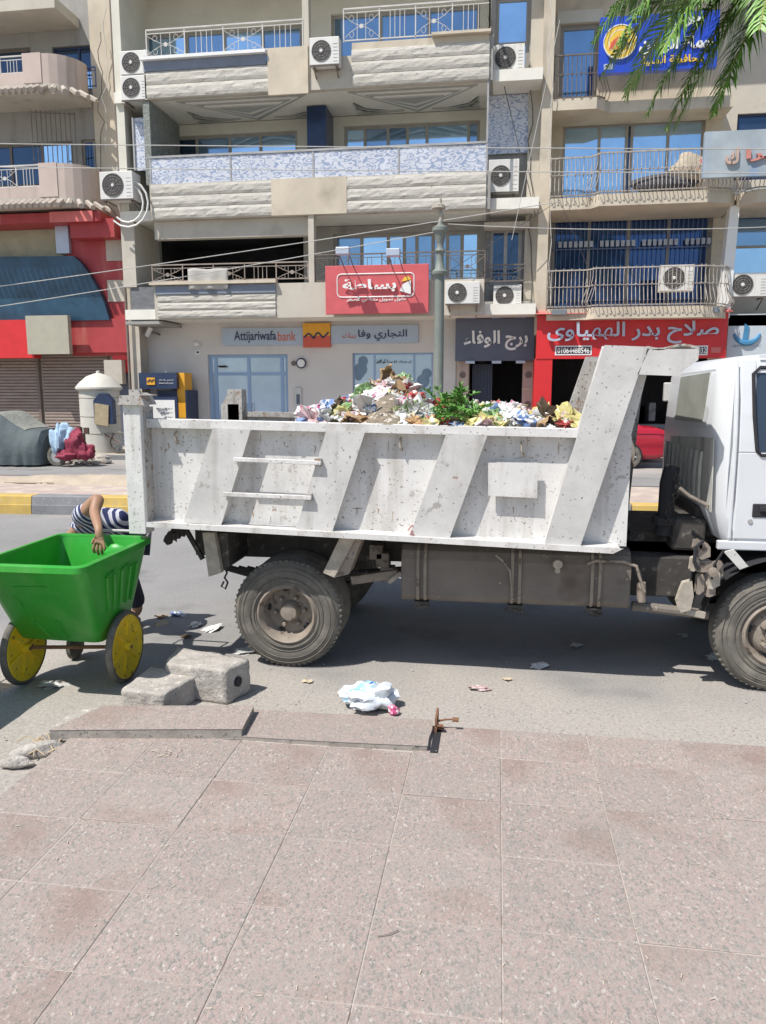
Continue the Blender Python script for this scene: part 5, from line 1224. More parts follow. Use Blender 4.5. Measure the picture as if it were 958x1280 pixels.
m.tube([(PY(x,y,YC).x,YC+.11*max(0,(PY(x,y,YC).z-1.45)/.8)**2-.014,PY(x,y,YC).z) for x,y in w0+[(1075,569),(951,569),(946,563)]],.012,6).build('window_seal',black,door)
p=PY(950,638,YC); MB().box(p.x-.05,p.x+.13,YC-.02,YC-.004,p.z-.045,p.z+.045).build('door_handle',black,door,bevel=.018); MB().box(p.x-.01,p.x+.12,YC-.035,YC-.021,p.z-.005,p.z+.03).build('handle_flap',black,door,bevel=.006)
p=PY(937,651,YC); MB().lathe([(0,-.008),(.014,-.008),(.016,0)],(p.x,YC-.012,p.z),'y',14).build('door_lock',alum,door)
# gutter strip and lower sill
m=MB().bar((XC+.2,YC+.075,zdt+.02),(XC+1.3,YC+.075,zdt+.02),.02,.02).build('gutter',cabm,tk)
MB().box(XC+.0,XC+1.1,YC-.015,YC+.03,zfl-.03,zfl+.03).build('sill',cabm,tk,bevel=.008)
# rear wall dress: window panel, ribs, dirt panel
def rearpt(px,py,dx=0):
    # intersects the rear wall plane x=XC-.13
    d=ray(px,py); t=(XC-.05+dx-CAM.x)/d.x; return CAM+d*t
def rear_panel(pts,dx,mat,name,th=.012,bev=.004):
    q=[rearpt(x,y) for x,y in pts]
    def wx(z):
        for i in range(len(side)-1):
            pass
        P_=[(zfl,XC+.04),(1.2,XC-.05),(1.7,XC-.05),(2.1,XC-.03),(2.17,XC+.015),(2.25,XC+.05)]
        for (za,xa__),(zb_,xb__) in zip(P_,P_[1:]):
            if z<=zb_: return xa__+(xb__-xa__)*(z-za)/(zb_-za)
        return XC+.05
    n=len(q); vs=[(wx(p.z)-dx,p.y,p.z) for p in q]+[(wx(p.z)-dx+th,p.y,p.z) for p in q]
    return MB().add(vs,[tuple(range(n)),tuple(range(2*n-1,n-1,-1))]+[(i,(i+1)%n,(i+1)%n+n,i+n) for i in range(n)]).build(name,mat,tk,bevel=bev)
rw=rear_panel([(850,472),(884,466),(879,527),(845,524)],.012,M('rear_glass_dirty',(.33,.34,.3),.45,var=.14,scale=4),'rear_window')
fr=rear_panel([(847,468),(888,462),(883,532),(842,529)],.006,cabm,'rear_window_frame',th=.008)
rear_panel([(839,545),(893,548),(889,640),(846,592)],.004,cabd,'rear_panel_dirt',th=.006)
for k in range(9):
    y=YC+.3+k*.14; MB().tube([(XC-.054,y,1.22),(XC-.062,y,1.32),(XC-.062,y,1.5),(XC-.056,y,1.58)],.012,6).build('pressed_rib',cabd,tk)
# mirror seen behind the cab
p=PY(838,490,6.9); MB().box(p.x-.05,p.x+.1,6.9,6.95,p.z-.08,p.z+.08).build('far_mirror',ribm,tk,bevel=.01)
MB().tube([(p.x,6.92,p.z-.1),(p.x+.02,6.92,p.z-.25),(p.x+.15,6.92,p.z-.35)],.02,6).build('mirror_arm',grime,tk)
# driver, mostly beyond the frame
skinm=M('skin',(.34,.19,.12),.55,var=.1,scale=6); hairm=M('hair_dark',(.012,.01,.009),.7)
# ================= RUBBISH HEAP =================
heap=thing('rubbish_heap','mixed rubbish heaped along the truck bed above its rail','rubbish',(-.9,6.0,1.1))
zt0=PY(450,532,5.3).z
mb=MB(); nx,ny=60,16; x0h,x1h=P2(362,530,5.4)[0],P2(732,540,5.4)[0]
def heapz(x,y):
    px_=(x-x0h)/(x1h-x0h); h=.18*math.exp(-((px_-.33)/.1)**2)+.07*math.exp(-((px_-.5)/.12)**2)+.05+.02*math.sin(px_*23)
    h*=min(1,px_/.08+.1)*min(1,(1-px_)/.05+.4); e=math.exp(-((y-5.75)/.55)**2)
    return zt0-.07+h*e*1.1+.03*mnoise.noise(Vector((x*5,y*5,0)))
for j in range(ny+1):
    for i in range(nx+1):
        x=x0h+(x1h-x0h)*i/nx; y=5.16+(YE-5.22)*j/ny; mb.v.append((x,y,heapz(x,y)-.02*(j in(0,ny))))
mb.f=[(j*(nx+1)+i,j*(nx+1)+i+1,(j+1)*(nx+1)+i+1,(j+1)*(nx+1)+i) for j in range(ny) for i in range(nx)]
mb.build('packed_rubbish',M('packed_rubbish',(.22,.18,.13),.9,var=.4,scale=14,bump=.02,bscale=20,speck=((.5,.45,.38),16,.6,.03),speck2=((.05,.04,.03),12,.62,.03)),heap)
def crump(seed,r_=(.09,.07,.06),amp=1.1,fr=2.3,nu=14,nv=10):
    mb=MB(); mb.blob((0,0,0),r_,seed,amp,fr,nu,nv)
    rr=random.Random(seed)
    mb.v=[(x+rr.uniform(-.007,.007),y+rr.uniform(-.007,.007),z+rr.uniform(-.007,.007)) for x,y,z in mb.v]
    return mb
def sheet(seed,w_=.16,h_=.12,amp=.05,n=7):
    mb=MB(); 
    for j in range(n+1):
        for i in range(n+1):
            u,v=i/n-.5,j/n-.5; q=Vector((u*2.5+seed,v*2.5,seed*1.7)); mb.v.append((u*w_+amp*.4*mnoise.noise(q*2),v*h_+amp*.4*mnoise.noise(q*2+Vector((5,5,5))),amp*mnoise.noise(q)+amp*.6*mnoise.noise(q*2.5)))
    mb.f=[(j*(n+1)+i,j*(n+1)+i+1,(j+1)*(n+1)+i+1,(j+1)*(n+1)+i) for j in range(n) for i in range(n)]
    return mb
plast=lambda nm,c,**k: M(nm,c,.35,var=.15,scale=8,bump=.004,bscale=30,**k)
TC=[('white plastic bag','white_bag',plast('bag_white',(.68,.68,.66)),'w'),('clear plastic film','plastic_film',plast('film_grey',(.5,.5,.48)),'w'),
 ('brown cardboard scrap','cardboard_scrap',M('cardboard_brown',(.33,.22,.12),.9,var=.2,scale=9),'s'),('yellow wrapper','wrapper',plast('wrap_yellow',(.55,.49,.2),speck=((.6,.58,.5),9,.6,.03)),'b'),
 ('pink wrapper','wrapper',plast('wrap_pink',(.52,.36,.36),speck=((.7,.66,.64),9,.55,.03)),'b'),('green bag','green_bag',plast('wrap_green',(.2,.33,.13),speck=((.6,.62,.5),9,.6,.03)),'b'),
 ('red wrapper','wrapper',plast('wrap_red',(.42,.08,.07),speck=((.7,.66,.6),10,.6,.03)),'b'),('tan paper','paper_scrap',M('paper_tan',(.5,.42,.3),.9,var=.15,scale=9),'s'),
 ('blue printed bag','blue_bag',plast('wrap_blue',(.14,.22,.42),speck=((.7,.7,.7),10,.52,.03)),'b'),('dark food waste','food_waste',M('food_waste',(.09,.06,.035),.8,var=.4,scale=12,bump=.006),'b'),
 ('orange peel and bread','food_scrap',M('food_orange',(.42,.26,.13),.8,var=.25,scale=12,bump=.006),'b'),('striped carrier bag','carrier_bag',plast('wrap_stripe',(.66,.64,.64),speck=((.55,.08,.2),14,.56,.02),stretch=(1,4,.3)),'b')]
proto={}
def trash(ci,x,y,z,s=1.,seed=0,rot=None,stuck=''):
    lab,nm,mt,kd=TC[ci]; k=(ci,seed%3)
    if k not in proto:
        mb=sheet(seed*3+ci,.2,.16,.09) if kd=='s' else crump(seed*5+ci,(.1,.08,.06),1.0 if kd=='b' else 1.3)
        o=mb.build(nm,mt); 
        if kd=='s': o.modifiers.new('s','SOLIDIFY').thickness=.004
        proto[k]=o
    else:
        o=proto[k].copy(); scn.collection.objects.link(o)
    o.location=(x,y,z); o.scale=(s,s,s*.85); o.rotation_euler=rot or (random.uniform(-.7,.7),random.uniform(-.7,.7),random.uniform(0,6.3))
    return o
rg=random.Random(3)
zones=[((370,430),(505,528),[0,8,5,2,3,11,7,0,4,9,5]),((430,520),(466,520),[2,6,10,7,3,2,8,7,11,0,9,10,7,4,5,2]),((400,520),(505,528),[1,8,1,5,11,9,0,2]),((500,560),(505,528),[1,5,6,3,6,8]),((560,640),(508,530),[3,3,5,3,8,2,0,4,6,7,3]),((620,715),(512,533),[0,11,3,0,2,8,4,7,5,10,9,0,6,7])]
def toppx(px):
    P_=[(366,524),(385,510),(410,500),(440,488),(455,470),(490,464),(515,472),(522,490),(545,500),(580,495),(640,502),(665,512),(700,514),(720,520)]
    for (a,ya),(b_,yb) in zip(P_,P_[1:]):
        if px<=b_: return ya+(yb-ya)*(px-a)/(b_-a)
    return 520
for zi,(xr_,yr_,cols) in enumerate(zones):
    n=[28,52,28,12,28,34][zi]
    for k in range(n):
        px=rg.uniform(*xr_); t_=toppx(px)+5; py=rg.uniform(t_,534); yd_=5.2+ (534-py)/60*.75+rg.uniform(0,.12)
        p=PY(px,py,yd_); ci=cols[k%len(cols)]
        o=trash(ci,p.x,yd_,p.z-.01,rg.uniform(.45,.85)*(1.5 if k%8==0 else 1),k)
        where=['at the left end of the heap','on the tall middle hump of the heap','low along the rail left of the greens','just left of the leafy greens','among the yellow scraps right of the greens','at the right end of the heap near the brace'][zi]
        o['label']=TC[ci][0]+' '+where; o['category']='rubbish'; o['group']=TC[ci][0]+' pieces '+where
# leafy green branches
gm=M('green_leaves',(.11,.27,.045),.5,var=.35,scale=9)
def leaf(mb,p,d,L,w_,up=Vector((0,0,1))):
    d=d.normalized(); s=d.cross(up); s=s.normalized() if s.length>.01 else Vector((1,0,0)); q=p+d*L*.5-Vector((0,0,L*.05)); e=p+d*L-Vector((0,0,L*.25))
    mb.add([p,q+s*w_,e,q-s*w_,q+Vector((0,0,w_*.4))],[(0,1,4),(1,2,4),(2,3,4),(3,0,4)])
gt=thing('leafy_branches','bright green leafy branches thrown on top of the rubbish heap','branches',(PY(565,505,5.6).x,5.6,zt0))
for k in range(36):
    a=0; px=rg.uniform(542,600); base=PY(px,rg.uniform(498 if px<585 else 512,528),5.25+rg.uniform(0,.35)); m=MB()
    d=Vector((rg.uniform(-.7,.5),rg.uniform(-.5,.3),rg.uniform(.1,1))).normalized(); L=rg.uniform(.12,.23)
    pts=[base+d*L*t-Vector((0,0,.06*t*t)) for t in (0,.33,.66,1)]; m.tube(pts,[.006,.005,.004,.002],4)
    for i in range(26):
        t=rg.uniform(.1,1); p=base+d*L*t-Vector((0,0,.06*t*t)); ld=(d+Vector((rg.uniform(-1,1),rg.uniform(-1,1),rg.uniform(-.6,.8)))).normalized()
        leaf(m,p,ld,rg.uniform(.03,.07),rg.uniform(.006,.011))
    m.build('branch',gm,gt)
gt2=thing('wilted_greens','paler wilted stalks lying just left of the bright green branches','branches',(PY(520,515,5.5).x,5.5,zt0))
gm2=M('pale_leaves',(.16,.26,.07),.6,var=.3,scale=9)
for k in range(12):
    base=PY(rg.uniform(505,545),rg.uniform(506,522),5.4); m=MB(); d=Vector((rg.uniform(-1,1),rg.uniform(-.4,.4),rg.uniform(-.1,.6))).normalized()
    for i in range(14): leaf(m,base+d*rg.uniform(0,.1),(d+Vector((rg.uniform(-1,1),rg.uniform(-1,1),rg.uniform(-.6,.8)))),rg.uniform(.03,.06),.005)
    m.build('stalk',gm2,gt2)
# ================= GREEN CART =================
cg=M('cart_green',(.028,.31,.03),.4,var=.14,scale=3,streak=((.09,.36,.07),5,.5,.8),bump=.0008,bscale=20,speck=((.12,.3,.1),11,.68,.05),speck2=((.25,.4,.2),40,.72,.03))
cy=M('cart_yellow',(.82,.58,.02),.5,var=.12,scale=8,speck=((.3,.2,.04),14,.62,.05))
def cart(label,dx=0,dy=0):
    t=thing('rubbish_cart',label,'cart',(-2.8+dx,4.6+dy,0),'green wheeled rubbish carts')
    H=.95
    # rims: front corners near the camera, back corners beyond
    top=[(-3.12,4.14),(-2.42,4.14),(-2.44,5.1),(-3.14,5.12)]; bot=[(-3.19,4.62),(-2.585,4.6),(-2.57,4.98),(-3.15,4.98)]
    def rnd(pts,rr,n=4):
        out=[]; m=len(pts)
        for i in range(m):
            p=Vector(pts[i]);a=(Vector(pts[i-1])-p).normalized();b=(Vector(pts[(i+1)%m])-p).normalized()
            for k in range(n+1):
                u=k/n; out.append(((p+a*rr)*(1-u)**2+p*2*u*(1-u)+(p+b*rr)*u*u))
        return [Vector((v.x+dx,v.y+dy)) for v in out]
    To=rnd(top,.07); Bo=rnd(bot,.06); n=len(To); zb=.33
    mb=MB(); lv=[0,.04,.2,.45,.7,.9,1.]
    for u in lv:
        for i in range(n):
            a,b=Bo[i],To[i]; bl_=u**.9; q=a.lerp(b,bl_); mb.v.append((q.x,q.y,zb+(H-zb)*u))
    L_=len(lv)
    cI=Vector((sum(v.x for v in To)/n,sum(v.y for v in To)/n))
    for u in reversed(lv[1:]):
        for i in range(n):
            a,b=Bo[i],To[i]; q=a.lerp(b,u**.9); q=q+(cI-q).normalized()*.02; mb.v.append((q.x,q.y,zb+(H-zb)*u+ (.0 if u<1 else 0)))
    T=2*L_-1
    for i in range(T-1):
        for j in range(n): mb.f.append((i*n+j,i*n+(j+1)%n,(i+1)*n+(j+1)%n,(i+1)*n+j))
    mb.f.append(tuple(range(n))[::-1]); mb.f.append(tuple((T-1)*n+j for j in range(n)))
    tub=mb.build('tub',cg,t,smooth=True)
    m=MB(); P_=[(v.x,v.y,H) for v in To]; o_=[(v-cI).normalized() for v in To]
    k=0
    prof=[(-.022,-.002),(-.018,.012),(.012,.014),(.03,.006),(.032,-.03),(.024,-.03),(.02,-.004)]
    for i in range(n):
        for a,b in prof: m.v.append((To[i].x+o_[i].x*a,To[i].y+o_[i].y*a,H+b))
    q=len(prof)
    for i in range(n):
        for j in range(q-1): m.f.append((i*q+j,i*q+j+1,((i+1)%n)*q+j+1,((i+1)%n)*q+j))
    m.build('rim_lip',cg,t,smooth=True)
    # raised ribs on the right side and faint moulded lines on the front
    m=MB()
    def sidept(v,u,out=.0):    # v along the right side, u height
        a=Vector(bot[1]).lerp(Vector(bot[2]),v); b=Vector(top[1]).lerp(Vector(top[2]),v); q=a.lerp(b,u**.9); return Vector((q.x+dx+out,q.y+dy,zb+(H-zb)*u))
    for v in (.3,.42,.55,.7,.82):
        m.tube([sidept(v,u,.004) for u in (.35,.55,.78)],.012,6)
    for v in (.3,.55):
        m.tube([sidept(v,.78,.004),sidept(v+.12,.8,.004)],.012,6)
    m.build('side_ribs',cg,t)
    m=MB()
    def fpt(v,u):
        a=Vector(bot[0]).lerp(Vector(bot[1]),v); b=Vector(top[0]).lerp(Vector(top[1]),v); q=a.lerp(b,u**.9); return (q.x+dx,q.y+dy-.002,zb+(H-zb)*u)
    for A,B in (((.25,.62),(.3,.2)),((.28,.74),(.62,.76)),((.58,.3),(.64,.06)),((.34,.28),(.42,.06))): m.tube([fpt(*A),fpt(*B)],.006,5)
    m.build('moulded_lines',cg,t,kind='stuff')
    # lettering pressed faintly by the rim
    # wheels
    def w(cx,cyy,rad=.25,nm='wheel'):
        ms=MB().lathe([(rad*.88,-.022),(rad*.93,-.024),(rad*.98,-.015),(rad,0),(rad*.98,.015),(rad*.93,.024),(rad*.88,.022)],(cx+dx,cyy+dy,rad),'x',40).build('tyre',tyrem,t,smooth=True)
        for sgn in (-1,1):
            pass
        wm=MB().lathe([(0,-.03),(.03,-.03),(.035,-.01),(rad*.7,-.006),(rad*.78,-.02),(rad*.885,-.02),(rad*.885,.02),(rad*.78,.02),(rad*.7,.006),(.035,.01),(.03,.04),(.012,.045),(0,.045)],(cx+dx,cyy+dy,rad),'x',40).build(nm,cy,t,smooth=True)
        for s_ in (-1,1):
            m=MB()
            for k in range(6):
                th=k*math.pi/3+.3; m.bar((cx+dx+s_*.01,cyy+dy+.05*math.cos(th),rad+.05*math.sin(th)),(cx+dx+s_*.01,cyy+dy+rad*.78*math.cos(th),rad+rad*.78*math.sin(th)),.02,.014)
            m.build('spokes',cy,wm)
            for k in range(8):
                th=k*math.pi/4; MB().lathe([(0,s_*.007),(.006,s_*.008),(.007,s_*.006)],(cx+dx,cyy+dy+rad*.6*math.cos(th),rad+rad*.6*math.sin(th)),'x',8).build('bolt_hole',rust,wm)
        MB().lathe([(0,.05),(.013,.05),(.014,.03)],(cx+dx,cyy+dy,rad),'x',10).build('axle_nut',rust,wm)
    w(-2.505,4.78); w(-3.17,4.64)
    MB().tube([(-3.17+dx,4.66+dy,.25),(-2.56+dx,4.76+dy,.25)],.014,8).build('axle',rust,t)
    MB().lathe([(0,-.03),(.08,-.03),(.1,-.015),(.1,.015),(.08,.03),(0,.03)],(-3.1+dx,5.15+dy,.1),'x',20).build('caster',tyrem,t,smooth=True)
    MB().box(-3.14+dx,-3.06+dx,5.02+dy,5.2+dy,.21,.36).build('caster_fork',grime,t)
    MB().tube([(-2.9+dx,5.1+dy,.9),(-2.9+dx,5.24+dy,.97),(-2.5+dx,5.24+dy,.97),(-2.5+dx,5.1+dy,.9)],.012,8).build('push_handle',railg,t)
    MB().blob((-2.62+dx,4.95+dy,.86),(.09,.04,.07),3,.2).build('lock_boss',cg,t,smooth=True)
    return t
cart('bright green tub cart with yellow wheels standing behind the truck')
cart('green tub cart copy added unseen beyond the left edge to cast the lower left shadow',-.85,-.95)  # unseen cart copy, added so that its shadow falls into view
# ================= WORKER =================
def worker():
    t=thing('person','man in a navy and white striped polo bending over the green cart','person',(-2.3,5.7,0))
    sh=PY(112,640,5.42); el=PY(124,622,5.28); wr=PY(124,662,5.0); 
    hip=PY(158,670,5.8); ch=PY(140,650,5.6); sh=PY(104,652,5.5); nk=PY(88,672,5.45); hd=PY(82,698,5.42)
    skm=skinm
    J=[(*hip,.15,.13),(*hip.lerp(ch,.5),.14,.12),(*ch,.17,.13),(*sh,.14,.11),(*nk,.065),(*hd,.09,.11),(hd.x-.03,hd.y,hd.z-.1,.07),
       (hip.x-.08,5.7,.8,.1),(hip.x-.1,5.62,.5,.07),(hip.x-.1,5.7,.12,.05),(hip.x-.18,5.62,.05,.04),
       (hip.x,5.92,.8,.1),(hip.x-.1,5.95,.5,.07),(hip.x-.05,6.05,.12,.05),(hip.x-.13,5.98,.05,.04),
       (sh.x+.05,5.38,sh.z+.05,.07),(el.x,el.y,el.z,.05),(el.x+.0,el.y-.08,(el.z+wr.z)/2,.043),(wr.x,wr.y,wr.z,.03),
       (sh.x,5.66,sh.z-.08,.07),(sh.x-.1,5.7,sh.z-.28,.045),(sh.x-.05,5.5,sh.z-.36,.035)]
    E_=[(0,1),(1,2),(2,3),(3,4),(4,5),(5,6),(0,7),(7,8),(8,9),(9,10),(0,11),(11,12),(12,13),(13,14),(3,15),(15,16),(16,17),(17,18),(3,19),(19,20),(20,21)]
    # hand: palm and fingers as continuation of the wrist
    pc=Vector((wr.x+.005,wr.y-.01,wr.z-.045)); k0=len(J); J.append((pc.x,pc.y,pc.z,.036,.022)); E_.append((18,k0))
    pc2=pc+Vector((.003,-.004,-.04)); J.append((*pc2,.042,.02)); E_.append((k0,k0+1))
    for i,(ox,L_) in enumerate(((-.036,.078),(-.013,.092),(.011,.088),(.033,.07))):
        b=len(J); J.append((pc2.x+ox,pc2.y-.006,pc2.z-.012,.0125)); J.append((pc2.x+ox*1.25,pc2.y-.014,pc2.z-.012-L_*.5,.0115)); J.append((pc2.x+ox*1.3+.004,pc2.y+.004,pc2.z-.012-L_*.95,.0095))
        E_+= [(k0+1,b),(b,b+1),(b+1,b+2)]
    b=len(J); J.append((pc.x-.035,pc.y-.01,pc.z-.02,.011)); J.append((pc.x-.05,pc.y-.02,pc.z-.055,.009)); E_+=[(k0,b),(b,b+1)]
    body=skin('body',skm,t,J,E_)
    # striped polo: torso and short sleeves
    sm=M('striped_polo',(.02,.03,.1),.85,var=.1,scale=8)
    n_=sm.node_tree.nodes;L=sm.node_tree.links;bs=n_['Principled BSDF']; src=bs.inputs['Base Color'].links[0].from_socket
    tc=n_.new('ShaderNodeTexCoord'); mp=n_.new('ShaderNodeMapping'); mp.inputs['Rotation'].default_value=(0,R(28),R(8)); L.new(tc.outputs['Object'],mp.inputs[0])
    wv=n_.new('ShaderNodeTexWave'); wv.inputs['Scale'].default_value=8.5; wv.inputs['Distortion'].default_value=1.2; wv.inputs['Detail'].default_value=1; wv.inputs['Detail Scale'].default_value=.8; L.new(mp.outputs[0],wv.inputs[0])
    mr=n_.new('ShaderNodeMapRange'); mr.inputs[1].default_value=.8; mr.inputs[2].default_value=.84; L.new(wv.outputs['Fac'],mr.inputs[0])
    wv2=n_.new('ShaderNodeTexWave'); wv2.inputs['Scale'].default_value=8.5; wv2.inputs['Distortion'].default_value=1.2; wv2.inputs['Detail'].default_value=1; wv2.inputs['Detail Scale'].default_value=.8; wv2.inputs['Phase Offset'].default_value=1.5; L.new(mp.outputs[0],wv2.inputs[0])
    mr2=n_.new('ShaderNodeMapRange'); mr2.inputs[1].default_value=.93; mr2.inputs[2].default_value=.95; L.new(wv2.outputs['Fac'],mr2.inputs[0])
    ad=n_.new('ShaderNodeMath'); ad.operation='MAXIMUM'; L.new(mr.outputs[0],ad.inputs[0]); L.new(mr2.outputs[0],ad.inputs[1])
    mx=n_.new('ShaderNodeMix'); mx.data_type='RGBA'; L.new(ad.outputs[0],mx.inputs[0]); L.new(src,mx.inputs[6]); mx.inputs[7].default_value=(.55,.56,.62,1); L.new(mx.outputs[2],bs.inputs['Base Color'])
    J2=[(*hip,.165,.15),(*hip.lerp(ch,.5),.165,.14),(*ch,.195,.15),(*sh,.165,.135),(*(sh.lerp(nk,.5)),.1),(sh.x+.05,5.38,sh.z+.05,.1),((sh.x+.05+el.x)/2,5.32,(sh.z+.05+el.z)/2,.085),(sh.x,5.66,sh.z-.08,.1),(sh.x-.07,5.69,sh.z-.2,.085)]
    skin('shirt',sm,t,J2,[(0,1),(1,2),(2,3),(3,4),(3,5),(5,6),(3,7),(7,8)])
    J3=[(*hip,.15,.14),(hip.x-.08,5.7,.78,.115),(hip.x-.1,5.62,.5,.09),(hip.x-.1,5.7,.14,.08),(hip.x,5.92,.78,.115),(hip.x-.1,5.95,.5,.09),(hip.x-.05,6.05,.14,.08)]
    skin('trousers',M('trousers_navy',(.03,.035,.06),.85,var=.2),t,J3,[(0,1),(1,2),(2,3),(0,4),(4,5),(5,6)])
    MB().blob((hd.x-.01,hd.y,hd.z+.03),(.11,.1,.11),2,.08).build('hair',hairm,t,smooth=True)
    for (x,y) in ((hip.x-.14,5.64),(hip.x-.09,5.98)): MB().blob((x-.05,y,.05),(.14,.055,.05),1,.1).build('shoe',black,t,smooth=True)
worker()
def driver():
    t=thing('person','driver in a blue shirt inside the truck cab, arm near the open window','person',(XC+.85,5.5,.9))
    e=PY(966,553,YC-.03); h=PY(962,520,YC-.02); x=h.x+.22; y=YC+.28; z=h.z
    J=[(x,y,z-.5,.14),(x,y,z-.2,.16),(x,y,z,.13),(x,y,z+.1,.05),(x,y,z+.24,.095),(x-.02,YC+.1,z-.02,.065),(e.x,e.y,e.z,.045),(h.x+.16,YC-.03,h.z-.13,.035),(h.x+.22,YC+.0,h.z-.1,.03)]
    skin('body',skinm,t,J,[(0,1),(1,2),(2,3),(3,4),(2,5),(5,6),(6,7),(7,8)])
    skin('shirt',M('shirt_blue',(.05,.09,.25),.85),t,[(x,y,z-.5,.16),(x,y,z-.2,.18),(x,y,z,.145),(x-.02,YC+.1,z-.02,.085),((e.x+x)/2-.02,YC+.02,(e.z+z)/2,.07)],[(0,1),(1,2),(2,3),(3,4)])
driver()
# ================= BLOCKS, BAG, LITTER =================
def block(corn,h,label,hole=False,seed=0,topt=None):
    cx=sum(p[0] for p in corn)/4; cy=sum(p[1] for p in corn)/4; n=12; mb=MB()
    def P_(u,v,w_):
        a=Vector(corn[0]).lerp(Vector(corn[1]),u); b=Vector(corn[3]).lerp(Vector(corn[2]),u); q=a.lerp(b,v); hh=h*(1+(topt or 0)*(u-.5)); x,y,z=q.x,q.y,w_*hh
        c=Vector((cx,cy,h/2)); p=Vector((x,y,z))
        e=sum(1 for s in (u,v,w_) if s<.07 or s>.93); 
        if e>=2: p=p.lerp(c,.02*(e-1))
        p+=(p-c).normalized()*(.009*mnoise.noise(p*9+Vector((seed,0,0)))+.008*mnoise.noise(p*32)*(1.6 if seed==2 and w_<.9 and v<.3 else 1))
        return p
    def face(f):
        k=len(mb.v)
        for j in range(n+1):
            for i in range(n+1): mb.v.append(tuple(f(i/n,j/n)))
        for j in range(n):
            for i in range(n): mb.f.append((k+j*(n+1)+i,k+j*(n+1)+i+1,k+(j+1)*(n+1)+i+1,k+(j+1)*(n+1)+i))
    face(lambda a,b:P_(a,b,1)); face(lambda a,b:P_(a,0,b)); face(lambda a,b:P_(1,a,b)); face(lambda a,b:P_(1-a,1,b)); face(lambda a,b:P_(0,1-a,b)); face(lambda a,b:P_(b,a,0))
    t=thing('concrete_block',label,'concrete block',(cx,cy,0),'rough concrete blocks in the gutter')
    o=mb.build('block',concrete,t,smooth=True)
    md=o.modifiers.new('w','WELD'); md.merge_threshold=.002
    if hole:
        a=P_(1.0,.45,.52); d=(Vector(corn[1])-Vector(corn[0])).normalized(); 
        m=MB(); 
        q=[];  sdir=(Vector(corn[2])-Vector(corn[1])).normalized()
        for k in range(14):
            th=k*2*math.pi/14; q.append((a.x+d.x*.014+sdir.x*.03*math.cos(th),a.y+d.y*.014+sdir.y*.03*math.cos(th),a.z+.034*math.sin(th)))
        m.add(q+[(x-d.x*.1,y-d.y*.1,z) for x,y,z in q],[tuple(range(14))]+[(i,(i+1)%14,(i+1)%14+14,i+14) for i in range(14)]).build('hole',black,t)
    return t
g0=lambda x,y,z=0: (PZ(x,y,z).x,PZ(x,y,z).y)
def top4(h,*pts): return [g0(x,y,h) for x,y in pts]
block(top4(.165,(151,861),(204,868),(249,843),(190,832)),.165,'smaller rough grey concrete block with a broken face, left of the pair',seed=2)
block(top4(.235,(206,829),(282,838),(313,823),(222,808)),.235,'larger pinkish concrete block with a round hole in its right face',hole=True,seed=5)
def bag():
    p=PZ(458,893,0); t=thing('plastic_bag','white plastic bag with blue print lying in the road by the loose slab','plastic bag',(p.x,p.y+.08,0))
    bm_=M('bag_print',(.66,.69,.72),.3,var=.08,scale=8,bump=.006,bscale=22,speck=((.02,.07,.42),6,.62,.02),speck2=((.3,.58,.75),4,.57,.04))
    m=MB().blob((p.x,p.y+.1,.075),(.17,.13,.085),9,.5,2.,30,20)
    m.v=[(x+.02*mnoise.noise(Vector((x*22,y*22,z*22))),y+.02*mnoise.noise(Vector((x*22+9,y*22,z*22))),max(.003,z+.025*mnoise.noise(Vector((x*25,y*25,5))))) for x,y,z in m.v]
    m.build('bag',bm_,t,smooth=True)
    m=MB().blob((p.x+.17,p.y+.02,.03),(.035,.03,.03),4,.6); m.build('pink_wrapper',plast('wrap_pink2',(.5,.08,.2),speck=((.7,.6,.6),30,.5,.05)),t)
bag()
lit=[((599,862),4,.55,'flat magenta wrapper on the road right of the plastic bag','wrapper'),((674,834),0,.5,'small white scrap standing at the edge of the truck shadow','paper scrap'),((634,850),7,.3,'tiny cream scrap near the white scrap','paper scrap'),((222,769),8,.75,'pale blue card lying in the shade by the rear tyre','paper scrap'),((202,772),2,.5,'brown scrap beside the pale blue card','rubbish'),((245,782),0,.55,'crumpled white tissue in the cart shadow','paper scrap'),((266,787),0,.7,'torn white cup closest to the rear tyre','cup'),((203,781),7,.6,'tan paper below the brown scrap','paper scrap'),((308,815),1,.75,'clear crumpled plastic at the foot of the rear tyre','plastic film'),((67,857),1,.75,'small grey-white film in front of the left cart wheel','plastic film'),((385,853),7,.35,'thin cream curl of paper below the rear tyre','paper scrap'),((233,797),9,.4,'dark scrap in the cart shadow','rubbish'),((720,808),1,.45,'pale flat strip in the truck shadow','plastic film'),((892,823),0,.45,'white strip touching the front tyre','paper scrap'),((855,796),1,.4,'thin grey strip in the shade behind the front wheel','plastic film')]
for (px,py),ci,s,lab,cat in lit:
    p=PZ(px,py,0); o=trash(ci,p.x,p.y,.012,s,random.randint(0,2),(random.uniform(-.2,.2),random.uniform(-.2,.2),random.uniform(0,6))); o.scale=(s,s,s*.3)
    if 'wrapper' in lab: o.scale=(.6,.4,.2)
    tag(o,lab,cat)
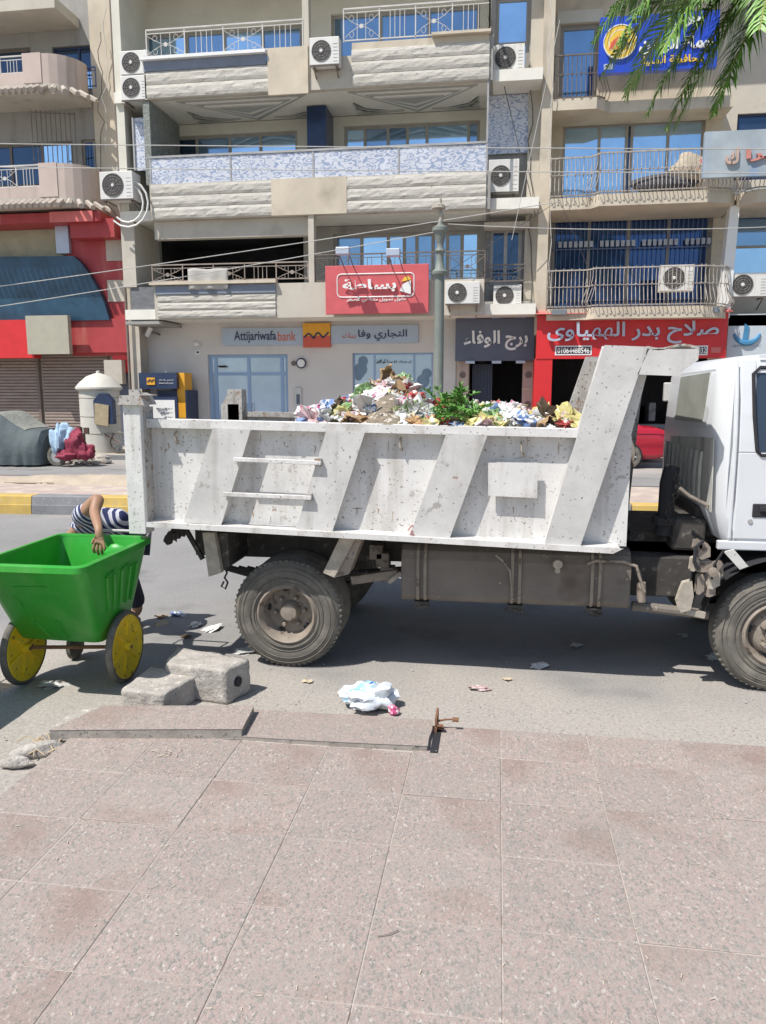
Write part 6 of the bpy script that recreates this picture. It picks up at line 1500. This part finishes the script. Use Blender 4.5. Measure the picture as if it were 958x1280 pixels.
# pebbles and grit along the gutter and twigs on the slabs
mb=MB(); rg2=random.Random(5)
for k in range(2200):
    x=rg2.uniform(-4.2,3.4); y=4.25+abs(rg2.gauss(0,.55)); 
    if x<-2.2: y=rg2.uniform(2.4,5.2)
    s=rg2.uniform(.002,.0055)*(1 if rg2.random()<.95 else 1.8); k0=len(mb.v); mb.v+=[(x+dx*s,y+dy*s,.004+max(0,dz)*s+(.03 if x<-2.25 and y<4.3 else 0)) for dx,dy,dz in ((1,0,0),(0,1,0),(-1,0,0),(0,-1,0),(.2,.1,1))]
    mb.f+=[(k0,k0+1,k0+4),(k0+1,k0+2,k0+4),(k0+2,k0+3,k0+4),(k0+3,k0,k0+4)]
mb.build('grit',concrete,kind='stuff')
mb=MB()
for k in range(260):
    x=rg2.uniform(-2.2,3.); y=rg2.uniform(1.6,4.15); a=rg2.uniform(0,3.14); L_=rg2.uniform(.004,.02)
    mb.bar((x,y,.0835),(x+L_*math.cos(a),y+L_*math.sin(a),.084),.003,.002)
mb.build('dry_flecks',M('straw',(.55,.48,.38),.9),kind='stuff')
mb=MB()
for k in range(10):
    p=PZ(208+rg2.uniform(-14,14),943+rg2.uniform(-5,5),.085); a=rg2.uniform(0,3.14); mb.tube([(p.x,p.y,.087),(p.x+.03*math.cos(a),p.y+.02*math.sin(a),.09),(p.x+.05*math.cos(a+.4),p.y+.05*math.sin(a+.4),.087)],.0018,4)
mb.build('dry_twigs',M('straw',(.55,.48,.38),.9),kind='stuff')
p=PZ(472,1172,.08); m=MB().tube([(p.x,p.y,.085),(p.x+.04,p.y+.015,.088),(p.x+.07,p.y+.04,.086)],.002,4); tag(m.build('twig',raild),'short dark twig on the slab at lower centre','twig')
# stones and roots at the left edge
for k,(x,y,s,rz) in enumerate(((48,940,.1,.6),(20,955,.07,.2),(70,935,.035,1.))):
    p=PZ(x,y,.04); t=MB().blob((0,0,0),(s*1.3,s*.5,s*.45),k+11,.5,1.5,14,9).build('broken_stone',concrete,smooth=True); t.location=(p.x,p.y,.05); t.rotation_euler=(0,0,rz)
    tag(t,['long broken stone beside the pavement edge at far left','flat stone left of the long broken one','small dark stone near the slab corner'][k],'stone')
m=MB()
for k in range(22):
    p=PZ(62+rg2.uniform(-22,26),932+rg2.uniform(-8,14),.05); a=rg2.uniform(0,3.1); m.tube([(p.x,p.y,.05),(p.x+.05*math.cos(a),p.y+.04*math.sin(a),.075),(p.x+.1*math.cos(a+.5),p.y+.08*math.sin(a+.5),.05)],.005,4)
m.build('dry_roots',M('root',(.45,.36,.25),.9,var=.2),kind='stuff')
# ================= LAMP POST =================
lpY=13.0; lp=PY(549,430,lpY); t=thing('lamp_post','grey-green street lamp post on the median with a small lantern top','lamp post',(lp.x,lpY,.3))
lm=M('post_green',(.18,.2,.18),.6,var=.12,scale=5,streak=((.3,.3,.27),5,.6,.8))
x=lp.x; zz_=lambda py: PY(549,py,lpY).z
MB().lathe([(.2,.3),(.2,.42),(.14,.5),(.11,.9),(.082,1.2),(.078,zz_(345)),(.13,zz_(343)),(.135,zz_(340)),(.08,zz_(336)),(.06,zz_(325)),(.06,zz_(318))],(x,lpY,0),'z',16).build('pole',lm,t,smooth=True)
MB().lathe([(.06,zz_(318)),(.09,zz_(314)),(.05,zz_(308)),(.06,zz_(304)),(.085,zz_(297)),(.1,zz_(291)),(.13,zz_(289)),(.13,zz_(285)),(.05,zz_(281)),(.04,zz_(278)),(0,zz_(277))],(x,lpY,0),'z',16).build('collar',lm,t,smooth=True)
MB().tube([(x,lpY,zz_(279)),(x+.02,lpY,zz_(270)),(x-.02,lpY,zz_(262)),(x,lpY,zz_(248))],[.035,.045,.035,.02],8).build('top_stem',pale,t)
MB().lathe([(0,-.03),(.11,-.02),(.1,.03),(.03,.06),(0,.06)],(x-.03,lpY,zz_(259)),'z',12).build('lamp_head',pale,t)
MB().bar((x,lpY,zz_(266)),(x+.22,lpY,zz_(257)),.012).build('stay_wire',wirel,t)
# ================= KIOSK =================
kY=22.0; k0=PY(126,520,kY); t=thing('sentry_kiosk','small round white kiosk with a domed roof and a cardboard patched window','kiosk',(k0.x,kY,.12))
kw=M('kiosk_white',(.56,.54,.48),.6,var=.08,scale=2,streak=((.38,.35,.3),3,.58,.8)); rr=(PY(149,520,kY).x-PY(104,520,kY).x)/2; zk=PY(126,485,kY).z
MB().lathe([(rr,.12),(rr,zk-.05)],(k0.x,kY,0),'z',32).build('wall',kw,t,smooth=True)
MB().lathe([(rr*1.02,zk-.08),(rr*1.16,zk-.03),(rr*1.16,zk+.02),(rr*.95,zk+.16),(rr*.6,zk+.34),(rr*.25,zk+.42),(.06,zk+.44),(.06,zk+.5),(0,zk+.52)],(k0.x,kY,0),'z',32).build('dome',kw,t,smooth=True)
for z in (.7,1.2,1.75): MB().lathe([(rr,z),(rr+.015,z+.01),(rr,z+.02)],(k0.x,kY,0),'z',32).build('seam',pale,t)
q=RX(118,492,141,530,kY-rr); MB().prism([(q[0],q[2]),(q[1],q[2]),(q[1],q[3]-.2),((q[0]+q[1])/2+.1,q[3]),((q[0]+q[1])/2-.1,q[3]),(q[0],q[3]-.2)],kY-rr-.03,kY-rr+.2).build('window_opening',navy,t)
q=RX(118,504,136,531,kY-rr-.05); MB().prism([(q[0],q[2]+.02),(q[1]-.03,q[2]-.04),(q[1]+.02,q[3]-.06),(q[0]+.04,q[3])],kY-rr-.07,kY-rr-.035).build('cardboard_patch',M('cardboard_pale',(.38,.31,.2),.9,var=.15,scale=6),t)
# ================= CARS =================
def car(x1,y0,L_,label,paint,name='red_car'):
    """saloon whose tail is at x1, nose towards -x"""
    t=thing(name,label,'car',(x1-L_/2,y0+.85,0)); W_=1.7
    st=[(0,.42,.72,.86,.80),(.06,.3,.9,.97,.84),(.25,.25,.99,1.03,.86),(.7,.24,1.02,1.05,.86),(1.1,.24,1.0,1.04,.86),(1.9,.23,.95,1.02,.86),(2.8,.23,.93,1.0,.86),(3.4,.24,.86,.92,.84),(4.0,.28,.74,.82,.78),(L_,.4,.55,.66,.66)]
    mb=MB(); pr=[]
    for dx,zb,zs,zt,hw in st:
        x=x1-dx; c=y0+.85; ring=[(hw*.85,zb),(hw*.98,zb+.1),(hw,zs-.25),(hw*.985,zs-.08),(hw*.93,zs),(hw*.8,zt),(0,zt+.015)]
        ring=[(c-a,z) for a,z in ring]+[(c+a,z) for a,z in reversed(ring[:-1])]
        pr.append([(x,yy,zz) for yy,zz in ring])
    n=len(pr[0])
    for rg_ in pr: mb.v+=rg_
    for i in range(len(pr)-1):
        for j in range(n): mb.f.append((i*n+j,(i+1)*n+j,(i+1)*n+(j+1)%n,i*n+(j+1)%n))
    mb.f+=[tuple(range(n)),tuple(range(len(pr)*n-1,(len(pr)-1)*n-1,-1))]
    mb.build('body',paint,t,smooth=True)
    g=MB(); gs=[(.55,1.02,.74),(1.15,1.36,.62),(1.6,1.43,.6),(2.3,1.43,.6),(3.05,.99,.72)]
    for dx,z,hw in gs: x=x1-dx; c=y0+.85; g.v+=[(x,c-.78,.98),(x,c-hw,z),(x,c+hw,z),(x,c+.78,.98)]
    for i in range(4):
        for j in range(3): g.f.append((i*4+j,(i+1)*4+j,(i+1)*4+j+1,i*4+j+1))
    g.build('roof',paint,t,smooth=True)
    c=y0+.85
    MB().add([(x1-.62,c-.66,1.06),(x1-1.13,c-.58,1.335),(x1-1.13,c+.58,1.335),(x1-.62,c+.66,1.06)],[(0,1,2,3)]).build('rear_window',glassd,t)
    for s in (-1,1):
        MB().add([(x1-.95,c+s*.775,1.03),(x1-1.25,c+s*.66,1.32),(x1-2.3,c+s*.655,1.36),(x1-2.85,c+s*.775,1.03)],[(0,1,2,3)]).build('side_window',glassd,t)
        for dx in (.95,3.45):
            MB().lathe([(.0,-.012),(.34,-.01),(.345,0)],(x1-dx,c+s*.862,.31),'y',24).build('wheel_arch',black,t)
            w_=MB().lathe([(.19,-.1),(.2,-.12),(.29,-.12),(.305,-.09),(.305,.08),(.19,.08)] if s<0 else [(.19,.1),(.2,.12),(.29,.12),(.305,.09),(.305,-.08),(.19,-.08)],(x1-dx,c+s*.78,.305),'y',28).build('tyre',tyrem,t,smooth=True)
            MB().lathe([(0,s*.1),(.05,s*.11),(.06,s*.06),(.19,s*.08),(.19,s*.03)],(x1-dx,c+s*.78,.305),'y',20).build('hub',raild,w_)
            for k in range(6): th=k*math.pi/3; MB().bar((x1-dx+.03*math.cos(th),c+s*.88,.305+.03*math.sin(th)),(x1-dx+.19*math.cos(th),c+s*.895,.305+.19*math.sin(th)),.05,.02,up=(0,1,0)).build('spoke',alum,w_)
    for s in (-1,1): MB().box(x1-.1,x1-.0,c+s*.55,c+s*.8,.72,.86).build('tail_light',bankred,t,bevel=.02)
    MB().tube([(x1-.02,c-.84,.88),(x1-.4,c-.86,.9),(x1-3.2,c-.865,.86)],.01,4).build('waist_crease',paint,t)
    return t
cy0=PZ(800,586,0).y; car(PY(834,560,cy0+.1).x,cy0,4.3,'dark red saloon car parked in front of the red shop',M('car_red',(.38,.012,.03),.22,var=.05,spec=.7))
def covered(x1,y0,L_,label,nm='covered_car'):
    t=thing(nm,label,'car',(x1-L_/2,y0+.9,0)); mb=MB(); n=70; m=14
    cm_=M('car_cover_dark',(.075,.095,.1),.75,var=.12,scale=2,bump=.02,bscale=5); top=M('car_cover_pale',(.27,.28,.25),.7,var=.15,scale=2,bump=.04,bscale=5)
    def top_(u): # height along the length
        x=u*L_; return .98+.45*max(0,min(1,(x-.45)/.75))*max(0,min(1,(L_-.9-x)/.9)) -.3*max(0,(x-(L_-.5)))
    for i in range(n+1):
        u=i/n; x=x1-u*L_; zt=top_(u)*(.98+.015*math.sin(i*.4)); e=min(1,u*L_/.18,(1-u)*L_/.18)**.5
        for j in range(m+1):
            v=j/m-.5; a=abs(v)*2; w_=.9*(.82+.18*e); sd=1 if v>0 else -1
            if a<.45: y=sd*w_*.72*a/.45; z=zt-.05*(a/.45)**3
            else:
                q=(a-.45)/.55; y=sd*(w_*.72+(.3*w_)*min(1,q*2.2)); z=zt-.05-(zt-.1)*q
            fold=.03*math.sin(i*1.3+2*math.sin(i*.21))*max(0,a-.5)*2+.03*mnoise.noise(Vector((i*.35,j*.5,2)))
            mb.v.append((x+(.05*(1-e) if u<.5 else -.05*(1-e)),y0+.9+y*(1+fold*1.2),max(.05,z*(1 if e>.5 else .85))))
    w1_=m+1
    fs=[(i*w1_+j,(i+1)*w1_+j,(i+1)*w1_+j+1,i*w1_+j+1) for i in range(n) for j in range(m)]
    mb.f=fs+[tuple(range(w1_))[::-1],tuple(n*w1_+j for j in range(w1_))]
    mb.build('cover',cm_,t,smooth=True)
    p=MB(); 
    for i in range(n+1):
        for j in (0,1): pass
    k=len(mb.v)
    idx=[(i,j) for i in range(8,n-2) for j in range(4,11)]
    for i in range(8,n-2):
        for j in range(4,11): v=mb.v[i*w1_+j]; p.v.append((v[0],v[1],v[2]+.012))
    for i in range(n-11):
        for j in range(6): p.f.append((i*7+j,(i+1)*7+j,(i+1)*7+j+1,i*7+j+1))
    p.build('top_sheet',top,t,smooth=True)
    for dx in (.8,L_-.8): MB().lathe([(0,-.02),(.3,-.02),(.31,.1)],(x1-dx,y0+.12,.3),'y',20).build('tyre',tyrem,t)
    return t
cy1=PZ(40,584,0).y; covered(PY(50,560,cy1).x-.1,cy1,4.2,'parked car hidden under a dark tarpaulin at the left edge')
# scooter under cloths
sy=PZ(72,583,0).y; sx_=PY(72,560,sy).x; t=thing('covered_scooter','scooter wrapped in a pale blue and maroon cloth with one small wheel showing','scooter',(sx_+.4,sy,0))
mpx=lambda px,py:XZ(px,py,sy)
def drape(pts,y0,y1,mat,nm,seed):
    q=[mpx(*p) for p in pts]; m=MB(); m.prism(q,y0,y1); o=m.build(nm,mat,t,bevel=.05); return o
cb_=M('cloth_pale_blue',(.38,.52,.66),.8,var=.15,scale=5,bump=.03,bscale=8); cmr=M('cloth_maroon',(.25,.03,.06),.8,var=.2,scale=5,bump=.03,bscale=8)
def cloth(px,py,rx,rz,mat,nm,sd,dy=0.,ry=.2):
    q=mpx(px,py); m=MB().blob((q[0],sy+dy,q[1]),(rx,ry,rz),sd,.45,1.7,26,18)
    m.v=[(x+.03*mnoise.noise(Vector((x*9,y*9,z*3))),y+.05*mnoise.noise(Vector((x*11,y*3,z*2))),z) for x,y,z in m.v]; m.build(nm,mat,t,smooth=True)
cloth(73,551,.2,.4,cb_,'blue_cloth',1,-.02); cloth(80,545,.2,.3,cb_,'blue_cloth',3,.08)
cloth(92,557,.3,.36,cmr,'maroon_cloth',2,.1,.24); cloth(104,566,.26,.2,cmr,'maroon_cloth',5,.1); cloth(84,569,.26,.13,cmr,'maroon_cloth',7,-.05)
MB().lathe([(.16,-.04),(.2,-.05),(.26,-.04),(.275,0),(.26,.04),(.2,.05),(.16,.04)],(mpx(72,575)[0],sy,.275),'y',24).build('tyre',tyrem,t,smooth=True); MB().lathe([(0,-.03),(.17,-.03),(.17,.03)],(mpx(72,575)[0],sy,.275),'y',20).build('rim',alum,t)
# rubble base with an iron post
p=PZ(98,580,0); t=thing('iron_post','short rusty iron post set in a lump of rubble concrete beside the scooter','post',(p.x,p.y,0))
m=MB().blob((p.x,p.y+.2,.15),(.42,.3,.24),5,.5,2.2,18,12); m.build('rubble_base',concrete,t,smooth=True); m=MB().blob((p.x+.55,p.y+.25,.1),(.3,.2,.14),8,.5,2,14,10).build('rubble_lump',concrete,t,smooth=True)
q=XZ(103,540,p.y+.1); MB().box(q[0]-.06,q[0]+.06,p.y+.05,p.y+.15,.2,q[1]-.03).box(q[0]-.12,q[0]-.03,p.y+.02,p.y+.18,q[1]-.029,q[1]+.13).box(q[0]+.06,q[0]+.2,p.y+.06,p.y+.12,q[1]-.05,q[1]+.12).build('post',M('post_brown',(.1,.06,.045),.8),t)
for k in range(5):
    o=MB().blob((0,0,0),(.1,.09,.06),k+20,.5,2,10,7).build('rubble_stone',concrete,smooth=True); o.location=(p.x-.5+.27*k,p.y-.15-.04*(k%2),.04); tag(o,'loose rubble stone at the foot of the iron post','stone','loose stones by the iron post')
# bicycle wheel seen behind the truck post
p=PY(150,568,21.5); t=thing('barrow_wheel','spoked wheel with a thin tyre half hidden behind the truck rear post','wheel',(p.x,21.5,.12))
MB().lathe([(.27,-.03),(.3,-.035),(.33,0),(.3,.035),(.27,.03)],(p.x,21.5,.45),'y',28).build('tyre',tyrem,t,smooth=True)
m=MB()
for k in range(10): th=k*math.pi/5; m.bar((p.x,21.5,.45),(p.x+.28*math.cos(th),21.5,.45+.28*math.sin(th)),.012)
m.build('spokes',alum,t); MB().tube([(p.x-1.1,21.6,.9),(p.x-.5,21.55,.7),(p.x,21.5,.45)],.02,6).build('shaft',rust,t)
# ================= PALM =================
def palm():
    c=PY(1030,-100,12.2); t=thing('palm_tree','tall date palm at the right whose green fronds hang over the blue sign','palm tree',(c.x,c.y,.28))
    m=MB(); 
    prof=[]
    for k in range(60):
        z=.28+(c.z-.28)*k/59; prof.append((.2+.03*(k%2)+.08*math.exp(-k/4),z))
    m.lathe(prof,(c.x,c.y,0),'z',14).build('trunk',M('palm_bark',(.14,.11,.08),.9,var=.3,scale=6,bump=.01),t)
    fm=M('palm_green',(.13,.27,.045),.5,var=.35,scale=2,rnd=.25); fm2=M('palm_rachis',(.26,.27,.08),.6)
    rp=random.Random(2)
    def frond(az,el,L_,droop,tw=0,seed=0):
        d=Vector((math.cos(az),math.sin(az),0)); pts=[]; n=26
        for i in range(n+1):
            u=i/n; s=L_*u; pts.append(Vector((c.x,c.y,c.z))+d*(s*math.cos(el)*(1-.18*u))+Vector((0,0,s*math.sin(el)-droop*u**2*L_)))
        rc_=MB().tube(pts,[.03*(1-.85*i/n)+.003 for i in range(n+1)],5).build('frond',fm2,t)
        m=MB()
        for i in range(3,n):
            for q_ in range(5):
                u=(i+q_/5)/n; k=int(u*n); f_=u*n-k
                p=pts[k].lerp(pts[min(k+1,n)],f_); tg=(pts[min(k+1,n)]-pts[k-1]).normalized(); sd=tg.cross(Vector((0,0,1))).normalized(); up=sd.cross(tg)
                ll=L_*.23*math.sin(math.pi*min(1,.12+u*.86))**.6*(1 if u<.85 else .8)*rp.uniform(.85,1.1)
                for s_ in (-1,1):
                    a=rp.uniform(.75,1.05); dd=(sd*s_*math.sin(a)+tg*math.cos(a)+up*rp.uniform(-.15,.35)).normalized()
                    e1=p+dd*ll*.5; e2=p+dd*ll*.98-Vector((0,0,ll*rp.uniform(.22,.5))); w_=.017
                    wv=dd.cross(up).normalized()*w_
                    m.add([p-wv*.5,p+wv*.5,e1+wv,e1-wv,e2],[(0,1,2,3),(3,2,4)])
        m.build('leaflets',fm,rc_)
    # fronds reaching left/down into view
    spec=[(R(181),.3,3.8,.66),(R(196),.05,3.5,.55),(R(222),.5,3.5,.95),(R(165),.55,3.7,.72),(R(190),.75,3.8,.85),(R(238),.2,3.1,.9),(R(205),-.15,3.0,.5),(R(150),.2,3.3,.7),(R(210),.7,3.5,.95),(R(176),.0,3.4,.5),(R(187),-.5,2.7,.5),(R(197),-.8,2.5,.3),(R(170),-.6,2.6,.4),(R(186),-.35,2.9,.5)]
    for k,(a,e,l_,d_) in enumerate(spec): frond(a,e,l_,d_)
    for k in range(12): frond(rp.uniform(-2,2.3),rp.uniform(0,1.1),rp.uniform(2.4,3),rp.uniform(.6,1))
palm()
# ================= OVERHEAD CABLES =================
W_=[((-150,178),(1100,187),15,.0,'thin overhead cable crossing the second floor balconies','p'),((-150,207),(1100,217),15.2,.0,'second thin overhead cable just below the first','p'),
 ((-60,392),(560,287),16,.05,'pale cable rising from the left past the dark loggia','p'),((-60,366),(700,252),16.2,.05,'upper pale cable parallel to the one over the dark loggia','p'),
 ((560,280),(1000,282),18,.1,'overhead cable running right from the lamp post','p'),((700,25),(640,300),22,.0,'slanting cable from the top of the right building','p')]
for a,b,Y,sg,lab,mm in W_: 
    A=PY(*a,Y);B=PY(*b,Y+.3); cable([A,B],lab,wirel,.009,sag=sg or .02)
cable([PY(610,20,YR-.6),PY(670,270,YF-.3)],'dark cable slanting across the right bay of the central block',wire,.012,sag=.05)
cable([PY(560,340,YB-.3),PY(700,250,YF-.6),PY(760,395,YF-.5)],'dark cable sagging from the narrow bay to the red sign',wire,.01)
